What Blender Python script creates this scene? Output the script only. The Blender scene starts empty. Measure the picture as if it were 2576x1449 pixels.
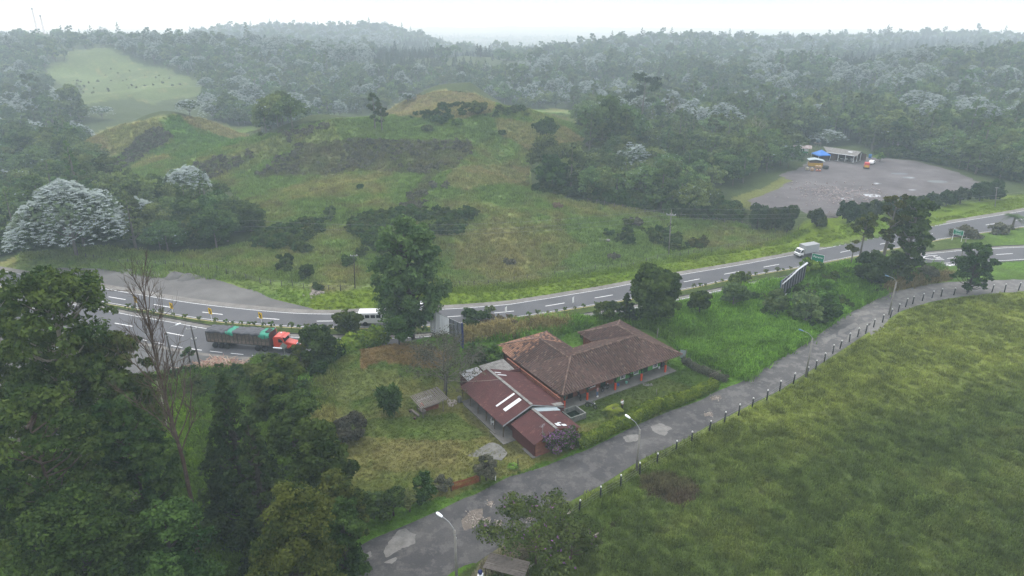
import bpy, bmesh, math, random
import numpy as np
from mathutils import Vector, Matrix
random.seed(7); RNG = np.random.default_rng(7)
R = math.radians
S = bpy.context.scene
# ---------------------------------------------------------------- camera
CH, PIT, FP = 55.0, R(22.15), 1717.33        # height above the road, downward pitch, focal length in 2576-px units
cd = bpy.data.cameras.new('camera'); cam = bpy.data.objects.new('camera', cd); S.collection.objects.link(cam)
cam.location = (0, 0, CH); cam.rotation_euler = (R(90) - PIT, 0, 0)
cd.sensor_width = 36; cd.lens = 24; cd.clip_start = 0.5; cd.clip_end = 30000
S.camera = cam
# ---------------------------------------------------------------- world: overcast sky
SUN_EL, SUN_ROT = R(50), R(332)
w = bpy.data.worlds.new('World'); S.world = w; w.use_nodes = True
nt = w.node_tree; nt.nodes.clear()
out = nt.nodes.new('ShaderNodeOutputWorld')
sky = nt.nodes.new('ShaderNodeTexSky'); sky.sky_type = 'NISHITA'; sky.sun_disc = False
sky.sun_elevation = SUN_EL; sky.sun_rotation = SUN_ROT; sky.dust_density = 4; sky.air_density = 1.0; sky.ozone_density = 1.0
bg1 = nt.nodes.new('ShaderNodeBackground'); bg1.inputs[1].default_value = 0.05
nt.links.new(sky.outputs[0], bg1.inputs[0])
tc = nt.nodes.new('ShaderNodeTexCoord'); mp = nt.nodes.new('ShaderNodeMapping'); mp.inputs['Scale'].default_value = (1.2, 1.2, 5)
nz = nt.nodes.new('ShaderNodeTexNoise'); nz.inputs['Scale'].default_value = 2.2; nz.inputs['Detail'].default_value = 5
cr = nt.nodes.new('ShaderNodeValToRGB')
cr.color_ramp.elements[0].position = 0.3; cr.color_ramp.elements[0].color = (0.76, 0.83, 0.92, 1)
cr.color_ramp.elements[1].position = 0.75; cr.color_ramp.elements[1].color = (1.0, 1.0, 1.0, 1)
bg2 = nt.nodes.new('ShaderNodeBackground'); bg2.inputs[1].default_value = 1.0
nt.links.new(tc.outputs['Generated'], mp.inputs[0]); nt.links.new(mp.outputs[0], nz.inputs[0])
nt.links.new(nz.outputs[0], cr.inputs[0]); nt.links.new(cr.outputs[0], bg2.inputs[0])
sx = nt.nodes.new('ShaderNodeSeparateXYZ'); nt.links.new(tc.outputs['Generated'], sx.inputs[0])      # overcast: brighter overhead than at the horizon
zr = nt.nodes.new('ShaderNodeMapRange'); zr.inputs['From Min'].default_value = 0.0; zr.inputs['From Max'].default_value = 1.0; zr.inputs['To Min'].default_value = .93; zr.inputs['To Max'].default_value = 3.0
nt.links.new(sx.outputs[2], zr.inputs['Value']); nt.links.new(zr.outputs[0], bg2.inputs[1])
addn = nt.nodes.new('ShaderNodeAddShader')
nt.links.new(bg1.outputs[0], addn.inputs[0]); nt.links.new(bg2.outputs[0], addn.inputs[1]); nt.links.new(addn.outputs[0], out.inputs[0])
# ---------------------------------------------------------------- sun through cloud
sl = bpy.data.lights.new('sun', 'SUN'); sl.energy = 1.4; sl.angle = R(11); sl.color = (1, 0.96, 0.9)
so = bpy.data.objects.new('sun', sl); S.collection.objects.link(so)
so.rotation_euler = (R(90) - SUN_EL, 0, R(180) - SUN_ROT)
S.view_settings.view_transform = 'Standard'; S.view_settings.look = 'None'
S.view_settings.exposure = -0.14; S.view_settings.gamma = 1
S.cycles.volume_bounces = 3; S.cycles.max_bounces = 6; S.cycles.diffuse_bounces = 3; S.cycles.transparent_max_bounces = 8
# ---------------------------------------------------------------- photo pixel (2576 wide) -> place
CP, SP = math.cos(PIT), math.sin(PIT)
def ray(px, py):
    x = (px - 1288) / FP; y = -(py - 724.5) / FP
    return x, CP + y * SP, -SP + y * CP
def g(px, py, z=0.0):
    r = ray(px, py); t = (z - CH) / r[2]; return Vector((r[0] * t, r[1] * t, z))
def at(px, py, Y):
    r = ray(px, py); t = Y / r[1]; return Vector((r[0] * t, Y, CH + r[2] * t))
def proj(x, y, z):
    dz = z - CH; f = y * CP - dz * SP; u = y * SP + dz * CP
    f = np.maximum(f, 0.1)
    return 1288 + FP * x / f, 724.5 - FP * u / f
# ---------------------------------------------------------------- numpy noise
def _h(ix, iy, s):
    n = (ix * 374761393 + iy * 668265263 + s * 974634777) & 0x7fffffff
    n = ((n ^ (n >> 13)) * 1274126177) & 0x7fffffff
    return ((n ^ (n >> 16)) & 0xffff) / 65535.0
def vnoise(x, y, s=0):
    x = np.asarray(x, float); y = np.asarray(y, float)
    ix = np.floor(x).astype(np.int64); iy = np.floor(y).astype(np.int64)
    fx = x - ix; fy = y - iy; fx = fx * fx * (3 - 2 * fx); fy = fy * fy * (3 - 2 * fy)
    a = _h(ix, iy, s); b = _h(ix + 1, iy, s); c = _h(ix, iy + 1, s); d = _h(ix + 1, iy + 1, s)
    return (a + (b - a) * fx) * (1 - fy) + (c + (d - c) * fx) * fy
def fbm(x, y, s=0, o=4):
    v = 0; a = 0.5; t = 0
    for i in range(o):
        v = v + a * vnoise(x * 2 ** i, y * 2 ** i, s + i * 17); t += a; a *= 0.55
    return v / t
def inpoly(px, py, poly):
    px = np.asarray(px); py = np.asarray(py)
    r = np.zeros(px.shape, bool); n = len(poly)
    for i in range(n):
        x1, y1 = poly[i]; x2, y2 = poly[(i + 1) % n]
        if y1 == y2: continue
        c = ((y1 > py) != (y2 > py)) & (px < (x2 - x1) * (py - y1) / (y2 - y1) + x1)
        r ^= c
    return r
def sstep(a, b, x):
    t = np.clip((x - a) / (b - a), 0, 1); return t * t * (3 - 2 * t)
# ---------------------------------------------------------------- object helpers
def tag(o, label=None, cat=None, group=None, kind=None):
    if label: o['label'] = label
    if cat: o['category'] = cat
    if group: o['group'] = group
    if kind: o['kind'] = kind
    return o
def empty(name, loc=(0, 0, 0), rz=0.0, label=None, cat=None, group=None):
    o = bpy.data.objects.new(name, None); S.collection.objects.link(o)
    o.location = loc; o.rotation_euler = (0, 0, rz); o.empty_display_size = 0.3
    return tag(o, label, cat, group)
def link(name, me, parent=None, loc=None, rz=0.0):
    o = bpy.data.objects.new(name, me); S.collection.objects.link(o)
    if parent: o.parent = parent
    if loc is not None: o.location = loc
    if rz: o.rotation_euler = (0, 0, rz)
    return o
def copy_tree(o, parent=None):
    c = o.copy(); S.collection.objects.link(c); c.parent = parent
    for ch in list(o.children): copy_tree(ch, c)
    return c
def place(o, loc, rz=0.0, s=1.0, label=None, cat=None, group=None):
    o.location = loc; o.rotation_euler = (o.rotation_euler[0], o.rotation_euler[1], rz)
    o.scale = (s, s, s) if not isinstance(s, tuple) else s
    return tag(o, label, cat, group)
def npmesh(name, V, F, mats, smooth=False, col=None, mi=None):
    """V (n,3), F (m,k) arrays -> mesh; col (n,3) point colour 'tint'"""
    V = np.asarray(V, np.float32); F = np.asarray(F, np.int32); k = F.shape[1]
    me = bpy.data.meshes.new(name)
    me.vertices.add(len(V)); me.vertices.foreach_set('co', V.ravel())
    me.loops.add(F.size); me.loops.foreach_set('vertex_index', F.ravel())
    me.polygons.add(len(F)); me.polygons.foreach_set('loop_start', np.arange(0, F.size, k, dtype=np.int32))
    me.polygons.foreach_set('loop_total', np.full(len(F), k, np.int32))
    if smooth: me.polygons.foreach_set('use_smooth', np.ones(len(F), bool))
    if mi is not None: me.polygons.foreach_set('material_index', np.asarray(mi, np.int32))
    me.update(calc_edges=True); 
    for m in (mats if isinstance(mats, (list, tuple)) else [mats]): me.materials.append(m)
    if col is not None:
        a = me.color_attributes.new('tint', 'FLOAT_COLOR', 'POINT')
        c = np.ones((len(V), 4), np.float32); c[:, :3] = col; a.data.foreach_set('color', c.ravel())
    return me
class MB:
    """collects simple shapes; build() links them as one mesh object"""
    def __init__(s): s.v = []; s.f = []; s.m = []; s.mi = 0
    def mat(s, i): s.mi = i; return s
    def raw(s, vs, fs):
        b = len(s.v); s.v += [tuple(v) for v in vs]; s.f += [tuple(b + i for i in f) for f in fs]; s.m += [s.mi] * len(fs); return s
    def box(s, c, d, rz=0.0, M=None, taper=1.0):
        x, y, z = d[0] / 2, d[1] / 2, d[2] / 2; vs = []
        for k, zz in ((1, -z), (taper, z)):
            for a, b in ((-1, -1), (1, -1), (1, 1), (-1, 1)): vs.append(Vector((a * x * k, b * y * k, zz)))
        if rz: q = Matrix.Rotation(rz, 3, 'Z'); vs = [q @ v for v in vs]
        if M is not None: vs = [M @ v for v in vs]
        vs = [v + Vector(c) for v in vs]
        return s.raw(vs, [(3, 2, 1, 0), (4, 5, 6, 7), (0, 1, 5, 4), (1, 2, 6, 5), (2, 3, 7, 6), (3, 0, 4, 7)])
    def tube(s, pts, rad, n=8, cap=True):
        pts = [Vector(p) for p in pts]; m = len(pts)
        rad = rad if isinstance(rad, (list, tuple)) else [rad] * m
        rings = []; prev = None
        for i in range(m):
            t = (pts[min(i + 1, m - 1)] - pts[max(i - 1, 0)]).normalized()
            if prev is None:
                a = Vector((0, 0, 1)) if abs(t.z) < 0.9 else Vector((1, 0, 0)); nrm = t.cross(a).normalized()
            else:
                nrm = (prev - t * prev.dot(t)); nrm = nrm.normalized() if nrm.length > 1e-5 else t.orthogonal().normalized()
            prev = nrm; bn = t.cross(nrm)
            rings.append([pts[i] + (nrm * math.cos(2 * math.pi * k / n) + bn * math.sin(2 * math.pi * k / n)) * rad[i] for k in range(n)])
        fs = []
        for i in range(m - 1):
            for k in range(n):
                a = i * n + k; b = i * n + (k + 1) % n; fs.append((a, b, b + n, a + n))
        if cap: fs.append(tuple(range(n - 1, -1, -1))); fs.append(tuple((m - 1) * n + k for k in range(n)))
        return s.raw([v for r_ in rings for v in r_], fs)
    def ext(s, prof, axis, a, b, M=None):
        """extrude a 2-D outline; axis 'x': prof=(y,z); 'y': prof=(x,z); 'z': prof=(x,y)"""
        n = len(prof); vs = []
        for t in (a, b):
            for p, q in prof:
                v = Vector((t, p, q)) if axis == 'x' else Vector((p, t, q)) if axis == 'y' else Vector((p, q, t))
                vs.append(M @ v if M is not None else v)
        fs = [(i, (i + 1) % n, n + (i + 1) % n, n + i) for i in range(n)] + [tuple(range(n - 1, -1, -1)), tuple(range(n, 2 * n))]
        return s.raw(vs, fs)
    def lathe(s, prof, c=(0, 0, 0), n=14, axis='z'):
        vs = []; m = len(prof)
        for r_, h in prof:
            for k in range(n):
                a = 2 * math.pi * k / n
                p = (r_ * math.cos(a), r_ * math.sin(a), h)
                if axis == 'y': p = (p[0], p[2], p[1])
                if axis == 'x': p = (p[2], p[0], p[1])
                vs.append((p[0] + c[0], p[1] + c[1], p[2] + c[2]))
        fs = [(i * n + k, i * n + (k + 1) % n, (i + 1) * n + (k + 1) % n, (i + 1) * n + k) for i in range(m - 1) for k in range(n)]
        fs += [tuple(range(n - 1, -1, -1)), tuple((m - 1) * n + k for k in range(n))]
        return s.raw(vs, fs)
    def mesh(s, name, mats, smooth=False, bevel=0):
        bm = bmesh.new(); vs = [bm.verts.new(v) for v in s.v]
        for f, mi in zip(s.f, s.m):
            try: q = bm.faces.new([vs[i] for i in f]); q.material_index = mi; q.smooth = smooth
            except ValueError: pass
        bmesh.ops.recalc_face_normals(bm, faces=bm.faces)
        me = bpy.data.meshes.new(name); bm.to_mesh(me); bm.free()
        for m in (mats if isinstance(mats, (list, tuple)) else [mats]): me.materials.append(m)
        return me
    def build(s, name, mats, parent=None, loc=None, rz=0.0, smooth=False, bevel=0):
        o = link(name, s.mesh(name, mats, smooth), parent, loc, rz)
        if bevel: b = o.modifiers.new('bevel', 'BEVEL'); b.width = bevel; b.segments = 2; b.limit_method = 'ANGLE'
        return o
# ---------------------------------------------------------------- materials
def nodes(name):
    m = bpy.data.materials.new(name); m.use_nodes = True; t = m.node_tree; t.nodes.clear()
    o = t.nodes.new('ShaderNodeOutputMaterial'); return m, t, o
def N(t, typ, **k):
    n = t.nodes.new(typ)
    for a, b in k.items():
        if a in n.inputs: n.inputs[a].default_value = b
        else: setattr(n, a, b)
    return n
def texco(t, scale=(1, 1, 1), obj=True):
    if obj: c = t.nodes.new('ShaderNodeTexCoord'); o = c.outputs['Object']
    else: c = t.nodes.new('ShaderNodeNewGeometry'); o = c.outputs['Position']
    m = t.nodes.new('ShaderNodeMapping'); m.inputs['Scale'].default_value = scale; t.links.new(o, m.inputs[0]); return m.outputs[0]
def noise(t, vec, sc, det=4, rough=0.6):
    n = N(t, 'ShaderNodeTexNoise'); n.inputs['Scale'].default_value = sc; n.inputs['Detail'].default_value = det
    n.inputs['Roughness'].default_value = rough; t.links.new(vec, n.inputs['Vector']); return n.outputs[0]
def ramp(t, fac, stops):
    r = t.nodes.new('ShaderNodeValToRGB'); e = r.color_ramp.elements
    while len(e) < len(stops): e.new(0.5)
    for i, (p, c) in enumerate(stops):
        e[i].position = p; e[i].color = (c, c, c, 1) if isinstance(c, (int, float)) else (*c, 1)
    t.links.new(fac, r.inputs[0]); return r.outputs[0]
def mix(t, f, a, b, mode='MIX'):
    m = t.nodes.new('ShaderNodeMix'); m.data_type = 'RGBA'; m.blend_type = mode
    for i, v in ((0, f), (6, a), (7, b)):
        if isinstance(v, (int, float)): m.inputs[i].default_value = v if i == 0 else (v, v, v, 1)
        elif isinstance(v, (tuple, list)): m.inputs[i].default_value = (*v[:3], 1)
        else: t.links.new(v, m.inputs[i])
    return m.outputs[2]
def bump(t, h, strength=0.3, dist=0.05):
    b = t.nodes.new('ShaderNodeBump'); b.inputs['Strength'].default_value = strength; b.inputs['Distance'].default_value = dist
    t.links.new(h, b.inputs['Height']); return b.outputs[0]
def finish(t, o, col, rough=0.8, nrm=None, metal=0.0, spec=0.3, trans=None):
    p = t.nodes.new('ShaderNodeBsdfPrincipled')
    if isinstance(col, (tuple, list)): p.inputs['Base Color'].default_value = (*col[:3], 1)
    else: t.links.new(col, p.inputs['Base Color'])
    if isinstance(rough, (int, float)): p.inputs['Roughness'].default_value = rough
    else: t.links.new(rough, p.inputs['Roughness'])
    p.inputs['Metallic'].default_value = metal; p.inputs['Specular IOR Level'].default_value = spec
    if nrm is not None: t.links.new(nrm, p.inputs['Normal'])
    sh = p.outputs[0]
    t.links.new(sh, o.inputs['Surface']); return p
MC = {}
ALB = 0.76        # overall reflectance of everything but the whites
def dim(c): return c if min(c) > .5 else tuple(v * ALB for v in c)
def pm(name, c, var=0.25, sc=3.0, rough=0.75, bmp=0.2, metal=0.0, spec=0.3, dirt=None, dsc=0.8, damt=0.5, stretch=(1, 1, 1)):
    """weathered painted / plain surface: two noise scales of colour variation, optional dirt colour and bump"""
    if name in MC: return MC[name]
    c = dim(c); dirt = dim(dirt) if dirt is not None else None
    m, t, o = nodes(name); v = texco(t, stretch)
    n1 = noise(t, v, sc, 5); f = ramp(t, n1, [(0.25, 1 - var), (0.75, 1 + var * 0.6)])
    col = mix(t, 1.0, c, f, 'MULTIPLY')
    if dirt is not None:
        n2 = noise(t, v, dsc, 8, 0.7); k = ramp(t, n2, [(0.45, 0.0), (0.68, damt)]); col = mix(t, k, col, dirt)
    nn = bump(t, noise(t, v, sc * 6, 4), bmp, 0.02) if bmp else None
    finish(t, o, col, rough, nn, metal, spec); MC[name] = m; return m
def leafmat(name, a, b, trans=0.25, objvar=0.25, usetint=True, c=None):
    """leaf colours a..b chosen per leaf clump ('tint'), each tree a little different"""
    if name in MC: return MC[name]
    lf = lambda q: tuple(v * 1.18 for v in q); a, b, c = lf(a), lf(b), (dim(c) if c is not None else None)
    m, t, o = nodes(name)
    at_ = t.nodes.new('ShaderNodeAttribute'); at_.attribute_name = 'tint'; at_.attribute_type = 'GEOMETRY'
    sp = t.nodes.new('ShaderNodeSeparateColor'); t.links.new(at_.outputs['Color'], sp.inputs[0])
    col = mix(t, sp.outputs[0], a, b)
    if c is not None: col = mix(t, sp.outputs[1], col, c)
    oi = t.nodes.new('ShaderNodeObjectInfo')
    hs = t.nodes.new('ShaderNodeHueSaturation'); t.links.new(col, hs.inputs['Color'])
    mr = N(t, 'ShaderNodeMapRange'); mr.inputs['To Min'].default_value = 1 - objvar; mr.inputs['To Max'].default_value = 1 + objvar
    t.links.new(oi.outputs['Random'], mr.inputs['Value']); t.links.new(mr.outputs[0], hs.inputs['Value'])
    mth = N(t, 'ShaderNodeMath', operation='MULTIPLY'); mth.inputs[1].default_value = 7.31; t.links.new(oi.outputs['Random'], mth.inputs[0])
    fr = N(t, 'ShaderNodeMath', operation='FRACT'); t.links.new(mth.outputs[0], fr.inputs[0])
    mr2 = N(t, 'ShaderNodeMapRange'); mr2.inputs['To Min'].default_value = 0.5 - 0.035 * (objvar > 0); mr2.inputs['To Max'].default_value = 0.5 + 0.02 * (objvar > 0)
    t.links.new(fr.outputs[0], mr2.inputs['Value']); t.links.new(mr2.outputs[0], hs.inputs['Hue'])
    d = t.nodes.new('ShaderNodeBsdfDiffuse'); tr = t.nodes.new('ShaderNodeBsdfTranslucent'); mx = t.nodes.new('ShaderNodeMixShader')
    mx.inputs[0].default_value = trans
    t.links.new(hs.outputs[0], d.inputs[0]); t.links.new(hs.outputs[0], tr.inputs[0])
    t.links.new(d.outputs[0], mx.inputs[1]); t.links.new(tr.outputs[0], mx.inputs[2]); t.links.new(mx.outputs[0], o.inputs[0])
    MC[name] = m; return m
# ================================================================ the lie of the land
UF = [(-260,640),(-120,660),(0,681),(68,693),(169,710),(270,728),(372,745),(473,762),(574,774),(676,784),(777,791),(845,793),(980,787),(1113,777),(1222,772),(1323,759),(1424,743),(1526,727),(1593,713),(1713,691),(1808,676),(1909,657),(1997,642),(2068,625),(2196,600),(2365,567),(2517,541),(2640,519),(2800,492)]
UN = [(-260,690),(-120,710),(0,722),(138,743),(236,760),(338,777),(439,796),(540,811),(642,819),(743,826),(811,831),(980,830),(1130,818),(1279,803),(1323,797),(1424,781),(1526,765),(1740,727),(1842,703),(1923,688),(1994,678),(2078,661),(2129,650),(2348,608),(2450,591),(2576,572),(2700,554),(2800,540)]
LF = [(-260,706),(-120,722),(0,738),(155,762),(236,774),(338,796),(439,811),(524,830),(743,851),(900,856),(1100,846),(1279,825),(1448,800),(1492,793),(1723,752),(1808,731),(1909,711),(1987,699),(2150,669),(2321,640),(2450,629),(2576,622),(2700,617),(2800,614)]
def zr(x): return np.interp(x, [-38, -30, -12, 0, 8, 60, 84, 112, 124], [0, -.2, -2.9, -4.2, -4.4, -4.2, -3.2, -.4, 0])   # the highway dips below the plots
def gr_(px, py):
    z = 0.0
    for _ in range(12): p = g(px, py, z); z = float(zr(p.x))
    return g(px, py, z)
def edge(lst, z=0.0):
    P = [gr_(a, b) for a, b in lst]; return np.array([p.x for p in P]), np.array([p.y for p in P])
XS = np.arange(-125, 330, 1.5)
def smooth(y, k):
    ker = np.hanning(k); ker /= ker.sum(); yp = np.pad(y, k // 2, mode='reflect', reflect_type='odd'); return np.convolve(yp, ker, 'valid')[:len(y)]
def fedge(lst, k=15):
    x, y = edge(lst); o = np.argsort(x); return smooth(np.interp(XS, x[o], y[o]), k)
yUF, yUN, yLF = fedge(UF), fedge(UN), fedge(LF)
def slopey(y): return np.gradient(y, XS)
sl_ = slopey(yLF); yLN = yLF - 7.6 * np.sqrt(1 + sl_ ** 2)
yLN = np.where(XS > 100, yLF - 8.2 * np.sqrt(1 + sl_ ** 2), yLN)
def EY(arr): return lambda x: np.interp(x, XS, arr)
fUF, fUN, fLF, fLN = EY(yUF), EY(yUN), EY(yLF), EY(yLN)
# rural road edges
RL = [(700,1500),(850,1409),(918,1365),(1002,1328),(1086,1294),(1154,1260),(1205,1240),(1272,1203),(1357,1179),(1424,1152),(1492,1125),(1593,1074),(1661,1044),(1720,1022),(1767,1005),(1808,982),(1869,960),(1943,912),(2011,875),(2095,818),(2129,791),(2180,767),(2234,737),(2281,727),(2348,713),(2416,708),(2576,703),(2700,700)]
RR = [(1040,1560),(1151,1449),(1230,1395),(1370,1300),(1407,1276),(1475,1240),(1526,1213),(1603,1162),(1707,1113),(1784,1071),(1875,1025),(1960,983),(2028,939),(2095,896),(2156,855),(2213,818),(2264,784),(2315,766),(2365,755),(2416,747),(2484,740),(2576,732),(2700,728)]
def resamp(P, n):
    P = np.array([(p[0], p[1]) for p in P]); d = np.r_[0, np.cumsum(np.hypot(*np.diff(P, axis=0).T))]
    t = np.linspace(0, d[-1], n); return np.c_[np.interp(t, d, P[:, 0]), np.interp(t, d, P[:, 1])]
NR = 320
rl = resamp([g(*p) for p in RL], NR); rr = resamp([g(*p) for p in RR], NR)
for q in (rl, rr):
    for j in (0, 1): q[:, j] = smooth(q[:, j], 9)
rural_poly = [tuple(p) for p in rl] + [tuple(p) for p in rr[::-1]]
# control points: (px, py, Y) seen on the ground, TPS through them; None -> height given as 4th
CPT = [(-150,300,420),(0,290,420),(150,262,450),(250,235,470),(0,200,560),(130,160,600),(300,240,480),(500,240,480),(270,128,640),(60,150,640),(450,190,560),
 (430,297,300),(300,440,238),(200,347,290),(640,350,290),(560,400,238),(360,330,288),(520,330,285),
 (700,350,262),(840,307,272),(950,302,280),(1060,292,300),(940,345,258),(1240,302,275),(1100,345,258),(1180,362,246),(720,402,232),(900,352,252),
 (760,442,214),(900,440,212),(1020,440,212),(1150,472,208),(1150,420,222),(620,470,212),(500,470,215),(900,500,193),(900,555,177),(700,600,166),(1100,540,184),
 (1320,420,235),(1300,500,205),(1450,462,226),(1380,540,186),(1130,237,370),(1060,262,352),(1000,302,335),(980,272,360),(1240,270,362),(1200,285,325),(1330,307,292),(1470,352,285),(1420,325,292)]
FLAT = [(x, Y, -2.0) for x, Y in ((-150,210),(-120,190),(-90,185),(-80,230))]
FLAT += [(x, Y, -9.0) for x, Y in ((-200,235),(-165,250),(-185,300),(-190,340),(-240,330),(-150,340),(-280,280))]
FLAT += [(x, Y, 0.0) for x, Y in ((-70,160),(-40,158),(110,200),(110,240),(150,190),(200,200),(210,270),(150,290),(100,270),(250,240),(-160,150),(-110,140),(320,240))]
FLAT += [(x, Y, z) for x, Y, z in ((0,165,-2.5),(40,165,-2.5),(80,190,-2.2),(70,215,-1.5),(60,300,-3),(120,330,-2),(200,340,-2),(280,330,0),(0,430,-4),(-36,412,-3),(0,408,-3),(40,400,-4),(-75,350,-2),(-75,400,-5),(-170,365,-4),(-110,360,-5),(-70,440,-5),(-180,420,-4),(-200,450,-3),(-120,380,-2),(-120,500,-2),(-30,560,2),(80,420,-4),(60,360,-3),(180,440,0),(300,430,4),
 (60,560,2),(200,560,6),(330,520,14),(420,520,16),(370,430,5),(450,420,8),(-60,700,14),(-200,720,19),(-330,700,20),(-450,700,20),(-330,560,6),(-300,430,0),(-450,450,6),
 (-300,900,6),(-120,950,0),(-100,800,2),(0,780,0),(100,820,2),(60,1050,-4),(430,900,0),(250,750,0),(450,680,0),(550,800,2),(700,900,2),(650,620,14),
 (-150,1100,-2),(-420,1350,16),(-250,1380,18),(-560,980,12),(-80,1250,-25),(180,1020,13),(300,1050,12),(450,930,4),(0,1500,-50),(300,1500,-45),(620,1320,2),(850,1300,2),(-700,700,18),(-700,1000,8),(-900,1500,-20),(-350,1800,-50),(0,2000,-60),(800,1900,-50),(-900,2200,-60),(1500,2000,-50),(600,3000,-70),(-500,3000,-70),(0,4500,-75),(2500,4500,-75),(-2500,4500,-75),(0,6500,-75))]
cx = []; 
for p in CPT:
    v = at(*p); cx.append((v.x, v.y, v.z))
CT = np.array(cx + FLAT, float)
def _tps():
    P = CT[:, :2] / 100.0; n = len(P)
    d = np.hypot(P[:, None, 0] - P[None, :, 0], P[:, None, 1] - P[None, :, 1]); K = d   # biharmonic-like linear kernel, smooth enough
    K = np.sqrt(d * d + 0.06)
    A = np.zeros((n + 3, n + 3)); A[:n, :n] = K - 0.035 * np.eye(n); A[:n, n] = 1; A[:n, n + 1:] = P; A[n, :n] = 1; A[n + 1:, :n] = P.T
    b = np.r_[CT[:, 2], 0, 0, 0]; return np.linalg.solve(A, b)
TW = _tps()
def tps(x, y):
    x = np.asarray(x, float) / 100; y = np.asarray(y, float) / 100; sh = x.shape; x = x.ravel(); y = y.ravel(); r = np.empty_like(x); P = CT[:, :2] / 100; n = len(P)
    for i in range(0, len(x), 50000):
        a = x[i:i + 50000]; b = y[i:i + 50000]
        d2 = (a[:, None] - P[None, :, 0]) ** 2 + (b[:, None] - P[None, :, 1]) ** 2
        r[i:i + 50000] = np.sqrt(d2 + 0.06) @ TW[:n] + TW[n] + TW[n + 1] * a + TW[n + 2] * b
    return r.reshape(sh)
def _mound():
    M = []
    for px, py in ((800,896),(840,882),(880,872),(940,862),(1000,854),(1060,846),(1170,830),(1300,816),(1440,812),(1560,803),(1700,777),(1800,755),(1900,729),(2000,701),(2070,678),(2120,666),(2200,660),(2290,674),(2350,692)):
        r = ray(px, py); Y = 110.0
        for _ in range(20): Y = float(fLN(r[0] / r[1] * Y)) - 2.6
        x = r[0] / r[1] * Y; base = float(zr(x)) * (1 - float(sstep(.8, 4.6, 2.6))); M.append((x, Y, max(0.2, at(px, py, Y).z - .9 - base)))
    return np.array(M)
MOUND = _mound()
def seglen(x, y, P):
    """distance to a polyline and the interpolated 3rd column"""
    best = np.full(np.shape(x), 1e9); val = np.zeros(np.shape(x))
    for i in range(len(P) - 1):
        ax, ay, az = P[i]; bx, by, bz = P[i + 1]; dx, dy = bx - ax, by - ay
        t = np.clip(((x - ax) * dx + (y - ay) * dy) / (dx * dx + dy * dy), 0, 1)
        d = np.hypot(x - ax - t * dx, y - ay - t * dy); m = d < best; best = np.where(m, d, best); val = np.where(m, az + t * (bz - az), val)
    return best, val
HU = np.array([math.cos(R(32.2)), math.sin(R(32.2))]); HV = np.array([-HU[1], HU[0]]); HO = np.array([7.4, 86.9])
def huv(x, y): return (x - HO[0]) * HU[0] + (y - HO[1]) * HU[1], (x - HO[0]) * HV[0] + (y - HO[1]) * HV[1]
LAY = [(100,683),(150,674),(300,676),(470,686),(520,698),(600,718),(690,752),(770,772),(800,780),(700,784),(574,772),(473,760),(372,743),(270,726),(169,708)]
LOT = [(1960,440),(2010,425),(2040,400),(2190,395),(2300,405),(2400,430),(2470,462),(2440,478),(2350,490),(2240,497),(2130,530),(2105,548),(2060,548),(2030,538),(1990,520),(1900,525),(1880,505),(1960,475),(1990,455)]
lot_w = [tuple(g(*p))[:2] for p in LOT]; lay_w = [tuple(g(*p))[:2] for p in LAY]
BUMPS = [(at(px, py, Y).x, Y, 0, r_, a_) for px, py, Y, r_, a_ in ((430,300,296,24,6),(320,340,288,20,2.5),(1130,245,366,26,6),(1190,265,352,20,3),(1235,305,276,22,3.5),(1060,300,300,20,1.5),(840,310,268,22,3),(700,352,258,22,1.5),(1150,440,218,14,2.5),(1330,310,290,22,2.5))]
BUMPS += [(at(px, py, Y).x, Y, 0, r_, a_) for px, py, Y, r_, a_ in ((930,430,222,26,-3.5),(800,430,224,20,-2.5),(1060,430,222,16,-2.5),(600,430,232,20,-3),(1260,420,250,16,-2),(545,340,290,16,-3),(350,420,262,20,-2))]
FCW = [tuple(g(*p))[:2] for p in ((-250,800),(263,840),(640,895),(640,925),(330,960),(260,1010),(240,1110),(-250,1130))]
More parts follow.
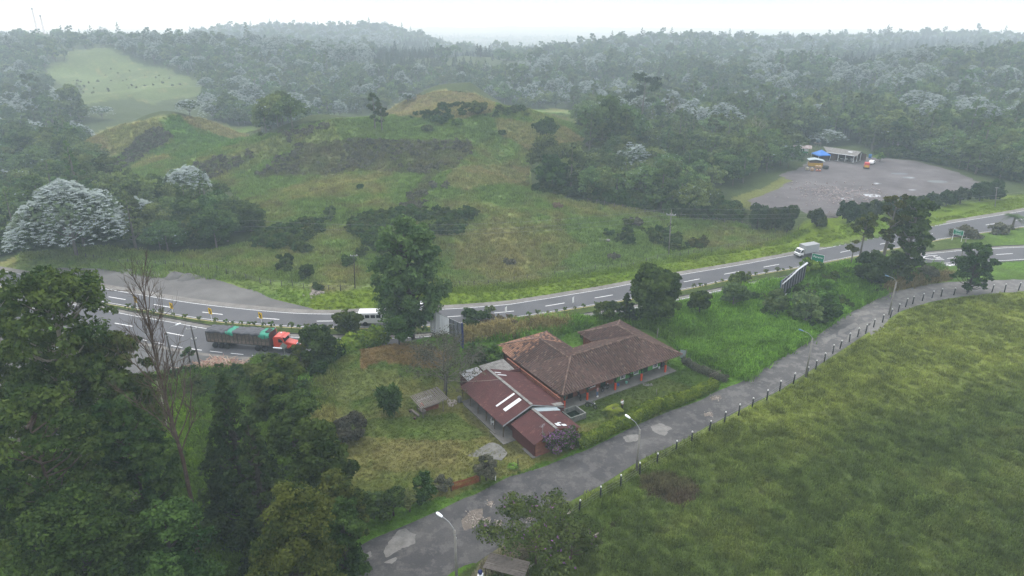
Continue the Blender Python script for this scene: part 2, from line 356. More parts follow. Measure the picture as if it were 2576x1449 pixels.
def height(x, y, fine=True):
    x = np.asarray(x, float); y = np.asarray(y, float)
    h = tps(x, y)
    far = sstep(0, 22, y - fUF(x) - 5 - np.interp(x, [-110, -45, -33, -22], [20, 16, 8, 0]))                     # level land up to the highway
    far = np.where(y < 100, 0, far)
    lotm = sstep(0, 14, np.hypot(np.maximum(np.abs(x - 150) - 64, 0), np.maximum(np.abs(y - 228) - 44, 0)))
    lm_ = np.where(x > 60, lotm, 1)
    for bx, by, bz, br, bh in BUMPS: h = h + bh * np.exp(-((x - bx) ** 2 + (y - by) ** 2) / br ** 2)
    rg = 1 - np.abs(2 * fbm(x / 58 + 3, y / 58 + 7, 51, 3) - 1) * 2.2; h = h + (rg - .35) * 3.0 * sstep(45, 100, y - fUF(x)) * np.where(x < 60, 1, sstep(60, 140, np.hypot(x - 150, y - 225)))
    h = h * far * lm_
    dU = y - fUF(x); dN = fLN(x) - y; zz = zr(x)
    h = h + zz * np.where(dU > 0, (1 - sstep(8, 60, dU)) * lm_, 1) * np.where(dN > 0, 1 - sstep(.8, 4.6, dN), 1) - .07 * ((dU < 1.5) & (dN < .3))
    if fine:
        r = np.hypot(x, y)
        amp = sstep(250, 800, r) * 9 + sstep(900, 1600, r) * 4
        h = h + (fbm(x / 170 + 5, y / 170, 3, 3) - 0.5) * 2 * amp * far
        h = h + (fbm(x / 22, y / 22, 9, 3) - 0.5) * 1.6 * far * np.where(x > 60, lotm, 1)
        near = 1 - sstep(0, 2.5, y - fLN(x) + 3)             # house side of the highway
        u, v = huv(x, y); inh = (u > -16) & (u < 28) & (v > -10) & (v < 22)
        d1, _ = seglen(x, y, np.c_[(rl + rr) / 2, np.zeros(NR)][::12]); offroad = sstep(3.6, 6.5, d1)
        mead = 1 - inpoly(x, y, [(-60, 20)] + [tuple(p) for p in rr[::6]] + [(400, 130), (400, 20)]) * 1.0
        flatl = 1 - inpoly(x, y, FCW) * 1.0
        h = h + near * offroad * flatl * np.where(inh, 0.15, 1) * (fbm(x / 5.0, y / 5.0, 21, 3) - 0.42) * np.where(mead < 0.5, 0.45, 0.5)
        md, mz = seglen(x, y, MOUND)
        side = np.interp(x, MOUND[:, 0], MOUND[:, 1])
        wd = np.where(y > side, 1.7, np.interp(x, [15, 50], [6.0, 13.0])); okr = sstep(0.2, 1.4, fLN(x) - 0.6 - y)
        h = h + mz * np.exp(-(md / wd) ** 2) * okr * offroad
    return h
# ---------------------------------------------------------------- what grows where (colours of turf and soil, crest highlights painted in)
def C(*a): return np.array(a, float)
PASTL = [(-50,296),(0,290),(60,268),(130,248),(210,240),(210,215),(150,212),(110,195),(120,160),(190,150),(120,138),(200,125),(275,118),(350,160),(440,178),(500,205),(520,238),(440,250),(380,262),(330,245),(250,262),(150,262),(60,288),(-50,330)]
HILLL = [(190,362),(250,325),(330,312),(430,290),(520,300),(600,318),(660,318),(655,345),(700,335),(780,308),(850,300),(950,296),(985,268),(1040,242),(1130,228),(1200,238),(1250,262),(1300,278),(1400,270),(1470,290),(1480,350),(1440,380),(1330,415),(1330,460),(1430,500),(1560,520),(1700,545),(1860,560),(1890,580),(2040,580),(2140,562),(2340,545),(2480,500),(2700,470),(2700,700),(60,790),(0,690),(0,660),(60,640),(250,620),(450,640),(560,625),(660,600),(640,520),(560,470),(420,470),(330,470),(290,430),(230,395)]
def groundcol(x, y, z):
    sh = x.shape; px, py = proj(x, y, z); wob = 14
    s = np.clip(np.hypot(x, y) / 120, 0.6, 3)
    wx = px + (fbm(x / (3 * s), y / (3 * s), 31, 3) - .5) * wob * 2.2; wy = py + (fbm(x / (3 * s) + 50, y / (3 * s), 33, 3) - .5) * wob
    n1 = fbm(x / 26, y / 26, 41, 4)[..., None]; n2 = fbm(x / 4.5, y / 4.5, 43, 4)[..., None]; n3 = fbm(x / 1.1, y / 1.1, 47, 3)[..., None]
    gr = C(.082, .128, .034); dry = C(.165, .150, .068); lush = C(.07, .14, .02); dk = C(.035, .05, .02); soil = C(.14, .095, .07); hay = C(.225, .185, .105)
    col = np.zeros(sh + (3,)) + C(.045, .062, .027)                                        # forest floor
    def put(mask, c):
        m = np.clip(mask, 0, 1); m = m[..., None] if m.ndim == len(sh) else m
        nonlocal col; col = col * (1 - m) + c * m
    past = gr * 1.25 + (dry - gr) * np.clip((n1 - .46) * 3.0 + (n2 - .5) * 1.6, 0, 1)
    past = past * (1 - .45 * np.clip((n2 - .55) * 5, 0, 1) * .7)
    P = inpoly(wx, wy, HILLL) & (y > fUF(x)); put(P * 1.0, past)
    put((inpoly(wx, wy, PASTL)) * 1.0, C(.085, .115, .05) * (0.7 + .6 * n1) + (hay - C(.085, .115, .05)) * np.clip((n2 - .6) * 2, 0, .5))
    # hill crests are drier; hay tone strengthened there as a painted crest highlight
    for poly, c, k in (([(960,290),(985,268),(1040,242),(1130,228),(1200,238),(1250,262),(1240,292),(1150,300),(1050,296)], hay, .75),
                       ([(190,362),(250,325),(330,312),(430,290),(410,325),(330,380),(250,400)], hay, .55),
                       ([(430,290),(520,300),(640,345),(560,350),(480,318)], hay, .7), ([(1240,298),(1420,318),(1480,350),(1330,380),(1260,340)], hay, .55),
                       ([(560,400),(700,340),(850,300),(1000,340),(850,352),(720,378),(620,430)], hay, .25), ([(1150,420),(1330,420),(1320,460),(1180,480),(1120,470)], hay, .5),
                       ([(1150,590),(1380,560),(1480,620),(1350,690),(1150,680)], dry, .55),
                       ([(400,300),(445,292),(500,340),(620,352),(600,362),(450,400),(380,385),(440,360),(420,330)], C(.07, .14, .03), .8),
                       ([(830,305),(1100,298),(1110,330),(960,362),(850,352)], C(.085, .14, .038), .7), ([(1200,300),(1260,300),(1230,360),(1160,372)], C(.085, .14, .038), .5),
                       ([(400,325),(440,350),(380,385),(300,430),(290,420),(350,350)], C(.07, .09, .055), .8), ([(480,420),(620,380),(640,400),(520,450)], C(.07, .09, .055), .6),
                       ([(700,400),(760,360),(900,352),(1190,355),(1195,380),(1150,425),(1090,450),(1050,520),(1000,540),(1070,440),(900,430),(650,450)], C(.080, .070, .050), .68)):
        put(inpoly(wx, wy, poly) * k * (0.6 + .8 * n2[..., 0]), c * (0.75 + .5 * n3))
    # mown bright verges beside the highway
    dv = y - fUF(x); fd = np.interp(px, [0, 700, 850, 1113, 1600, 1900, 2140, 2576], [5, 13, 12, 13, 12, 12, 16, 14])
    put(sstep(0, 1.0, dv - 0.8) * (1 - sstep(-2, 2, dv - fd + (n2[..., 0] - .5) * 6)) * (px > 700) * (y > 90), C(.075, .132, .012) * (0.8 + .5 * n2) + C(.04, .018, 0) * n1)
    put(((dv > 0) & (dv < 22) & (px <= 780) & (px > 40)) * .6, C(.09, .15, .03) * (0.7 + .6 * n2))
    put(inpoly(wx, wy, [(1840,500),(1960,455),(2010,430),(2060,450),(1990,490),(1900,540)]) * .8, C(.12, .13, .045))
    # house side
    near = (y < fLN(x) - 1.0)
    base = lush * (.55 + .9 * n2) + (C(.05, .07, .02) - lush) * np.clip((n1 - .5) * 3, 0, .8)
    put(near * 1.0, base)
    yard = [(700,1060),(790,960),(830,900),(900,868),(1000,850),(1170,900),(1290,880),(1460,870),(1700,960),(1790,985),(1450,1130),(1140,1250),(900,1290),(850,1200),(780,1130)]
    lawn = C(.056, .088, .018) + (C(.15, .125, .055) - C(.052, .075, .017)) * np.clip((n1 - .42) * 2.6 + (n2 - .5) * 1.4, 0, .75)
    put(near * inpoly(wx, wy, yard) * 1.0, lawn)
    for poly, c, k in (([(900,880),(960,860),(1090,870),(1150,900),(1100,930),(960,910),(900,930)], C(.15, .075, .05), .65), ([(1160,820),(1300,810),(1440,800),(1400,835),(1260,850),(1170,860)], C(.16, .11, .07), .75),
                       ([(930,1130),(1060,1090),(1170,1120),(1150,1170),(1000,1190),(930,1180)], C(.13, .112, .05), .5), ([(800,930),(1000,930),(1010,960),(900,1010),(810,1010)], C(.11, .12, .045), .55),
                       ([(870,1060),(1150,1040),(1240,1100),(1150,1110),(900,1100)], C(.05, .085, .014), .7), ([(1480,960),(1800,920),(1830,960),(1790,980),(1550,1050),(1420,1070)], C(.035, .06, .012), .8),
                       ([(1300,835),(1460,815),(1600,815),(1480,860),(1320,870)], C(.06, .12, .02), .8), ([(1180,920),(1210,990),(1240,1090),(1330,1140),(1270,1150),(1170,1040)], C(.05, .05, .025), .6)):
        put(near * inpoly(wx, wy, poly) * k, c * (.7 + .6 * n3))
    # roadside strips, then the big meadow
    md = inpoly(x, y, [(-40, 10)] + [tuple(p) for p in rr[::4]] + [(500, 140), (500, 10)])
    dark = C(.062, .088, .026); brt = C(.118, .145, .036)
    k = (1 - sstep(-110, 110, py - (1160 - (px - 1700) * .2) + (n1[..., 0] - .5) * 260))[..., None]
    k2 = np.clip((n3 - .5) * 2.0 + (n2 - .5) * 1.0 + .5, 0, 1)
    mc = (dark + (brt - dark) * k) * (.62 + .72 * k2) + C(.018, .010, .003) * np.clip((n2 - .5) * 3, 0, 1)
    put(md * 1.0, mc)
    put((md & inpoly(wx, wy, [(1250,1360),(1400,1290),(1500,1250),(1620,1180),(1700,1170),(1600,1260),(1500,1360),(1300,1480),(1240,1480)])) * .6, C(.055, .085, .018) * (.6 + .8 * n3))
    put((inpoly(wx, wy, [(1612,1195),(1680,1186),(1750,1210),(1765,1235),(1740,1262),(1700,1275),(1640,1250),(1615,1225)])) * (.35 + .9 * n2[..., 0]), C(.055, .036, .033) * (.5 + 1.0 * n3))
    put((inpoly(wx, wy, [(1470,1365),(1560,1310),(1580,1300),(1500,1350),(1480,1375)])) * .8, C(.03, .022, .018))
    put(inpoly(wx, wy, [(1230,1390),(1320,1350),(1330,1400),(1260,1449),(1180,1449)]) * .8, C(.14, .12, .10) * (.7 + .6 * n3))
    put(near * inpoly(px, py, [(2200,700),(2390,690),(2390,706),(2220,735)]) * .8, C(.14, .10, .07))
    # left forest floor below the eucalyptus
    put(near * inpoly(wx, wy, [(-600,860),(0,900),(330,900),(520,905),(700,890),(760,1000),(820,1180),(860,1340),(700,1500),(-600,1600)]) * .85, C(.045, .075, .012) * (.5 + 1.0 * n2))
    put(near * inpoly(wx, wy, [(330,1040),(480,1010),(520,1180),(430,1200)]) * .8, C(.07, .12, .012) * (.6 + .8 * n3))
    return np.clip(col * [1.06, 1.06, .84], 0.004, 1)
# ---------------------------------------------------------------- terrain sheet: rings round the camera foot, fine where the photo looks
def terrain():
    az = np.concatenate([np.linspace(-180, -47, 60)[:-1], np.linspace(-47, 47, 760), np.linspace(47, 180, 60)[1:-1]])
    rr_ = [6.0]
    while rr_[-1] < 6000:
        r = rr_[-1]; rr_.append(r * (1.0062 if 40 < r < 320 else 1.010 if r < 900 else 1.03 if r > 40 else 1.2))
    rr_ = np.array(rr_); A, RR_ = np.meshgrid(np.radians(az), rr_)
    X = RR_ * np.sin(A); Y = RR_ * np.cos(A)
    Z = height(X, np.maximum(Y, 5)); Z = np.where(Y < 30, Z * sstep(0, 30, Y), Z)
    col = groundcol(X, np.maximum(Y, 1), Z)
    nr, na = X.shape; V = np.c_[X.ravel(), Y.ravel(), Z.ravel()]
    i = np.arange(nr - 1)[:, None] * na + np.arange(na - 1)[None, :]
    F = np.stack([i, i + 1, i + na + 1, i + na], -1).reshape(-1, 4)
    j = np.arange(nr - 1) * na + na - 1; F = np.r_[F, np.stack([j, j - na + 1, j + 1, j + na], -1)]
    c0 = len(V); V = np.r_[V, [[0, 0, 0]]]; col = np.r_[col.reshape(-1, 3), [[.05, .07, .02]]]
    F = F[:, ::-1]
    m, t, o = nodes('turf')
    a = t.nodes.new('ShaderNodeAttribute'); a.attribute_name = 'tint'
    v = texco(t, obj=False); n1 = noise(t, v, 1.6, 8, 0.75); n2 = noise(t, v, .35, 6, .7)
    f = ramp(t, n1, [(0.3, .55), (0.55, 1.0), (0.75, 1.5)]); f2 = ramp(t, n2, [(0.3, .8), (0.7, 1.2)])
    c = mix(t, 1, mix(t, 1, a.outputs['Color'], f, 'MULTIPLY'), f2, 'MULTIPLY')
    finish(t, o, c, .95, bump(t, n1, .9, .35), spec=.1)
    me = npmesh('ground', V, F, m, smooth=True, col=col)
    tag(link('ground', me), kind='structure')
terrain()
# ---------------------------------------------------------------- sheets on the level ground
def ribbon(name, A, B, z, m, n=1, kind='structure', parent=None, dip=True):
    A = np.asarray(A); B = np.asarray(B); k = len(A); V = []
    for j in range(n + 1):
        t = j / n; P = A * (1 - t) + B * t; V.append(np.c_[P, z + (zr(P[:, 0]) if dip else 0 * P[:, 0])])
    V = np.concatenate(V); i = np.arange(n)[:, None] * k + np.arange(k - 1)[None, :]
    F = np.stack([i, i + k, i + k + 1, i + 1], -1).reshape(-1, 4)
    me = npmesh(name, V, F, m); me.flip_normals() if me.polygons[0].normal.z < 0 else None
    return tag(link(name, me, parent), kind=kind)
def sheet(name, poly, z, m, jit=0.5, step=1.2, kind='structure'):
    P = np.array(list(poly) + [poly[0]]); L = np.hypot(*np.diff(P, axis=0).T).sum(); Q = resamp(P, max(12, int(L / step)))[:-1]
    c = Q.mean(0); nrm = (Q - c); nrm /= np.hypot(*nrm.T)[:, None] + 1e-6
    Q = Q + nrm * ((vnoise(Q[:, 0] / 2.3, Q[:, 1] / 2.3, 5) - .5) * 2 * jit + (RNG.random(len(Q)) - .5) * jit * .5)[:, None]
    bm = bmesh.new(); vs = [bm.verts.new((q[0], q[1], z)) for q in Q]; f = bm.faces.new(vs); f.normal_update()
    if f.normal.z < 0: f.normal_flip()
    bmesh.ops.triangulate(bm, faces=bm.faces); me = bpy.data.meshes.new(name); bm.to_mesh(me); bm.free(); me.materials.append(m)
    return tag(link(name, me), kind=kind)
def asphalt(name, a, b, c, sc=.25, bmpd=.02):
    a, b, c = dim(a), dim(b), dim(c)
    m, t, o = nodes(name); v = texco(t, obj=False)
    n0 = noise(t, v, sc, 6, .65); n1 = noise(t, v, 5, 6, .8)
    col = ramp(t, n0, [(0.3, a), (0.5, b), (0.72, c)]); col = mix(t, 1, col, ramp(t, n1, [(.3, .8), (.7, 1.2)]), 'MULTIPLY')
    finish(t, o, col, .85, bump(t, n1, .5, bmpd), spec=.25); return m
M_HW = asphalt('highway_asphalt', (.085, .086, .093), (.105, .106, .113), (.125, .124, .130), .12)
M_SH = asphalt('gutter_concrete', (.13, .12, .105), (.20, .188, .172), (.26, .245, .225), .5)
M_WH = pm('road_paint_white', (.72, .72, .72), .25, 2.0, .6, .1, dirt=(.3, .3, .3), dsc=3, damt=.5)
M_YL = pm('kerb_paint_yellow', (.50, .42, .14), .4, 1.5, .7, .2, dirt=(.25, .24, .2), dsc=2, damt=.8)
M_KB = pm('kerb_concrete', (.22, .21, .19), .4, 1.5, .9, .4, dirt=(.04, .05, .03), dsc=2, damt=.9)
M_KD = pm('kerb_mossy', (.055, .055, .05), .5, 1.5, .95, .4, dirt=(.03, .04, .02), dsc=2, damt=.9)
nrm_ = lambda arr: np.sqrt(1 + slopey(arr) ** 2)
def line(arr, off):  # a line parallel to a highway edge; off > 0 = farther from the camera
    s = slopey(arr); n = nrm_(arr); return np.c_[XS - s / n * off, arr + off / n]
ribbon('highway', line(yUF, 0.35), line(yUN, 0.0), 0.03, M_HW, 4)
ribbon('highway', line(yLF, 0.35), line(yLN, -0.6), 0.03, M_HW, 4)
ribbon('gutter', line(yUF, 2.0), line(yUF, .25), 0.034, M_SH, 2)
ribbon('gutter', line(yLF, 1.25), line(yLF, .3), 0.034, M_SH, 2)
ribbon('road_marking', line(yUF, .07), line(yUF, -.08), 0.040, M_WH)
ribbon('road_marking', line(yUN, .75), line(yUN, .63), 0.040, M_WH)
ribbon('road_marking', line(yLF, .07), line(yLF, -.08), 0.040, M_WH)
lm = (XS > -37); ribbon('road_marking', line(yLN, .08)[lm], line(yLN, -.08)[lm], 0.040, M_WH)
def dashes(A, B, fr, first, pitch, ln, x0, x1, wd=.09, name='lane_dash'):
    Pm = np.asarray(A) * (1 - fr) + np.asarray(B) * fr; d = np.r_[0, np.cumsum(np.hypot(*np.diff(Pm, axis=0).T))]
    s0 = np.interp(first, Pm[:, 0], d); mb = MB(); k0 = int(-(s0) // pitch)
    for k in range(k0, 80):
        a = s0 + k * pitch
        if a < 0 or a + ln > d[-1]: continue
        q = [np.array([np.interp(s_, d, Pm[:, 0]), np.interp(s_, d, Pm[:, 1])]) for s_ in (a, a + ln)]
        if q[0][0] < x0 or q[1][0] > x1: continue
        t = (q[1] - q[0]) / ln; n = np.array([-t[1], t[0]]) * wd
        za, zb = .043 + float(zr(q[0][0])), .043 + float(zr(q[1][0])); mb.raw([(*(q[0] - n), za), (*(q[1] - n), zb), (*(q[1] + n), zb), (*(q[0] + n), za)], [(0, 1, 2, 3)])
    tag(mb.build(name, M_WH), kind='structure')
dashes(line(yUF, 0), line(yUN, 0), .5, gr_(1372, 770).x, 12.0, 4.6, -120, 300, .11)
dashes(line(yLF, 0), line(yLN, 0), .5, g(289, 813).x, 12.0, 4.4, -110, 300, .11)
dashes(line(yLN, 0), line(yLN, -.1), .5, g(263, 833).x, 4.0, 2.4, -80, -37, .09)
# the median: raised grass strip between kerbs
def kerb(name, L0, L1, zt, m):
    A, B = np.asarray(L0), np.asarray(L1); k = len(A); V = []
    for P, z in ((A, 0.0), (A, zt), (B, zt), (B, 0.0)): V.append(np.c_[P, z + zr(P[:, 0])])
    V = np.concatenate(V); i = np.arange(3)[:, None] * k + np.arange(k - 1)[None, :]
    F = np.stack([i, i + 1, i + k + 1, i + k], -1).reshape(-1, 4)
    return tag(link(name, npmesh(name, V, F, m)), kind='structure')
kerb('kerb', line(yUN, 0.0), line(yUN, -.22), .15, M_YL)
kerb('kerb', line(yLF, 1.50), line(yLF, 1.25), .15, M_KD)
def median_strip():
    A = line(yUN, -.22); B = line(yLF, 1.5); n = 6; k = len(A); V = []
    for j in range(n + 1):
        t = j / n; P = A * (1 - t) + B * t; z = .12 + .22 * np.sin(math.pi * t) + (fbm(P[:, 0] / 2, P[:, 1] / 2, 5, 3) - .5) * .15 * (0 < j < n); V.append(np.c_[P, z * np.ones(k) + zr(P[:, 0])])
    V = np.concatenate(V); i = np.arange(n)[:, None] * k + np.arange(k - 1)[None, :]; F = np.stack([i, i + k, i + k + 1, i + 1], -1).reshape(-1, 4)
    n1 = fbm(V[:, 0] / 3, V[:, 1] / 3, 8, 4)[:, None]; right = sstep(105, 130, V[:, 0])[:, None]
    col = (C(.06, .085, .02) * (1 - right) + C(.075, .13, .02) * right) * (.6 + .8 * n1)
    me = npmesh('median_grass', V, F, bpy.data.materials['turf'], True, col); me.flip_normals() if me.polygons[0].normal.z < 0 else None
    tag(link('median_grass', me), kind='structure')
median_strip()
# merging apron, its pale concrete channel, gravel lay-by, dirt lot
M_AP = asphalt('worn_asphalt', (.09, .09, .09), (.12, .12, .118), (.165, .16, .155), .18)
M_GV = asphalt('gravel', (.085, .082, .078), (.125, .12, .115), (.175, .17, .16), .11, .05)
M_LT = asphalt('dirt_and_gravel', (.075, .068, .070), (.115, .103, .105), (.165, .155, .155), .09, .05)
ribbon('apron', line(yLN, -.5)[XS < -33], np.c_[XS, np.interp(XS, [-130, -95, -60, -45, -33], [88, 92, 99, 100.5, 104])][XS < -33], 0.024, M_AP, 3)
ch = [g(*p) for p in ((150,832),(263,851),(372,868),(473,887),(574,899),(632,902))]; ch = resamp(ch, 40)
ribbon('gutter', ch + [0, .42], ch - [0, .42], .045, M_SH, dip=False)
sheet('forecourt', [tuple(g(*p))[:2] for p in ((-150,870),(263,853),(372,870),(560,900),(500,912),(330,948),(250,1010),(235,1080),(120,1100),(-150,1100))], .018, M_AP, .4)
sheet('gravel_lay_by', lay_w, .022, M_GV, 1.0)
sheet('gravel_lot', lot_w, .03, M_LT, 1.2)
# rural road with its worn-through patches
def rural_mat():
    m, t, o = nodes('patched_asphalt'); v = texco(t, obj=False)
    n0 = noise(t, v, .16, 6, .6); n1 = noise(t, v, 5, 6, .8); n2 = noise(t, v, .55, 8, .7)
    col = ramp(t, n0, [(.3, (.026, .026, .028)), (.5, (.045, .043, .044)), (.68, (.066, .063, .061))])
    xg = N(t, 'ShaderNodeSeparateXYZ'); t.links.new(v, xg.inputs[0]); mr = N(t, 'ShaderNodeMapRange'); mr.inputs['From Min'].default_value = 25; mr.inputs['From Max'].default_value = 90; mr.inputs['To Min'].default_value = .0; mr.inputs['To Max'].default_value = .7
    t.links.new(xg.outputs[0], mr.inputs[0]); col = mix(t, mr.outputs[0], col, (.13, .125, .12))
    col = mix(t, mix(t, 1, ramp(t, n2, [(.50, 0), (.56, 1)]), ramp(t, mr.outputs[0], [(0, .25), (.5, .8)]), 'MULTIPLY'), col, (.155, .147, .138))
    col = mix(t, 1, col, ramp(t, n1, [(.3, .75), (.7, 1.25)]), 'MULTIPLY')
    finish(t, o, col, .8, bump(t, n1, .6, .02), spec=.3); return m
M_RR = rural_mat()
jl = (vnoise(np.arange(NR) / 3.0, 0 * np.arange(NR), 3) - .5)[:, None] * .5
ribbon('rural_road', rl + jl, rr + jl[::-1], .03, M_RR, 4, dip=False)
PATCH = [[(1000,1335),(1020,1328),(1045,1345),(1040,1368),(1010,1380),(975,1400),(968,1385),(985,1360)],[(905,1398),(935,1385),(938,1400),(900,1418),(885,1425)],[(970,1415),(995,1402),(1000,1410),(985,1418)],
 [(1635,1072),(1660,1064),(1690,1078),(1672,1095),(1645,1086)],[(2180,823),(2205,800),(2235,805),(2215,830),(2190,845)],[(2135,840),(2165,815),(2195,808),(2180,825),(2150,850),(2128,862)],[(2110,830),(2150,812),(2160,820),(2130,835),(2110,842)],
 [(2060,852),(2100,840),(2105,850),(2075,865)],[(2145,790),(2185,782),(2190,790),(2150,800)],[(2250,740),(2290,725),(2330,730),(2300,742),(2260,752)],[(1575,1100),(1600,1095),(1605,1105),(1580,1110)]]
M_PT = asphalt('pale_patch', (.13, .125, .115), (.19, .182, .17), (.24, .232, .22), .8)
for p in PATCH: sheet('road_patch', [tuple(g(*q))[:2] for q in p], .0365, M_PT, .42, .22)
M_PD = asphalt('pothole_dirt', (.10, .085, .075), (.15, .125, .105), (.21, .18, .15), 1.5)
for p in ([(1160,1310),(1185,1285),(1215,1278),(1215,1300),(1195,1325),(1170,1335)],[(1222,1262),(1245,1258),(1243,1275),(1225,1275)],[(1215,1305),(1235,1298),(1235,1320),(1215,1325)],[(1240,1310),(1265,1305),(1265,1322),(1245,1325)],
          [(1785,1000),(1810,995),(1812,1003),(1790,1008)],[(1770,1040),(1790,1035),(1795,1045),(1772,1048)]):
    sheet('pothole', [tuple(g(*q))[:2] for q in p], .0362, M_PD, .2, .3)
M_CC = asphalt('cracked_concrete', (.12, .12, .11), (.17, .165, .15), (.21, .205, .19), 1.0)
sheet('concrete_pad', [tuple(g(*q))[:2] for q in ((1175,1148),(1235,1114),(1258,1122),(1280,1142),(1262,1160),(1225,1152))], .08, M_CC, .15, .5)
# ================================================================ plants
def gh(px, py, Y0=45, Y1=3000):
    """ground point seen at a photo pixel"""
    r = ray(px, py); Y = Y0 * (Y1 / Y0) ** np.linspace(0, 1, 700); t = Y / r[1]; X = r[0] * t; Z = CH + r[2] * t
    h = height(X, Y); k = np.nonzero(Z <= h)[0]; k = k[0] if len(k) else len(Y) - 1
    return Vector((X[k], Y[k], h[k]))
def hz(x, y): return float(height(np.array([x]), np.array([y]))[0])
def leaves(rng, P, Nn, size, asp=1.6, droop=0.0, jitter=.7):
    """quads at P facing roughly Nn"""
    n = len(P); nn = Nn + rng.normal(0, jitter, (n, 3)); nn[:, 2] += .25; nn /= np.linalg.norm(nn, axis=1)[:, None] + 1e-9
    a = rng.normal(0, 1, (n, 3)); a[:, 2] -= droop * 3; a -= nn * (a * nn).sum(1)[:, None]; a /= np.linalg.norm(a, axis=1)[:, None] + 1e-9
    b = np.cross(nn, a); s = size * rng.uniform(.6, 1.35, n)[:, None]; a = a * s * asp * .5; b = b * s * .5
    V = np.stack([P - a - b * .5, P - a * .1 + b, P + a + b * .15, P + a * .1 - b], 1).reshape(-1, 3)
    return V, np.arange(4 * n).reshape(-1, 4)
def shellpts(rng, n, c, r, up=-.25, inner=.55):
    d = rng.normal(0, 1, (int(n * 1.7) + 4, 3)); d /= np.linalg.norm(d, axis=1)[:, None]; d = d[d[:, 2] > up + rng.uniform(-.5, .2, len(d))][:n]
    k = rng.uniform(inner, 1, len(d)) ** .5
    return c + d * r * k[:, None], d
class Arr:
    def __init__(s): s.V, s.F, s.C, s.M, s.n = [], [], [], [], 0
    def add(s, V, F, col, mi=0):
        s.V.append(V); s.F.append(F + s.n); s.C.append(np.broadcast_to(col, (len(V), 3))); s.M.append(np.full(len(F), mi)); s.n += len(V)
    def mb(s, mb, mi): 
        if mb.v: s.add(np.array([tuple(v) for v in mb.v]), np.array(mb.f), (0, 0, 0), mi)
    def mesh(s, name, mats): return npmesh(name, np.concatenate(s.V), np.concatenate(s.F), mats, False, np.concatenate(s.C), np.concatenate(s.M))
def lobes_for(rng, kind, h, w, cb, n):
    """clump centres and radii of a crown between heights cb and h, width w"""
    L = []
    for i in range(n):
        f = (i + .5) / n
        if kind in ('cone', 'pine'):
            z = cb + (h - cb) * f ** 1.05; rad = w / 2 * (1 - f) ** .8 * rng.uniform(.55, .95); lr = w * .13 * (1.25 - f)
        elif kind == 'dome':
            rad = w / 2 * math.sqrt(f) * .88; z = cb + (h - cb) * (1 - (rad / (w / 2)) ** 2 * .8) * rng.uniform(.82, 1.0); lr = w * .15
        elif kind == 'tall':
            z = cb + (h - cb) * rng.uniform(.04, .97); q = (z - cb) / (h - cb); rad = w / 2 * (math.sin(math.pi * min(1, .20 + q * .70)) ** .6) * rng.uniform(.1, 1) ** .6 * .92; lr = w * .12 * rng.uniform(.7, 1.3)
        else:
            q = rng.uniform(-.55, 1); z = (cb + h) / 2 + (h - cb) / 2 * q * .82; rad = w / 2 * math.sqrt(max(0, 1 - q * q)) * rng.uniform(.35, .85); lr = w * .19 * rng.uniform(.7, 1.15)
        a = i * 2.4 + rng.uniform(-.5, .5); L.append((rad * math.cos(a), rad * math.sin(a), z, lr))
    return L
def tree(seed, kind, h, w, cb, nl, nleaf, ls, asp=1.6, droop=0.0, flat=.75, limbs=True, tr=None, limbn=99, bend=.03, silver=0.0, up=-.35):
    rng = np.random.default_rng(seed); A = Arr(); W = MB()
    L = lobes_for(rng, kind, h, w, cb, nl); tr = tr or h * .018 + .06
    th = h * (.93 if kind in ('cone', 'pine', 'tall') else .72); bx, by = rng.uniform(-bend, bend, 2) * h
    tp = lambda z: Vector((bx * (z / h) ** 2 + .0, by * (z / h) ** 2, z))
    W.tube([tp(0) - Vector((0, 0, .4)), tp(th * .3), tp(th * .65), tp(th)], [tr * 1.15, tr * .85, tr * .55, tr * .15], 6, False)
    per = max(6, nleaf // nl)
    for i, (x, y, z, r) in enumerate(L):
        c = np.array([x + bx * (z / h) ** 2, y + by * (z / h) ** 2, z])
        ns = 7; sc_ = rng.normal(0, 1, (ns, 3)); sc_ /= np.linalg.norm(sc_, axis=1)[:, None]; sc_ = sc_ * r * rng.uniform(.35, .85, (ns, 1)) * [1, 1, flat]; st = rng.normal(0, .16, ns)
        k = max(5, int(per * (r / (w * (.12 if kind == 'tall' else .17))) ** 2)); sub = rng.integers(0, ns, k); rs = r * rng.uniform(.38, .62, ns)[sub][:, None]; d = rng.normal(0, 1, (k, 3)); d /= np.linalg.norm(d, axis=1)[:, None]; d[:, 2] = np.where(d[:, 2] < up, -d[:, 2], d[:, 2]); P = c + sc_[sub] + d * rs * [1, 1, flat] * (rng.uniform(.45, 1.08, (k, 1)) ** .6)
        V, F = leaves(rng, P, d, ls, asp, droop)
        tint = np.clip(rng.uniform(.1, .9) + st[sub] + rng.normal(0, .16, len(P)), 0, 1); sv = np.zeros(len(P))
        if silver > 0:
            top = (d[:, 2] > -.1) & (rng.random(len(P)) < silver); sv = np.where(top, rng.uniform(.45, 1, len(P)), 0)
        col = np.zeros((len(P), 3)); col[:, 0] = tint; col[:, 1] = sv
        A.add(V, F, np.repeat(col, 4, 0), 0)
        if limbs and i < limbn:
            z0 = max(cb * .7, min(th * .97, z - (x * x + y * y) ** .5 * rng.uniform(.5, .9))); p0 = tp(z0); p2 = Vector(c) ; p1 = (p0 + p2) / 2 + Vector((0, 0, -.06 * w))
            W.tube([p0, p1, p2], [tr * .38, tr * .24, tr * .08], 5, False)
    return A, W
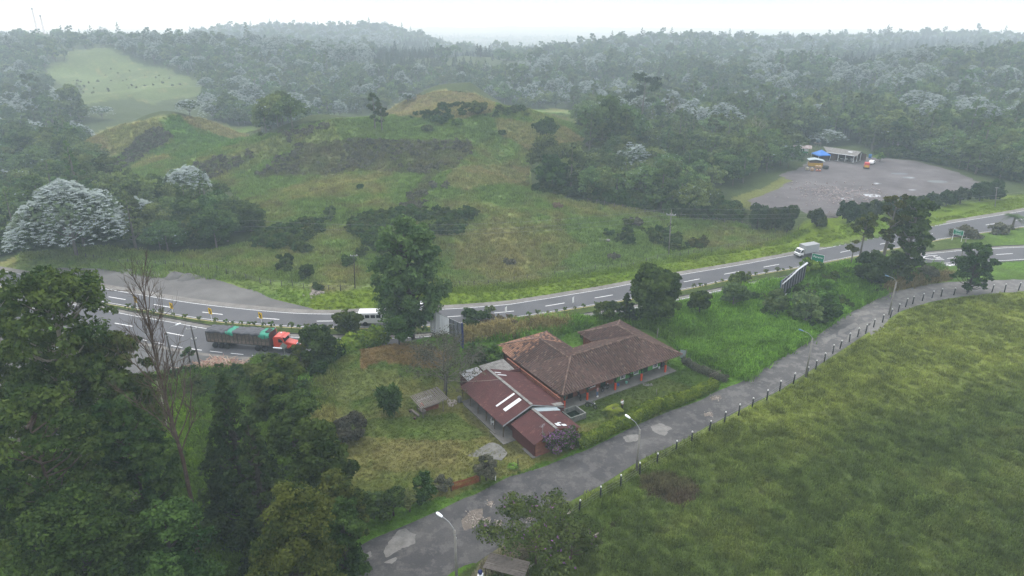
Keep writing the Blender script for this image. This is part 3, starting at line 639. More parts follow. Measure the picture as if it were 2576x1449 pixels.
def stars(seed, h, w, cb, n, cs, nk=7, silver=.9):
    """umbrella crown of big pale star-shaped leaf bunches (silver trumpet-wood)"""
    rng = np.random.default_rng(seed); A = Arr(); W = MB(); tr = h * .016 + .08; R_ = w / 2; q0 = rng.uniform(0, 50)
    W.tube([(0, 0, -.4), (0, 0, cb * .7)], [tr * 1.2, tr * .9], 6, False)
    for k in range(7):
        a_ = k * .9; e = .55 * (k % 2) + .25; x, y = math.cos(a_) * R_ * e, math.sin(a_) * R_ * e
        W.tube([(0, 0, cb * .6), (x * .6, y * .6, cb + (h - cb) * .25), (x, y, cb + (h - cb) * .6)], [tr * .6, tr * .4, tr * .15], 5, False)
    rr_ = np.sqrt(rng.random(n)); aa = rng.uniform(0, 6.283, n); lump = fbm(np.cos(aa) * rr_ * 2.6 + q0, np.sin(aa) * rr_ * 2.6 + q0, 5, 3); edge = 1 + (vnoise(aa * 1.6 + q0, aa * 0, 6) - .5) * .3
    zt = cb * .8 + (h - cb * .8) * (1 - np.minimum(rr_, .995) ** 2.2) ** .55 * (.62 + .65 * lump); zt = zt - rng.exponential(.05, n) * (h - cb)
    P = np.c_[np.cos(aa) * rr_ * R_ * edge, np.sin(aa) * rr_ * R_ * edge, zt, np.where(lump > .40, .4, -.1)]
    P = np.array(P); s = cs * rng.uniform(.7, 1.3, n); sv = np.where(rng.random(n) < silver * sstep(-.3, .3, P[:, 3]), rng.uniform(.55, 1, n), rng.uniform(0, .25, n)); tint = rng.uniform(0, 1, n)
    for k in range(nk):
        a = k * 2 * math.pi / nk + rng.uniform(0, .6, n); tip = np.c_[np.cos(a), np.sin(a), -.28 + rng.uniform(-.2, .25, n)] * s[:, None]
        side = np.c_[-np.sin(a), np.cos(a), np.zeros(n)] * (s * .26)[:, None]; c = P[:, :3]
        V = np.stack([c, c + tip * .6 - side + [0, 0, .05], c + tip, c + tip * .6 + side + [0, 0, .05]], 1).reshape(-1, 3)
        col = np.zeros((n, 3)); col[:, 0] = tint; col[:, 1] = sv * rng.uniform(.8, 1, n); A.add(V, np.arange(4 * n).reshape(-1, 4), np.repeat(col, 4, 0), 0)
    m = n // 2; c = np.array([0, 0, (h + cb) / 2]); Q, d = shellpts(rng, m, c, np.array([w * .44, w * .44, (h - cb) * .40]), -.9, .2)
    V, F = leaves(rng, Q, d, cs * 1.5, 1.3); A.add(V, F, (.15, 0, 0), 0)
    return A, W
def bare(seed, h, w, cb, lean=0.0, depth=4, n0=9, tr=.2, leaf=0, up=.55, sub=4, leafsz=.3):
    """leafless branching tree"""
    rng = np.random.default_rng(seed); W = MB(); A = Arr(); tips = []
    def grow(p, d, ln, r, k):
        q = p; pts = [p]; rr_ = [r]
        for i in range(3):
            d = (d + Vector(rng.normal(0, .11, 3)) + Vector((0, 0, .07 * up))).normalized(); q = q + d * ln / 3; pts.append(q); rr_.append(r * (1 - .2 * (i + 1)))
        W.tube(pts, rr_, 5 if k > 1 else 4, False); tips.append(q)
        if k <= 0: return
        for i in range(sub):
            t = rng.uniform(.3, 1); j = min(2, int(t * 3)); o = pts[j].lerp(pts[j + 1], t * 3 - j)
            nd = (d + Vector(rng.normal(0, .5, 3)) + Vector((0, 0, .15 * up))).normalized(); grow(o, nd, ln * rng.uniform(.45, .7), r * .5, k - 1)
    lx = lean * h
    f = lambda z: Vector((lx * z / h + .012 * h * math.sin(z / h * 5), .01 * h * math.sin(z / h * 7), z))
    W.tube([f(h * t) - Vector((0, 0, .4 if t == 0 else 0)) for t in (0, .2, .4, .6, .8, 1)], [tr * q for q in (1.15, .9, .75, .55, .35, .08)], 7, False)
    for i in range(n0):
        z = cb + (h - cb) * (i + rng.uniform(.1, .9)) / n0 * .95; a = i * 2.4; q = (z - cb) / (h - cb)
        d = Vector((math.cos(a), math.sin(a), up + .5 * q)).normalized(); grow(f(z), d, w * .5 * (1 - .55 * q), tr * .33 * (1 - .5 * q), depth - 2)
    if leaf:
        T = np.array([tuple(t) for t in tips]); P = T[rng.integers(0, len(T), leaf)] + rng.normal(0, .25, (leaf, 3)); V, F = leaves(rng, P, rng.normal(0, 1, (leaf, 3)), leafsz)
        col = np.zeros((leaf, 3)); col[:, 0] = rng.random(leaf); A.add(V, F, np.repeat(col, 4, 0), 0)
    return A, W
LM = dict(
 forest=leafmat('forest_leaf', (.036, .064, .024), (.105, .155, .050), objvar=.35, c=(.36, .42, .42)),
 silver=leafmat('silver_leaf', (.05, .08, .04), (.11, .15, .09), objvar=.12, c=(.50, .56, .57), trans=.15),
 euc=leafmat('eucalyptus_leaf', (.024, .046, .013), (.075, .105, .026), objvar=.12),
 olive=leafmat('olive_leaf', (.022, .040, .012), (.082, .096, .022), objvar=.1),
 pine=leafmat('pine_needles', (.014, .028, .012), (.044, .068, .022), objvar=.1),
 dark=leafmat('dark_leaf', (.017, .036, .010), (.060, .098, .024), objvar=.15),
 lush=leafmat('lush_leaf', (.035, .07, .012), (.10, .17, .028), objvar=.2),
 pale=leafmat('pale_leaf', (.055, .085, .035), (.12, .16, .055), objvar=.15),
 hedge=leafmat('hedge_leaf', (.03, .07, .010), (.16, .235, .03), objvar=.1),
 leafy=leafmat('broad_leaf', (.07, .12, .015), (.26, .29, .04), objvar=.1),
 dry=leafmat('dry_leaf', (.09, .07, .045), (.17, .14, .085), objvar=.2),
 brush=leafmat('brush_leaf', (.055, .058, .038), (.125, .125, .085), objvar=.35),
 purple=leafmat('purple_flower_leaf', (.028, .05, .016), (.06, .09, .025), objvar=.1, c=(.34, .12, .34)),
)
BK = dict(pale=pm('pale_bark', (.42, .38, .32), .35, 2, .9, .4, dirt=(.16, .10, .07), dsc=1.2, damt=.8), red=pm('red_brown_bark', (.085, .052, .038), .4, 3, .9, .5, dirt=(.25, .2, .16), dsc=1, damt=.6),
          dark=pm('dark_bark', (.06, .05, .04), .4, 3, .95, .5), grey=pm('grey_bark', (.17, .155, .13), .35, 3, .9, .4))
def two(A, W, name, lm, bk, root):
    """crown and trunk meshes under a tree's Empty"""
    if A.V: link('crown', A.mesh('crown', LM[lm]), root)
    W2 = Arr(); W2.mb(W, 0); link('trunk', npmesh('trunk', np.concatenate(W2.V), np.concatenate(W2.F), BK[bk], True), root)
    return root
def one(A, W, name, lm, bk):
    A.mb(W, 1); return A.mesh(name, [LM[lm], BK[bk]])
def spec(px, py, Y, wpx):
    """top pixel + distance + width in px -> base location, height, width"""
    t = at(px, py, Y); zg = hz(t.x, Y); d = math.hypot(Y, CH - t.z); return Vector((t.x, Y, zg)), t.z - zg, wpx / FP * math.sqrt(Y * Y + (CH - t.z) ** 2) 
_sd = [100]
def T(name, label, cat, px, py, Y, wpx, kind='round', lm='dark', bk='dark', cb=.25, nl=26, nleaf=9000, ls=.34, group=None, base=None, **k):
    if base is not None: b = gh(*base); Y = b.y
    loc, h, w_ = spec(px, py, Y, wpx); _sd[0] += 1
    A, W = tree(_sd[0], kind, h, w_, h * cb, nl, nleaf, ls, **k)
    return two(A, W, name, lm, bk, empty(name, loc, 0, label, cat, group))
# ---- scatter: one object of many small instanced plants (nobody could count them)
HID = bpy.data.collections.new('plant_shapes')
def geo_scatter(name, P, sc, protos, label, cat, tint=None, seed=0, tilt=0.0):
    P = np.asarray(P, np.float32); n = len(P); me = bpy.data.meshes.new(name); me.vertices.add(n); me.vertices.foreach_set('co', P.ravel())
    rng = np.random.default_rng(seed + n)
    a = me.attributes.new('sc', 'FLOAT_VECTOR', 'POINT'); s3 = np.asarray(sc, np.float32); s3 = np.repeat(s3[:, None], 3, 1) if s3.ndim == 1 else s3; a.data.foreach_set('vector', s3.ravel())
    a = me.attributes.new('ro', 'FLOAT_VECTOR', 'POINT'); ro = np.c_[rng.normal(0, tilt + 1e-4, (n, 2)), rng.uniform(0, 6.283, n)].astype(np.float32); a.data.foreach_set('vector', ro.ravel())
    a = me.attributes.new('pi', 'INT', 'POINT'); a.data.foreach_set('value', rng.integers(0, len(protos), n).astype(np.int32))
    if tint is not None:
        a = me.attributes.new('gcol', 'FLOAT_VECTOR', 'POINT'); a.data.foreach_set('vector', np.asarray(tint, np.float32).ravel())
    o = link(name, me); col = bpy.data.collections.new(name + '_shapes')
    for i, pme in enumerate(protos):
        q = bpy.data.objects.new('%s_shape_%02d' % (name, i), pme); col.objects.link(q)
    ng = bpy.data.node_groups.new(name, 'GeometryNodeTree')
    ng.interface.new_socket('Geometry', in_out='INPUT', socket_type='NodeSocketGeometry'); ng.interface.new_socket('Geometry', in_out='OUTPUT', socket_type='NodeSocketGeometry')
    gi = ng.nodes.new('NodeGroupInput'); go = ng.nodes.new('NodeGroupOutput'); ip = ng.nodes.new('GeometryNodeInstanceOnPoints'); ci = ng.nodes.new('GeometryNodeCollectionInfo')
    ci.inputs['Collection'].default_value = col; ci.inputs['Separate Children'].default_value = True; ci.inputs['Reset Children'].default_value = True
    def attr(nm, ty):
        q = ng.nodes.new('GeometryNodeInputNamedAttribute'); q.data_type = ty; q.inputs['Name'].default_value = nm; return q.outputs['Attribute']
    m2p = ng.nodes.new('GeometryNodeMeshToPoints'); ng.links.new(gi.outputs[0], m2p.inputs['Mesh']); ng.links.new(m2p.outputs[0], ip.inputs['Points'])
    ng.links.new(ci.outputs[0], ip.inputs['Instance']); ip.inputs['Pick Instance'].default_value = True
    ng.links.new(attr('pi', 'INT'), ip.inputs['Instance Index']); ng.links.new(attr('sc', 'FLOAT_VECTOR'), ip.inputs['Scale'])
    e2r = ng.nodes.new('FunctionNodeEulerToRotation'); ng.links.new(attr('ro', 'FLOAT_VECTOR'), e2r.inputs[0]); ng.links.new(e2r.outputs[0], ip.inputs['Rotation'])
    ng.links.new(ip.outputs[0], go.inputs[0])
    md = o.modifiers.new('scatter', 'NODES'); md.node_group = ng
    return tag(o, label, cat, kind='stuff')
# ---------------------------------------------------------------- the forest
_g = np.random.default_rng(11)
def forest_points():
    out = []
    for y0, y1, stp in ((150, 420, 6.2), (420, 800, 8.5), (800, 1500, 13), (1500, 3600, 26)):
        ys = np.arange(y0, y1, stp)
        for yy in ys:
            xw = yy * .86 + 40; xx = np.arange(-xw, xw, stp) + _g.uniform(-.5, .5) * stp
            out.append(np.c_[xx + _g.uniform(-.42, .42, len(xx)) * stp, yy + _g.uniform(-.42, .42, len(xx)) * stp, np.full(len(xx), stp)])
    return np.concatenate(out)
FPt = forest_points(); fx, fy, fs = FPt.T
fz = height(fx, fy); fpx, fpy = proj(fx, fy, fz)
RIGHTCLEAR = [(1780,495),(1900,455),(1985,430),(2000,392),(1980,385),(1970,372),(2040,355),(2130,355),(2200,385),(2300,398),(2420,428),(2500,455),(2700,470),(2700,720),(1500,720),(1500,560),(1860,562)]
ok = (fy > fUF(fx) + 9) & ~inpoly(fpx, fpy, HILLL) & ~inpoly(fpx, fpy, RIGHTCLEAR)
wn = (fbm(fx / 40, fy / 40, 77, 2) - .5) * 30
ok &= ~inpoly(fpx + wn, fpy + wn * .4, PASTL)
h2x, h2y = proj(fx, fy, fz + 15.0); ok &= ~inpoly(h2x + wn * .5, h2y, PASTL) & ~((h2x > 1920) & (h2x < 2250) & (h2y > 335) & (h2y < 440) & (fy < 262)); hpx, hpy = proj(fx, fy, fz + 8.0); ok &= ~((fy < 430) & (fpx > 540) & (fpx < 1480) & (hpy < 262)); ok &= ~inpoly(hpx + wn * .5, hpy, PASTL) & ~inpoly(hpx, hpy + 8, HILLL)
far_clear = (fbm(fx / 160, fy / 160, 71, 3) > .60) & (fy > 620)
ok &= ~(far_clear & (_g.random(len(fx)) < .75)) & ~((fpx < 70) & (fpy > 655)) & (fpx > -120) & (fpx < 2700)
fx, fy, fz, fs, fpx, fpy = (a[ok] for a in (fx, fy, fz, fs, fpx, fpy))
svf = np.clip((fbm(fx / 70, fy / 70, 91, 3) - .5) * 4.0 + .13, .075, .55) * ((fy > 330) | (fpx < 420)) * (1 - sstep(900, 1600, fy) * .6)
svf = svf * (np.hypot(fy, CH - fz) > 300)
svf = np.where((fpy < 300) & (fpx > 560) & (fpx < 1000), svf * 1.5 + .08, svf)
is_s = _g.random(len(fx)) < svf
dst = np.hypot(fy, CH - fz)
scl = _g.uniform(.72, 1.3, len(fx)) * np.clip(fs / 8, 1, 1.3) * np.where(fy > 420, .82, 1) * (1 + .35 * (_g.random(len(fx)) < .06))
scl = np.where(dst < 260, scl * .82, scl)
mesh_g, mesh_gn, mesh_s = [], [], []
for i in range(7):
    k = ('round', 'dome', 'round', 'tall', 'dome', 'cone', 'round')[i]; h = (10, 9, 12, 14, 10, 15, 11)[i]; w_ = (10, 12, 9, 7.5, 13, 6.5, 11)[i]
    mesh_g.append(one(*tree(500 + i, k, h, w_, h * .22, 18, 1500, .72, limbs=False, silver=.04 if i in (1, 4) else 0), 'forest_tree', 'forest', 'grey'))
    mesh_gn.append(one(*tree(520 + i, k, h, w_, h * .22, 30, 6500, .36, limbn=6, silver=.03 if i in (1, 4) else 0), 'forest_tree', 'forest', 'grey'))
for i in range(4): mesh_s.append(one(*stars(540 + i, 11, 10 + i, 4.5, 520, .55), 'silver_tree', 'silver', 'grey'))
mesh_pl = [one(*tree(560 + i, 'cone', 10, 5, 2, 22, 1300, .6, limbs=False), 'plantation_tree', 'pine', 'dark') for i in range(2)]
plant_z = inpoly(fpx, fpy, [(930,150),(990,118),(1040,108),(1110,150),(1240,140),(1250,185),(1100,190),(1000,190),(940,180)]) | inpoly(fpx, fpy, [(2080,170),(2300,105),(2440,112),(2700,118),(2700,150),(2420,145),(2240,160),(2120,195)])
is_s &= ~plant_z
order = np.argsort(dst / scl)
def zone(px, py, d):
    L = ((110, 'at the far left edge'), (260, 'above the big silver tree'), (420, 'left of the small hills'), (560, 'below the green hillock'), (760, 'behind the left hillock'), (930, 'behind the grassy plateau'), (1150, 'behind the hay-coloured hilltop'), (1330, 'just right of the hay-coloured hilltop'),
         (1480, 'at the pasture corner'), (1620, 'below the huge dark tree'), (1760, 'right of the huge dark tree'), (1900, 'left of the tin-roofed shack'), (2060, 'behind the tin-roofed shack'), (2220, 'behind the open shed'), (2400, 'behind the right half of the gravel lot'), (9999, 'at the far right edge'))
    side = next(n for x, n in L if px < x); dep = 'edge row' if d < 225 else 'second row' if d < 255 else 'third row' if d < 285 else 'fourth row' if d < 320 else 'fifth row' if d < 350 else 'middle rows' if d < 390 else 'farther rows' if d < 440 else 'upper rows' if d < 510 else 'hazy upper rows'
    return side, dep
SH = ('round-crowned', 'flat-topped', 'compact round', 'narrow upright', 'wide flat-topped', 'pointed', 'broad round')
cg = cs_ = 0; used = np.zeros(len(fx), bool)
for i in order:
    if plant_z[i]: continue
    if is_s[i]:
        if cs_ >= 210: continue
        cs_ += 1; nm, me_ = 'silver_tree', mesh_s[_g.integers(0, 4)]; kind_, grp = 'silver umbrella tree', 'silver-leaved trees scattered in the forest'
    else:
        if cg >= 299: continue
        cg += 1; vi = _g.integers(0, 7); nm, me_ = 'forest_tree', (mesh_gn if dst[i] < 330 else mesh_g)[vi]; kind_, grp = SH[vi] + ' green tree', 'green trees of the forest'
    used[i] = True; s_, d_ = zone(fpx[i], fpy[i], dst[i]); o = link(nm, me_)
    sc_ = float(scl[i]); place(o, (fx[i], fy[i], fz[i] - .3), _g.uniform(0, 6.28), (sc_, sc_, sc_ * _g.uniform(.85, 1.15)), '%s%s %s, forest %s' % ('large ' if scl[i] > 1.15 else 'small ' if scl[i] < .85 else '', kind_, s_, d_), 'tree', grp)
r_ = ~used
def sc3(m): s = scl[m]; return np.c_[s, s, s * _g.uniform(.8, 1.15, m.sum())]
m = r_ & ~is_s & ~plant_z; geo_scatter('far_forest', np.c_[fx, fy, fz - .4][m], sc3(m), mesh_g, 'hazy green forest covering the valley and far ridges', 'forest')
m = r_ & is_s; geo_scatter('far_silver_trees', np.c_[fx, fy, fz - .4][m], sc3(m), mesh_s, 'pale silver crowns dotted through the distant forest', 'forest')
m = r_ & plant_z; geo_scatter('tree_plantation', np.c_[fx, fy, fz - .4][m], sc3(m), mesh_pl, 'dark even plantation trees on the middle and right ridges', 'forest')
# ================================================================ farmhouse and outbuildings (house frame: u along the front, v into the plot)
HR = R(32.2)
def UV(u, v, z=0.0): return Vector((HO[0] + u * HU[0] + v * HV[0], HO[1] + u * HU[1] + v * HV[1], z))
def brickmat(name, a, b, mortar, sx=1.0):
    m, t, o = nodes(name); c = t.nodes.new('ShaderNodeTexCoord'); s = N(t, 'ShaderNodeSeparateXYZ'); t.links.new(c.outputs['Object'], s.inputs[0])
    ad = N(t, 'ShaderNodeMath', operation='ADD'); t.links.new(s.outputs[0], ad.inputs[0]); t.links.new(s.outputs[1], ad.inputs[1])
    cb = N(t, 'ShaderNodeCombineXYZ'); t.links.new(ad.outputs[0], cb.inputs[0]); t.links.new(s.outputs[2], cb.inputs[1])
    br = t.nodes.new('ShaderNodeTexBrick'); br.inputs['Scale'].default_value = 1.0; br.inputs['Brick Width'].default_value = .42; br.inputs['Row Height'].default_value = .24
    br.inputs['Mortar Size'].default_value = .022; br.inputs['Color1'].default_value = (*a, 1); br.inputs['Color2'].default_value = (*b, 1); br.inputs['Mortar'].default_value = (*mortar, 1); br.inputs['Bias'].default_value = 0
    t.links.new(cb.outputs[0], br.inputs[0]); n = noise(t, texco(t), 2.5, 6, .7)
    col = mix(t, 1, br.outputs[0], ramp(t, n, [(.3, .6), (.7, 1.25)]), 'MULTIPLY')
    finish(t, o, col, .9, bump(t, br.outputs[1], -.4, .02), spec=.15); return m
M_BR = brickmat('clay_block_brick', (.22, .075, .045), (.16, .058, .04), (.12, .08, .065))
M_GREEN = pm('green_wall_paint', (.11, .36, .08), .2, 1.2, .8, .1, dirt=(.08, .15, .06), dsc=.8, damt=.5)
M_ORG = pm('orange_paint', (.62, .07, .015), .2, 2, .7, .1)
M_DG = pm('dark_green_timber', (.02, .05, .03), .4, 4, .8, .2)
M_TIM = pm('old_timber', (.12, .085, .055), .4, 4, .9, .4); M_WD = pm('grey_weathered_wood', (.19, .165, .145), .35, 3, .9, .4, dirt=(.08, .07, .06), dsc=2)
M_SLAB = asphalt('veranda_concrete', (.10, .095, .088), (.15, .142, .13), (.2, .19, .18), .5)
M_DKIN = pm('dark_interior', (.025, .022, .02), .3, 2, .95, 0)
M_WHT = pm('white_paint', (.75, .76, .76), .1, 3, .5, .05, dirt=(.35, .34, .31), dsc=2, damt=.4)
M_GLS = pm('window_glass', (.03, .04, .05), .1, 2, .12, 0, spec=.6)
def tilemat():
    m, t, o = nodes('clay_roof_tile'); a = t.nodes.new('ShaderNodeAttribute'); a.attribute_name = 'tint'
    v = texco(t); n = noise(t, v, 1.1, 8, .75); n2 = noise(t, v, 14, 4, .7)
    c = mix(t, ramp(t, n, [(.45, 0), (.7, .55)]), a.outputs['Color'], (.055, .045, .038)); c = mix(t, 1, c, ramp(t, n2, [(.3, .7), (.7, 1.25)]), 'MULTIPLY')
    finish(t, o, c, .92, bump(t, n2, .4, .02), spec=.1); return m
M_TILE = tilemat()
ROOF = [(0, 0, 24.4, 11.3), (0, 0, 10.4, 19.0), (14.8, 0, 24.4, 15.7)]; SLP = .43; EZ = 2.5
def roofz(u, v):
    z = -9
    for a, b, c, d in ROOF: z = max(z, EZ + SLP * min(u - a, c - u, v - b, d - v))
    return z
def tiled_roof(parent):
    rng = np.random.default_rng(3); V, F, K = [], [], []; n = 0
    pitch, ln = .42, .42
    for (a, b, c, d) in ROOF:
        for side in range(4):
            L = (c - a) if side in (0, 2) else (d - b); D = min(c - a, d - b) / 2 + .1
            for i in range(int(L / pitch)):
                s = (i + .5) * L / int(L / pitch)
                for j in range(int(D / ln) + 1):
                    t = j * ln - .12; tm = t + ln / 2
                    f = {0: (a + s, b + tm), 1: (c - tm, b + s), 2: (a + s, d - tm), 3: (a + tm, b + s)}[side]
                    if min(f[0] - a, c - f[0], f[1] - b, d - f[1]) < tm - .06 - .01: continue
                    zz = EZ + SLP * tm
                    if roofz(*f) > zz + .06: continue
                    dv = {0: (0, 1), 1: (-1, 0), 2: (0, -1), 3: (1, 0)}[side]; sd = (-dv[1], dv[0])
                    base = {0: (a + s, b), 1: (c, b + s), 2: (a + s, d), 3: (a, b + s)}[side]
                    r0, r1 = .155, .13; off = rng.normal(0, .012, 2); dz = rng.normal(0, .012); vs = []
                    for tt, rr_, up in ((t - .03 + off[0], r0, .035), (t + ln + .03, r1, .0)):
                        for q in range(5):
                            an = math.pi * q / 4; w_ = -math.cos(an) * rr_ + off[1]
                            vs.append((base[0] + dv[0] * tt + sd[0] * w_, base[1] + dv[1] * tt + sd[1] * w_, EZ + SLP * tt + up + dz + math.sin(an) * rr_ * 1.1))
                    V += vs; F += [(n + q, n + q + 1, n + 6 + q, n + 5 + q) for q in range(4)]
                    # hand-made clay: every tile its own colour, newer orange tiles on the far-left wing
                    k = rng.random(); new = (f[0] < 5.2 and f[1] > 12.5 and rng.random() < .35 + .5 * (f[1] > 15)) or (f[1] > 13.5 and f[0] < 10 and rng.random() < .5)
                    cc = np.array((.088, .055, .047)) * rng.uniform(.75, 1.2)
                    if k > .93: cc = np.array((.135, .092, .075)) * rng.uniform(.8, 1.2)
                    elif k < .06: cc = np.array((.06, .047, .044))
                    if new: cc = np.array((.30, .165, .11)) * rng.uniform(.6, 1.2)
                    K += [cc] * 10; n += 10
    lines = [((5.2, 5.4), (5.2, 13.8)), ((5.65, 5.65), (19.2, 5.65)), ((19.6, 5.2), (19.6, 10.9)), ((0, 0), (5.6, 5.6)), ((24.4, 0), (19.2, 5.2)), ((0, 19), (5.2, 13.8)), ((10.4, 19), (5.2, 13.8)), ((14.8, 15.7), (19.6, 10.9)), ((24.4, 15.7), (19.6, 10.9))]
    for (p, q) in lines:
        L = math.dist(p, q); m = int(L / .4); dx, dy = (q[0] - p[0]) / L, (q[1] - p[1]) / L; sx, sy = -dy, dx
        for i in range(m):
            vs = []
            for tt, rr_, up in ((i * L / m - .03, .17, .05), ((i + 1) * L / m + .03, .14, .02)):
                u, v = p[0] + dx * tt, p[1] + dy * tt; z = roofz(min(max(u, .01), 24.39), min(max(v, .01), 18.99)); z = max(z, EZ)
                for k in range(5):
                    an = math.pi * k / 4; vs.append((u - sx * math.cos(an) * rr_, v - sy * math.cos(an) * rr_, z + up + .05 + math.sin(an) * rr_))
            V += vs; F += [(n + k, n + k + 1, n + 6 + k, n + 5 + k) for k in range(4)]; K += [np.array((.125, .085, .07)) * rng.uniform(.6, 1.5)] * 10; n += 10
    # trough tiles underneath, one hipped sheet; near-black colour paints the shade between rows
    us = np.arange(0, 24.41, .2); vs_ = np.arange(0, 19.01, .2); idx = {}
    for i, u in enumerate(us):
        for j, v in enumerate(vs_):
            z = roofz(min(u, 24.39), min(v, 18.99)) if any(a - 1e-6 <= u <= c + 1e-6 and b - 1e-6 <= v <= d + 1e-6 for a, b, c, d in ROOF) else None
            if z is not None: idx[i, j] = n; V.append((u, v, max(z, EZ) - .01)); K.append((.03, .022, .02)); n += 1
    for (i, j) in list(idx):
        if (i + 1, j) in idx and (i, j + 1) in idx and (i + 1, j + 1) in idx: F.append((idx[i, j], idx[i + 1, j], idx[i + 1, j + 1], idx[i, j + 1]))
    return link('roof', npmesh('roof', np.array(V), np.array(F), M_TILE, False, np.array(K)), parent)
def window(parent, u, v, z, w_, h_, along='u', bars=2, pane=M_GLS):
    """frame + recessed pane; faces -v"""
    fr = MB(); t = .07
    fr.box((u, v - .03, z + h_ - t / 2), (w_, .12, t)); fr.box((u, v - .03, z + t / 2), (w_ + .1, .16, t))
    for s in (-1, 1): fr.box((u + s * (w_ / 2 - t / 2), v - .03, z + h_ / 2), (t, .12, h_ - 2 * t))
    for i in range(1, bars + 1): fr.box((u - w_ / 2 + i * w_ / (bars + 1), v - .035, z + h_ / 2), (.035, .06, h_ - 2 * t))
    o = fr.build('window', M_WHT, parent); MB().box((u, v + .0, z + h_ / 2), (w_ - .1, .03, h_ - .1)).build('pane', pane, o); return o
def farmhouse():
    H = empty('farmhouse', UV(0, 0), HR, 'long farmhouse with hipped brown clay tile roof, brick and green walls', 'house')
    tiled_roof(H)
    sl = MB(); sl.box((11.6, 1.0, .06), (22.6, 2.9, .14)); sl.build('veranda_floor', M_SLAB, H)
    # walls
    b = MB(); b.box((-.45, 7.3, 1.15), (.22, 14.8, 2.35)); b.box((5.9, 2.12, 1.3), (11.6, .2, 2.56)); b.box((.25, 1.1, 1.2), (1.6, .18, 2.2)); b.box((.9, 10.0, 1.3), (.2, 15.5, 2.6))
    b.build('brick_wall', M_BR, H)
    gw = MB(); gw.box((16.85, 2.12, 1.33), (10.0, .2, 2.58)); gw.build('green_wall', M_GREEN, H)
    iw = MB(); iw.box((5.5, 17.9, 1.2), (9.2, .2, 2.4)); iw.box((9.6, 14.4, 1.3), (.2, 6.8, 2.6)); iw.box((12.6, 10.6, 1.3), (6.2, .2, 2.6)); iw.box((15.6, 12.6, 1.3), (.2, 4.2, 2.6)); iw.box((19.6, 14.9, 1.2), (8.2, .2, 2.4)); iw.box((23.2, 8.8, 1.3), (.2, 12.0, 2.6)); iw.box((21.9, 8.0, 1.3), (.15, 11.6, 2.4))
    iw.build('rear_wall', M_BR, H)
    for u in (7.0, 16.2, 20.4, 13.4): window(H, u, 2.0, .75 if u == 7.0 else .35, 1.5 if u == 7.0 else .95, 1.35 if u == 7.0 else 1.7)
    for u, c in ((3.0, M_DKIN), (9.4, M_DG), (18.3, M_DG)):
        d = MB(); d.box((u, 2.0, 1.15), (.95, .08, 2.05)); d.build('door', c, H)
    for u in (.6, 4.9, 10.4, 15.8, 21.0):
        p = MB(); v0 = .25; p.box((u, v0, .75), (.24, .24, 1.3)); po = p.build('post', M_ORG, H)
        q = MB(); q.box((u, v0, 1.85), (.17, .17, .9))
        for a, bb in ((-1, 0), (1, 0), (0, 1)): q.tube([(u, v0, 1.75), (u + a * .75, v0 + bb * .75, 2.5 + bb * .25)], .055, 5)
        q.build('brace', M_DG if u < 17 else pm('ochre_timber', (.22, .15, .04), .3), po)
    bm_ = MB(); bm_.box((12, .25, 2.38), (23.6, .12, .14)); bm_.build('eave_beam', M_DG, H)
    rf = MB()
    for u in np.arange(.5, 24, .8): rf.tube([(u, .04, EZ - .06), (u, 2.2, EZ + SLP * 2.2 - .08)], .045, 4)
    rf.build('rafters', M_TIM, H)
    return H
farmhouse()
# corrugated roofs
def corrug(mb, A, B, C_, D, pitch=.18, amp=.028, th=.02):
    """sheet with corners A,B along the ridge side and D,C along the eave; ribs run from ridge to eave"""
    A, B, C_, D = map(Vector, (A, B, C_, D)); L = (B - A).length; n = max(4, int(L / pitch) * 4); nrm = (B - A).cross(D - A).normalized(); nrm = nrm if nrm.z > 0 else -nrm; vs = []
    for i in range(n + 1):
        t = i / n; w_ = math.sin(t * n / 4 * 2 * math.pi) * amp
        vs += [A.lerp(B, t) + nrm * w_, D.lerp(C_, t) + nrm * w_]
    k = len(vs); vs += [v - nrm * th for v in vs]
    fs = [(2 * i, 2 * i + 2, 2 * i + 3, 2 * i + 1) for i in range(n)] + [(k + 2 * i, k + 2 * i + 1, k + 2 * i + 3, k + 2 * i + 2) for i in range(n)]
    fs += [(0, 1, k + 1, k), (2 * n, k + 2 * n, k + 2 * n + 1, 2 * n + 1)]
    mb.raw(vs, fs)
def redroofmat():
    m, t, o = nodes('rusty_red_roof_paint'); v = texco(t, (1, 1, 1)); n = noise(t, v, .7, 6, .6); c = ramp(t, n, [(.3, (.052, .015, .014)), (.55, (.070, .019, .018)), (.75, (.085, .028, .026))])
    s = noise(t, texco(t, (1.1, 7.0, 1)), 1.0, 8, .75); s2 = noise(t, v, .55, 3, .5)
    k = mix(t, 1, ramp(t, s, [(.56, 0), (.62, .8)]), ramp(t, s2, [(.48, 0), (.6, 1)]), 'MULTIPLY'); c = mix(t, k, c, (.24, .12, .08))
    finish(t, o, c, .65, bump(t, noise(t, v, 20, 3), .2, .01), spec=.3); return m
M_RR_ = redroofmat()
M_ASB = pm('grey_cement_sheet', (.27, .26, .245), .3, 2, .9, .3, dirt=(.09, .085, .075), dsc=1.6, damt=.8)
M_ZNC = pm('zinc_sheet', (.38, .40, .42), .2, 1.5, .45, .1, metal=.3, dirt=(.25, .16, .12), dsc=1.2, damt=.5)
M_SKY = pm('translucent_sheet', (.52, .54, .56), .08, 2, .4, .05, dirt=(.4, .4, .4), dsc=2, damt=.3)
M_SKB = pm('bluish_translucent_sheet', (.42, .50, .53), .3, 1.5, .5, .05, dirt=(.25, .2, .17), dsc=1.5, damt=.6)
M_RW = pm('maroon_boards', (.10, .028, .025), .3, 4, .85, .3)
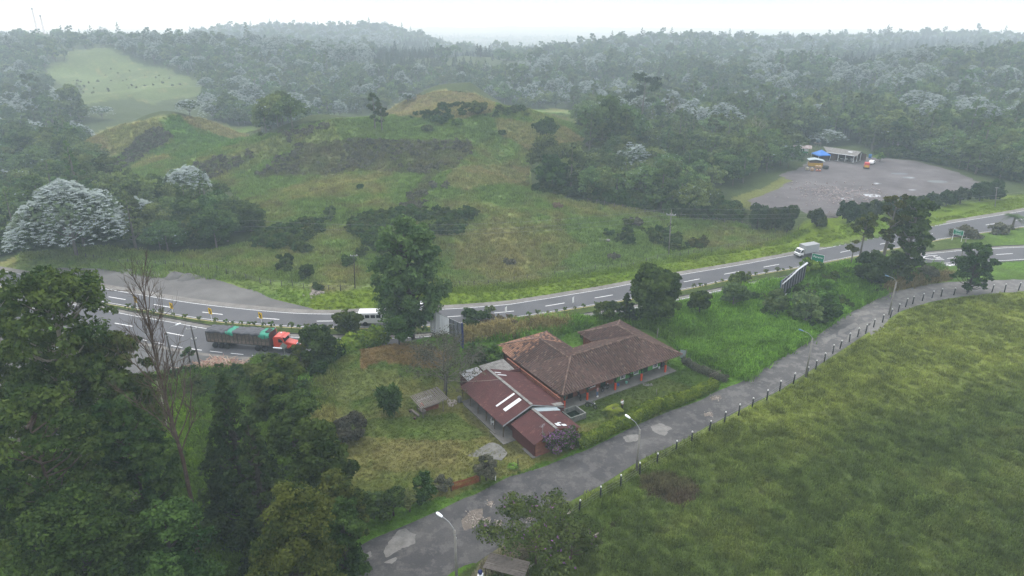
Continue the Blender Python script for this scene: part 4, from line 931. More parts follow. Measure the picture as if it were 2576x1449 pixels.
def annex():
    H = empty('red_roof_shed', UV(-11.2, -1.6), HR, 'long open-sided shed with rusty dark red corrugated roof beside the farmhouse', 'shed'); off = Vector((11.2, 1.6, 0))
    r = MB(); P = lambda u, v, z: Vector((u, v, z)) + off
    corrug(r, P(-6.5, -1.6, 4.0), P(-6.5, 10.7, 4.0), P(-11.3, 10.7, 2.25), P(-11.3, -1.6, 2.25)); corrug(r, P(-6.5, -1.6, 4.0), P(-6.5, 10.7, 4.0), P(-.62, 10.7, 1.75), P(-.62, -1.4, 1.75))
    ro = r.build('roof', M_RR_, H)
    c = MB()
    for i in range(14):
        v = -1.6 + i * .88; c.box(P(-6.5, v + .43, 4.03 + (i % 2) * .01), (.42, .84, .06), M=Matrix.Rotation(R(random.uniform(-1.5, 1.5)), 3, 'Z'))
    c.build('ridge_cap', M_ASB, ro)
    sl1 = (4.0 - 2.25) / 4.8; sl2 = (4.0 - 1.75) / 5.88
    for (u0, u1, v0, v1, mm, sd) in ((-9.9, -6.85, 2.2, 2.55, M_SKY, 0), (-9.6, -6.9, .35, 1.05, M_SKY, 0), (-6.0, -4.9, 9.2, 9.45, M_SKY, 1), (-6.0, -4.4, 8.35, 8.62, M_SKY, 1)):
        z = (lambda u: 4.0 - sl1 * (-6.5 - u)) if sd == 0 else (lambda u: 4.0 - sl2 * (u + 6.5)); k = MB()
        k.raw([P(u0, v0, z(u0) + .045), P(u1, v0, z(u1) + .045), P(u1, v1, z(u1) + .045), P(u0, v1, z(u0) + .045)] + [P(u0, v0, z(u0) + .03), P(u1, v0, z(u1) + .03), P(u1, v1, z(u1) + .03), P(u0, v1, z(u0) + .03)], [(0, 1, 2, 3), (7, 6, 5, 4), (0, 4, 5, 1), (1, 5, 6, 2), (2, 6, 7, 3), (3, 7, 4, 0)])
        k.build('skylight_sheet', mm, ro)
    f = MB()   # posts, plates, inner wall, floor
    for v in np.arange(-1.3, 10.6, 2.35): f.tube([P(-11.0, v, 0), P(-11.0, v, 2.25)], .07, 6)
    f.tube([P(-11.0, -1.4, 2.25), P(-11.0, 10.5, 2.25)], .06, 5); f.build('timber_frame', M_TIM, H)
    wl = MB(); wl.box(P(-9.0, 4.6, 1.3), (.12, 11.6, 2.6)); wl.box(P(-4.8, 10.4, 1.3), (8.4, .12, 2.6)); wl.box(P(-4.8, -1.2, 1.15), (8.4, .12, 2.3)); wl.build('back_wall', M_RW, H)
    g_ = MB(); g_.raw([P(-11.2, -1.62, 2.3), P(-6.5, -1.62, 4.02), P(-.7, -1.62, 1.8), P(-.7, -1.62, 1.6), P(-6.5, -1.62, 3.82), P(-11.2, -1.62, 2.1)], [(0, 1, 4, 5), (1, 2, 3, 4)]); g_.ext([(-11.25 + 11.2, 2.06), (-6.5 + 11.2, 3.8), (-6.5 + 11.2, 3.99), (-11.25 + 11.2, 2.22)], 'y', -.02 - .06, -.02)
    g_.build('barge_board', M_ZNC, H)
    fl = MB(); fl.box(P(-10.3, 4.2, .07), (2.3, 11.6, .16)); fl.box(P(-11.45, 4.6, .1), (.35, 9.2, .22)); fl.box(P(-10.9, -.9, .06), (2.0, 3.8, .14)); fl.build('floor', M_SLAB, H)
    return H
annex()
def small_annex():
    H = empty('brick_shed', UV(-9.9, -7.4), HR, 'lower gabled brick shed with dark red roof next to the purple flowers', 'shed'); off = Vector((9.9, 7.4, 0)); P = lambda u, v, z: Vector((u, v, z)) + off
    r = MB(); corrug(r, P(-6.5, -7.6, 3.45), P(-6.5, -1.75, 3.45), P(-10.1, -1.75, 2.2), P(-10.1, -7.6, 2.2)); corrug(r, P(-6.5, -7.6, 3.45), P(-6.5, -2.6, 3.45), P(-2.4, -2.6, 2.2), P(-2.4, -7.6, 2.2)); ro = r.build('roof', M_RR_, H)
    s = MB(); corrug(s, P(-6.4, -2.62, 3.43), P(-6.4, -1.5, 3.43), P(-2.2, -1.5, 2.2), P(-2.2, -2.62, 2.2)); s.build('roof_sheet', M_SKB, ro)
    for (u0, u1, v0, v1) in ((-5.3, -4.7, -6.2, -5.95), (-5.9, -5.2, -6.9, -6.2), (-5.0, -4.3, -7.0, -6.5)):
        z = lambda u: 3.45 - .305 * (u + 6.5); k = MB(); k.raw([P(u0, v0, z(u0) + .05), P(u1, v0, z(u1) + .05), P(u1, v1, z(u1) + .05), P(u0, v1, z(u0) + .05)], [(0, 1, 2, 3)]); k.build('bare_patch', M_SKY, ro)
    c = MB()
    for i in range(7): c.box(P(-6.5, -7.2 + i * .84, 3.5 + .008 * (i % 2)), (.4, .8, .05))
    c.build('ridge_cap', M_ASB, ro)
    b = MB(); b.ext([(-9.7 + 9.9, 0), (-2.8 + 9.9, 0), (-2.8 + 9.9, 2.28), (-6.5 + 9.9, 3.38), (-9.7 + 9.9, 2.25)], 'y', 0, .18); b.box(P(-2.9, -4.6, 1.1), (.16, 5.3, 2.2)); b.build('brick_wall', M_BR, H)
    w_ = MB(); w_.box(P(-9.75, -4.5, 1.08), (.14, 5.4, 2.16)); w_.build('board_wall', M_RW, H)
    n = MB(); n.box(P(-9.6, -6.2, .04), (1.3, 2.6, .1)); n.build('step', M_SLAB, H)
    e = MB()   # grey cement lean-to strip between the sheds and the house
    corrug(e, P(-6.3, -.9, 3.05), P(-.9, -.9, 2.3), P(-.9, -1.7, 2.2), P(-6.3, -1.7, 2.95)); e.build('lean_to_roof', M_ASB, H)
    return H
small_annex()
def tv_antenna():
    b = UV(-8.3, -6.9, 2.85); o = MB(); o.tube([(0, 0, -.05), (0, 0, 1.5)], .025, 5); o.tube([(-.5, 0, 1.35), (.5, 0, 1.35)], .018, 4)
    for k in range(7): x = -.45 + k * .15; o.tube([(x, -.3 + .02 * k, 1.35), (x, .3 - .02 * k, 1.35)], .012, 4)
    for k in range(3): o.tube([(0, 0, .5), (math.cos(k * 2.1) * .35, math.sin(k * 2.1) * .35, -.12)], .015, 4)
    tag(o.build('tv_antenna', M_ZNC, None, b, 1.0), 'thin grey television antenna standing on the brick shed roof', 'antenna')
tv_antenna()
def lean_sheds():
    for nm, lab, u0, u1, v0, v1, z0, z1, mm, wm in (('zinc_shed', 'low shed with pale zinc sheet roof behind the long red roof', -9.4, -6.1, 11.3, 14.6, 2.15, 2.35, M_ZNC, M_RW), ('cement_roof_shed', 'low shed with pale ribbed cement sheet roof against the brick wall', -5.9, -1.3, 11.0, 14.5, 2.2, 2.5, M_ASB, M_RW)):
        H = empty(nm, UV(u0, v0), HR, lab, 'shed'); du, dv = u1 - u0, v1 - v0
        r = MB(); corrug(r, (0, dv, z1), (du, dv, z1), (du, 0, z0), (0, 0, z0), .25, .04); r.build('roof', mm, H)
        w_ = MB(); w_.box((.15, dv / 2, 1.05), (.1, dv - .3, 2.1)); w_.box((du / 2, dv - .15, 1.1), (du - .3, .1, 2.2)); w_.box((du / 2, .15, 1.0), (du - .3, .1, 2.0)); w_.build('wall', wm, H)
lean_sheds()
# ================================================================ trees and plants one can tell apart
# tall eucalyptus group, left foreground
LG = 'tall trees crowding the left foreground'
for a in (
 ('eucalyptus_tree', 'tallest eucalyptus at the left edge with pale forking branches and open olive crown', 95, 690, 63, 330, 'tall', 'euc', 'pale', .30, 120, 34000, .27, dict(droop=.6, flat=.85, tr=.42)),
 ('eucalyptus_tree', 'eucalyptus with a rounded top hiding the white pickup', 235, 840, 66, 250, 'tall', 'euc', 'pale', .38, 90, 24000, .29, dict(droop=.5, flat=.62, tr=.27)),
 ('eucalyptus_tree', 'eucalyptus cut by the left edge of the picture', -70, 730, 70, 260, 'tall', 'euc', 'pale', .3, 80, 20000, .3, dict(droop=.5, flat=.6, tr=.3)),
 ('eucalyptus_tree', 'lower dark eucalyptus in front of the tallest one', 60, 1010, 50, 330, 'tall', 'euc', 'red', .2, 100, 30000, .24, dict(droop=.5, flat=.65, tr=.27)),
 ('eucalyptus_tree', 'dark green eucalyptus left of the leafless trunk', 300, 1010, 57, 230, 'tall', 'euc', 'red', .2, 90, 26000, .26, dict(droop=.4, flat=.65, tr=.22)),
 ('broadleaf_tree', 'dark leafy tree in the bottom left corner', 150, 1240, 45, 330, 'round', 'dark', 'dark', .1, 46, 24000, .21, dict(flat=.8)),
 ('broadleaf_tree', 'dark undergrowth tree at the foot of the leafless trunk', 395, 1270, 47, 230, 'round', 'dark', 'dark', .1, 36, 18000, .2, dict(flat=.8)),
 ('pine_tree', 'broad dark pine right of the leafless trunk', 560, 935, 62, 250, 'pine', 'pine', 'dark', .06, 110, 46000, .24, dict(droop=.2, flat=.9, asp=2.2)),
 ('pine_tree', 'shorter dark pine with a bushy base behind the round olive tree', 625, 1050, 56, 210, 'pine', 'pine', 'dark', .05, 80, 30000, .22, dict(droop=.2, flat=.9, asp=2.2)),
 ('round_olive_tree', 'dense egg-shaped tree with olive-gold top at the bottom of the picture', 712, 1212, 45.5, 232, 'egg', 'olive', 'dark', .03, 60, 42000, .17, dict(flat=.85, droop=.4, up=-.5)),
 ('broadleaf_tree', 'dark leafy tree beside the lawn, above the olive tree', 800, 1060, 60, 170, 'round', 'dark', 'dark', .1, 40, 17000, .26, dict(flat=.8)),
 ('broadleaf_tree', 'yellowish-green tree at the upper edge of the left grove', 690, 905, 78, 150, 'round', 'olive', 'grey', .12, 30, 12000, .3, dict(flat=.75)),
 ('broadleaf_tree', 'leafy tree between the dark pine and the lawn', 735, 985, 68, 160, 'round', 'dark', 'grey', .1, 34, 15000, .28, dict(flat=.8)),
 ('broadleaf_tree', 'tree with white blossom patch beside the olive tree', 835, 1180, 54, 165, 'round', 'olive', 'dark', .05, 36, 17000, .22, dict(flat=.85)),
 ('broadleaf_tree', 'bushy tree at the road bend by the lower lawn corner', 850, 1255, 51, 130, 'round', 'dark', 'dark', .02, 26, 12000, .2, dict(flat=.9)),
 ('broadleaf_tree', 'small dark tree left of the wood pile', 345, 930, 84, 60, 'round', 'dark', 'dark', .05, 14, 3000, .3, dict()),
):
    nm, lab, px, py, Y, wp, k, lm, bk, cb, nl, nf, ls, kw = a
    T(nm, lab, 'tree', px, py, Y, wp, 'round' if k == 'egg' else k, lm, bk, cb, nl, nf, ls, LG, **kw)
def bare_tree(name, label, loc, h, w_, cb, bk, root_kw, leaf=0, lm='dry', **k):
    A, W = bare(_sd[0] + 7, h, w_, cb, leaf=leaf, **k); _sd[0] += 1
    return two(A, W, name, lm, bk, empty(name, loc, 0, label, 'tree', root_kw))
b = gh(500, 1425); t_ = at(362, 690, b.y)
bare_tree('leafless_tree', 'tall leafless reddish tree rising in front of the highway', b, t_.z - b.z, 10, (t_.z - b.z) * .42, 'red', None, lean=(t_.x - b.x) / (t_.z - b.z), n0=30, tr=.25, depth=4, sub=5, up=1.9)
bare_tree('leafless_tree', 'thin pale leafless tree just left of the tall bare trunk', g(420, 1080, 0), 15, 4, 7, 'pale', None, n0=6, tr=.12, depth=3, up=1.6)
# tall dense tree behind the billboard
T('eucalyptus_tree', 'tall dense green tree behind the torn white billboard', 'tree', 1022, 562, 111.5, 192, 'tall', 'forest', 'dark', .14, 150, 30000, .36, None, droop=.35, flat=.8, tr=.35, up=-.6)
T('bush', 'dark green shrub growing round the foot of the tall tree', 'bush', 1000, 800, 0, 75, 'round', 'dark', 'dark', .02, 14, 5000, .3, None, base=(1005, 870))
b = gh(1120, 985); bare_tree('dry_tree', 'grey twiggy half-bare tree on the lawn left of the red shed', b, 6.6, 11, 1.2, 'grey', None, n0=26, tr=.26, depth=4, sub=4, up=.4, leaf=5200, lm='brush', leafsz=.16)
T('broadleaf_tree', 'large round dark green tree behind the farmhouse', 'tree', 1655, 672, 0, 140, 'round', 'dark', 'dark', .05, 50, 26000, .4, None, base=(1655, 812), flat=.85, up=-.6)
T('broadleaf_tree', 'dark pointed tree left of the large round tree', 'tree', 1578, 738, 0, 62, 'cone', 'pine', 'dark', .03, 30, 7000, .35, None, base=(1580, 808))
T('bush', 'low leafy shrub between the pointed tree and the highway', 'bush', 1530, 765, 0, 70, 'round', 'dark', 'dark', .02, 14, 4500, .32, None, base=(1530, 806))
T('young_tree', 'small dark tree alone on the lush green bank', 'tree', 1765, 735, 0, 64, 'round', 'dark', 'dark', .16, 18, 5000, .34, None, base=(1764, 798))
T('young_tree', 'small pale green tree beside the median shrubs', 'tree', 1852, 706, 0, 72, 'round', 'pale', 'grey', .12, 18, 5000, .32, None, base=(1850, 778))
T('bush', 'pale bush left of the striped billboard foot', 'bush', 1862, 690, 0, 56, 'round', 'lush', 'grey', .05, 12, 3500, .32, None, base=(1868, 724))
T('young_tree', 'pale yellow-green tree in front of the striped billboard', 'tree', 1958, 728, 0, 56, 'round', 'pale', 'grey', .1, 18, 5000, .3, None, base=(1955, 798))
T('young_tree', 'olive-green tree on the bank above the lane', 'tree', 2038, 738, 0, 80, 'round', 'pale', 'grey', .04, 26, 8000, .3, None, base=(2035, 815), flat=.85)
T('young_tree', 'bluish-green bush behind the olive-green tree', 'tree', 2090, 698, 0, 70, 'round', 'lush', 'grey', .04, 22, 6500, .32, None, base=(2085, 790), flat=.85)
T('bush', 'broad bush of mixed green beside the lane bank', 'bush', 2085, 760, 0, 70, 'round', 'dark', 'grey', .02, 20, 5500, .3, None, base=(2085, 812))
T('broadleaf_tree', 'dark round bushy tree on the bank beside the lane bend', 'tree', 2205, 640, 0, 92, 'round', 'pine', 'dark', .02, 34, 13000, .36, None, base=(2205, 733), flat=.9, up=-.6)
T('feathery_tree', 'slender tree with a small crown over the highway, left of the tall pair', 'tree', 2185, 538, 0, 62, 'round', 'olive', 'grey', .48, 18, 5000, .38, None, base=(2184, 672))
T('feathery_tree', 'thin low tree beside the slender one', 'tree', 2152, 605, 0, 34, 'round', 'olive', 'grey', .4, 8, 900, .36, None, base=(2158, 670))
T('feathery_tree', 'tall narrow tree with two-tiered crown over the highway', 'tree', 2256, 490, 0, 74, 'tall', 'olive', 'grey', .35, 22, 6500, .4, None, base=(2252, 690), flat=.7)
T('feathery_tree', 'tallest dark tree beside the highway, right of the pair', 'tree', 2318, 500, 0, 105, 'tall', 'dark', 'grey', .18, 60, 17000, .38, None, base=(2300, 700), flat=.7)
T('bush', 'dark undergrowth bush below the tallest highway trees', 'bush', 2268, 640, 0, 74, 'round', 'dark', 'dark', .0, 20, 6500, .34, None, base=(2280, 708))
T('bush', 'brown-edged bush at the end of the bank', 'bush', 2335, 672, 0, 52, 'round', 'brush', 'dark', .0, 16, 4500, .32, None, base=(2340, 702))
T('conical_tree', 'solitary pointed tree standing between lane and highway at the right', 'tree', 2468, 612, 0, 96, 'tall', 'dark', 'dark', .12, 60, 12000, .34, None, base=(2452, 738), flat=.7)
T('flowering_tree', 'spreading tree with faint purple blossom at the bottom centre', 'tree', 1350, 1295, 56.5, 285, 'dome', 'purple', 'red', .38, 20, 9500, .19, None, flat=.6, tr=.13, silver=.025)
T('flowering_tree', 'smaller branch-like tree right of the purple blossom tree', 'tree', 1440, 1330, 57, 130, 'dome', 'purple', 'red', .3, 14, 5500, .18, None, flat=.6, silver=.03)
# hillside trees
for (nm, lab, px, py, base, wp, k, lm, cb, nf) in (
 ('hill_tree', 'tall mossy tree on the grassy plateau, left of its twin', 937, 235, (935, 323), 38, 'tall', 'euc', .2, 2600), ('hill_tree', 'slightly shorter mossy tree on the plateau, right of its twin', 956, 256, (955, 330), 32, 'tall', 'euc', .25, 2000),
 ('hill_tree', 'lone dark tree on the pasture slope', 1374, 297, (1372, 372), 68, 'round', 'dark', .3, 4200), ('hill_tree', 'small round tree between the two grassy hilltops', 1202, 256, (1202, 294), 50, 'round', 'dark', .05, 2600),
 ('hill_tree', 'huge dark tree towering over the forest behind the pasture', 1622, 180, (1622, 350), 118, 'tall', 'pine', .05, 7000), ('hill_tree', 'dark pointed tree at the forest corner by the pasture', 1440, 358, (1440, 492), 80, 'cone', 'pine', .03, 6000),
 ('hill_tree', 'dark bushy tree at the forest corner', 1392, 395, (1392, 488), 90, 'round', 'dark', .02, 5000), ('hill_tree', 'tall leafy tree with pale trunk at the forest edge', 1722, 420, (1722, 530), 90, 'tall', 'forest', .12, 5000),
 ('hill_tree', 'big dark tree in the forest behind the gravel lot', 2035, 285, (2035, 355), 105, 'round', 'pine', .05, 5500), ('hill_tree', 'thin little tree in the middle of the pasture', 828, 520, (829, 560), 36, 'tall', 'pale', .2, 900)):
    T(nm, lab, 'tree', px, py, 0, wp, k, lm, 'grey', cb, 24, nf, .5, None, base=base, limbn=8)
for lab, px, py, wp in (('pale leafless tree in the forest right of the huge dark tree', 1690, 268, 9), ('white-branched leafless tree in the forest left of the gravel lot', 1892, 322, 7)):
    bare_tree('leafless_tree', lab, gh(px, py + 80), 15, wp + 5, 5, 'pale', None, n0=8, tr=.25, depth=4, up=1.2)
# silver umbrella trees one can pick out
SL = [(150,472,275,'largest silver-white umbrella tree above the left end of the highway',(150,648),2400,.95),(460,420,118,'silver umbrella tree standing alone at the foot of the hills',(462,498),900,.8),(347,500,108,'greyish silver tree right of the largest one',(347,590),900,.6),
 (20,425,110,'silver tree on the left edge above the largest one',(18,470),500,.7),(8,384,56,'silver tree on the left edge, small',(10,420),300,.7),(147,353,64,'flat silver crown left of the hay-coloured hill',(147,385),300,.6),(15,303,44,'small silver crown at the left edge of the valley',(15,330),260,.6),
 (135,324,50,'silver crown above the flat one in the left valley',(135,350),260,.6),(250,265,62,'bright silver tree behind the left green hill',(250,300),320,.6),(471,250,62,'round silver tree behind the crest of the left hill',(471,290),320,.6),
 (568,193,36,'silver tree in the dark valley, left of two',(568,215),200,.7),(607,203,36,'silver tree in the dark valley, right of two',(607,225),200,.7),(642,253,50,'pale silver tree left of the brighter one behind the hills',(642,280),220,.7),(712,257,46,'bright silver tree behind the plateau',(712,285),220,.7),(806,250,54,'dull silver tree behind the two mossy hill trees',(806,280),240,.7),
 (1025,235,44,'silver crown left of the hay-coloured hilltop',(1025,262),220,.6),(1700,236,56,'silver crown right of the huge dark tree',(1700,268),240,.6),(1476,270,44,'small bright white crown at the forest edge behind the pasture',(1476,300),200,.5),
 (1595,362,95,'pale green umbrella tree in front of the forest',(1595,450),420,.7),(1990,265,44,'white crown above the big dark tree',(1990,292),200,.5),(2240,215,60,'wide silver crown in the right forest',(2240,240),260,.6),(2205,298,58,'silver crown behind the open shed',(2205,330),260,.6),
 (2345,325,72,'greyish silver crown right of the gravel lot',(2345,362),300,.7),(2408,360,95,'broad dull silver crown at the right of the forest edge',(2408,408),380,.7),(1920,330,90,'dull silver crown left of the tin-roofed shack',(1920,372),380,.7),(2085,328,90,'dull silver crown directly behind the open shed',(2085,365),380,.7),(1690,430,70,'whitish crown low in the forest edge',(1690,475),260,.7)]
for px, py, wp, lab, base, n, cs in SL:
    b = gh(*base); loc, h, w_ = spec(px, py, b.y, wp); _sd[0] += 1
    A, W = stars(_sd[0], max(h, 5), w_, max(h, 5) * .42, int(n), cs * (.62 if n > 2000 else .9), 7, .97 if n > 800 else .9)
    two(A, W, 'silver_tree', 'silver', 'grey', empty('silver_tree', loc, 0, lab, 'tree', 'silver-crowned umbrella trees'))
# dense conifer hedge bushes by the lot, each its own
for i, (px, py, by, wp, nm) in enumerate([(1912,516,575,62,'leftmost'),(1948,528,580,52,'second'),(1990,520,582,54,'third'),(2061,532,572,54,'lone rounded')] + [(2140,512,562,58,'first of the long row'),(2175,516,556,44,'second of the long row'),(2210,506,551,46,'third of the long row'),(2245,508,545,44,'fourth of the long row'),(2280,500,538,44,'fifth of the long row'),(2312,494,532,42,'sixth of the long row'),(2350,490,526,44,'seventh of the long row'),(2388,482,520,46,'eighth of the long row'),(2424,476,514,46,'ninth of the long row'),(2475,462,507,50,'tenth of the long row'),(2512,460,502,50,'last of the long row')]):
    T('hedge_bush', '%s dark conifer bush edging the gravel lot' % nm, 'bush', px, py, 0, wp, 'round', 'pine', 'dark', .0, 16, 3600, .4, 'conifer bushes edging the gravel lot', base=(px, by), up=-.8, flat=1.2)
# shrubs dotted on the pasture and verges
GB = 'bushes scattered on the pasture'
for i, (px, py, by, wp, lm, lab) in enumerate([(715,640,682,52,'dark','dark bush in the rough pasture near the fence'),(766,668,702,46,'dark','low dark bush right of the bigger one'),(872,645,672,46,'dark','dark shrub left of the tall tree'),(795,713,732,30,'dark','small shrub beside the stone heap'),
   (1760,600,626,58,'olive','yellowish mound bush by the pasture fence'),(1402,512,528,30,'dry','dry tussock in the upper pasture'),(1600,545,570,40,'brush','greyish bush near the power pole'),(1545,640,655,34,'brush','low scrub in the right pasture'),(1280,655,666,34,'brush','little scrub in the middle pasture'),
   (905,465,478,18,'dark','tiny bush on the mid slope'),(1075,318,334,40,'dark','scrub at the back of the plateau'),(1150,300,318,34,'lush','light green shrub behind the plateau crest'),(1262,330,342,24,'dark','shrub on the crest of the hill'),(1105,296,312,60,'dark','hedge of scrub below the hay-coloured hill')]):
    T('shrub', lab, 'shrub', px, py, 0, wp, 'round', lm, 'dark', 0, 10, 1600, .38, GB, base=(px, by), up=-.8)
# garden plants
GP = None
T('banana_clump', 'dark leafy banana-like clump on the lawn left of the kiosk', 'plant', 975, 982, 0, 66, 'round', 'dark', 'grey', .12, 12, 900, .62, GP, base=(973, 1046), asp=3.2, droop=.5)
T('bush', 'greyish green bush in the left of the lawn', 'bush', 878, 1050, 0, 90, 'round', 'brush', 'dark', 0, 18, 6500, .2, GP, base=(880, 1105), up=-.8)
T('bush', 'tall grey-green bush right of the wooden gate', 'bush', 1222, 1142, 0, 64, 'round', 'brush', 'dark', 0, 16, 5500, .17, GP, base=(1222, 1210), up=-.8)
T('bush', 'grey twiggy bush left of the wooden gate', 'bush', 1112, 1200, 0, 52, 'round', 'brush', 'dark', 0, 10, 3200, .15, GP, base=(1112, 1240), up=-.8)
T('bush', 'reddish-topped leafy bush along the lane hedge', 'bush', 1060, 1196, 0, 76, 'round', 'dark', 'dark', 0, 18, 5500, .2, GP, base=(1062, 1262), up=-.8)
T('bush', 'large-leaved shrub below the reddish-topped bush', 'bush', 1028, 1238, 0, 60, 'round', 'pale', 'dark', 0, 10, 900, .34, GP, base=(1030, 1290), asp=2.2, up=-.8)
T('bush', 'large-leaved shrub nearest the round olive tree', 'bush', 935, 1240, 0, 60, 'round', 'pale', 'dark', 0, 10, 900, .34, GP, base=(938, 1305), asp=2.2, up=-.8)
T('bush', 'dark bush between the two large-leaved shrubs', 'bush', 985, 1232, 0, 90, 'round', 'dark', 'dark', 0, 20, 6500, .18, GP, base=(985, 1300), up=-.8)
T('bush', 'dark bush under the yard trees at the lane verge', 'bush', 905, 1245, 0, 80, 'round', 'dark', 'dark', 0, 18, 6000, .18, GP, base=(895, 1325), up=-.8)
T('bougainvillea', 'purple-flowering bush against the brick shed wall', 'bush', 1392, 1086, 0, 70, 'round', 'purple', 'dark', 0, 18, 7000, .13, GP, base=(1385, 1145), silver=.45, up=-.6)
T('bougainvillea', 'purple-flowering bush beside the lane hedge, right of the shed corner', 'bush', 1432, 1078, 0, 66, 'round', 'purple', 'dark', 0, 16, 6000, .13, GP, base=(1432, 1130), silver=.35, up=-.6)
T('bush', 'pointed broad-leaved bush at the left eave of the farmhouse', 'bush', 1243, 870, 0, 52, 'round', 'lush', 'dark', 0, 10, 1500, .34, GP, base=(1243, 915), asp=2.6, up=-.8)
T('bush', 'green rounded bush left of the farmhouse', 'bush', 1195, 866, 0, 62, 'round', 'dark', 'dark', 0, 14, 4200, .22, GP, base=(1195, 912), up=-.8)
T('bush', 'small dark shrub in the farmhouse courtyard', 'bush', 1475, 838, 0, 36, 'round', 'dark', 'dark', 0, 8, 1800, .2, GP, base=(1475, 866), up=-.8)
T('bush', 'fern-like shrub against the green wall', 'bush', 1586, 934, 0, 18, 'round', 'dark', 'dark', 0, 7, 900, .14, GP, base=(1586, 956), up=-.8)
T('bush', 'dense dark bush right of the red-cab truck', 'bush', 795, 826, 0, 100, 'round', 'dark', 'dark', 0, 26, 9000, .32, GP, base=(800, 925), up=-.8, flat=.95)
T('bush', 'dark bush behind the yellow-green hedge', 'bush', 868, 785, 0, 78, 'round', 'dark', 'dark', 0, 20, 6500, .32, GP, base=(868, 846), up=-.8)
T('bush', 'leafy shrub hiding the sign beside the red-cab truck', 'bush', 752, 870, 0, 70, 'round', 'olive', 'dark', 0, 16, 5200, .28, GP, base=(752, 935), up=-.8)
T('bush', 'feathery shrub on the highway verge behind the house', 'bush', 1232, 768, 0, 38, 'round', 'pale', 'grey', .05, 10, 1100, .26, GP, base=(1230, 806))
T('bush', 'low dark thicket right of the torn billboard', 'bush', 1190, 786, 0, 76, 'round', 'dark', 'dark', 0, 16, 5000, .3, GP, base=(1185, 812), up=-.8)
T('bush', 'leafy bush above the wood pile', 'bush', 668, 905, 0, 110, 'round', 'olive', 'dark', 0, 22, 8000, .3, GP, base=(665, 975), up=-.8)
T('bush', 'thin bush beside the leaning utility pole', 'bush', 470, 870, 0, 34, 'round', 'dark', 'dark', .1, 8, 1100, .26, GP, base=(470, 915))
T('bush', 'yellow-green bush behind the striped billboard', 'bush', 2040, 650, 0, 62, 'round', 'hedge', 'dark', 0, 14, 4200, .3, GP, base=(2040, 690), up=-.8)
T('bush', 'grey flowering bush on the median at the far right', 'bush', 2395 + 40, 568 + 6, 0, 74, 'round', 'brush', 'dark', 0, 14, 3600, .32, GP, base=(2435, 600), up=-.8)
T('bush', 'reddish bush beside the fan palm on the median', 'bush', 2520, 566, 0, 50, 'round', 'brush', 'dark', 0, 12, 2800, .32, GP, base=(2522, 592), up=-.8)
T('yellow_tree', 'small round yellow-green tree beside the gravel lot', 'tree', 2217, 388, 0, 26, 'round', 'hedge', 'dark', .25, 10, 1500, .42, GP, base=(2216, 407))
def palm(name, label, base, h, fl, n, lm='hedge', tr=.1, sd=1):
    rng = np.random.default_rng(sd); A = Arr(); W = MB(); W.tube([(0, 0, -.3), (0, 0, h * .5), (0.05, 0, h)], [tr * 1.3, tr, tr], 7, False)
    for i in range(n):
        a = i * 2.4; el = rng.uniform(.1, 1.1); d = np.array([math.cos(a), math.sin(a)]); P = []
        for k in range(7):
            t = k / 6; P.append((d[0] * fl * t * math.cos(el * .6), d[1] * fl * t * math.cos(el * .6), h + fl * (math.sin(el) * t - .75 * t * t)))
        W.tube(P, [.02] * 7, 3, False); V = []
        for k in range(18):
            t = .15 + .85 * k / 18; q = np.array([np.interp(t, np.linspace(0, 1, 7), [p[j] for p in P]) for j in range(3)])
            for s in (-1, 1):
                L = fl * .30 * math.sin(math.pi * min(1, .15 + t * .85)) + .08; e = q + np.array([-d[1] * s * L + d[0] * .3 * L, d[0] * s * L + d[1] * .3 * L, -.25 * L]); o_ = np.array([d[0], d[1], 0]) * .035 * fl
                V += [q - o_ * .3, e - o_ * .2, e + o_ * .2, q + o_ * .9]
        V = np.array(V); c = np.zeros((len(V), 3)); c[:, 0] = rng.uniform(.2, .9); A.add(V, np.arange(len(V)).reshape(-1, 4), c, 0)
    return two(A, W, name, lm, 'grey', empty(name, base, 0, label, 'palm'))
palm('palm', 'young feather palm on the grass in front of the veranda', gh(1541, 1046), 1.1, 1.7, 14)
palm('palm', 'small spiky palm by the post near the lane', gh(1290, 1178), .35, .8, 12, sd=2)
palm('palm', 'fan-crowned palm on the median at the far right', gr_(2546, 574), 3.3, 3.0, 18, 'forest', .28, 3)
# clipped lane hedge and leafy yellow-green hedge
def hedge(name, label, line_px, wd, h, lm, n, ls, sd, cat='hedge', asp=1.6, z0=0.0, hv=.25):
    rng = np.random.default_rng(sd); Q = resamp([gh(*p) for p in line_px], 200); t = rng.random(n); i = (t * 199).astype(int); c = Q[i]; tg = np.gradient(Q, axis=0)[i]; tg /= np.hypot(*tg.T)[:, None]; nn = np.c_[-tg[:, 1], tg[:, 0]]
    hh = h * (1 + (vnoise(t * 26, t * 0, sd) - .5) * hv * 2); a = rng.uniform(0, math.pi, n); r = rng.uniform(.82, 1.03, n); bul = 1 + (vnoise(t * 60, a * 2, sd + 1) - .5) * .35
    off = np.cos(a) * wd / 2 * r * bul; zz = np.sin(a) ** .6 * hh * r * bul; base = Q[0]; hg = height(c[:, 0], c[:, 1]); P = np.c_[c + nn * off[:, None] + rng.normal(0, .05, (n, 2)) - base, zz + z0 + hg]; d = np.c_[nn * np.cos(a)[:, None], np.sin(a)]
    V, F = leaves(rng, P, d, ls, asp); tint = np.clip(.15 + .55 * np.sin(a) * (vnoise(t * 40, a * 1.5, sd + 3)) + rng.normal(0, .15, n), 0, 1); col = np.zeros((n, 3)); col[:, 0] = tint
    A = Arr(); A.add(V, F, np.repeat(col, 4, 0), 0); return tag(link(name, A.mesh(name, LM[lm]), None, (base[0], base[1], 0)), label, cat)
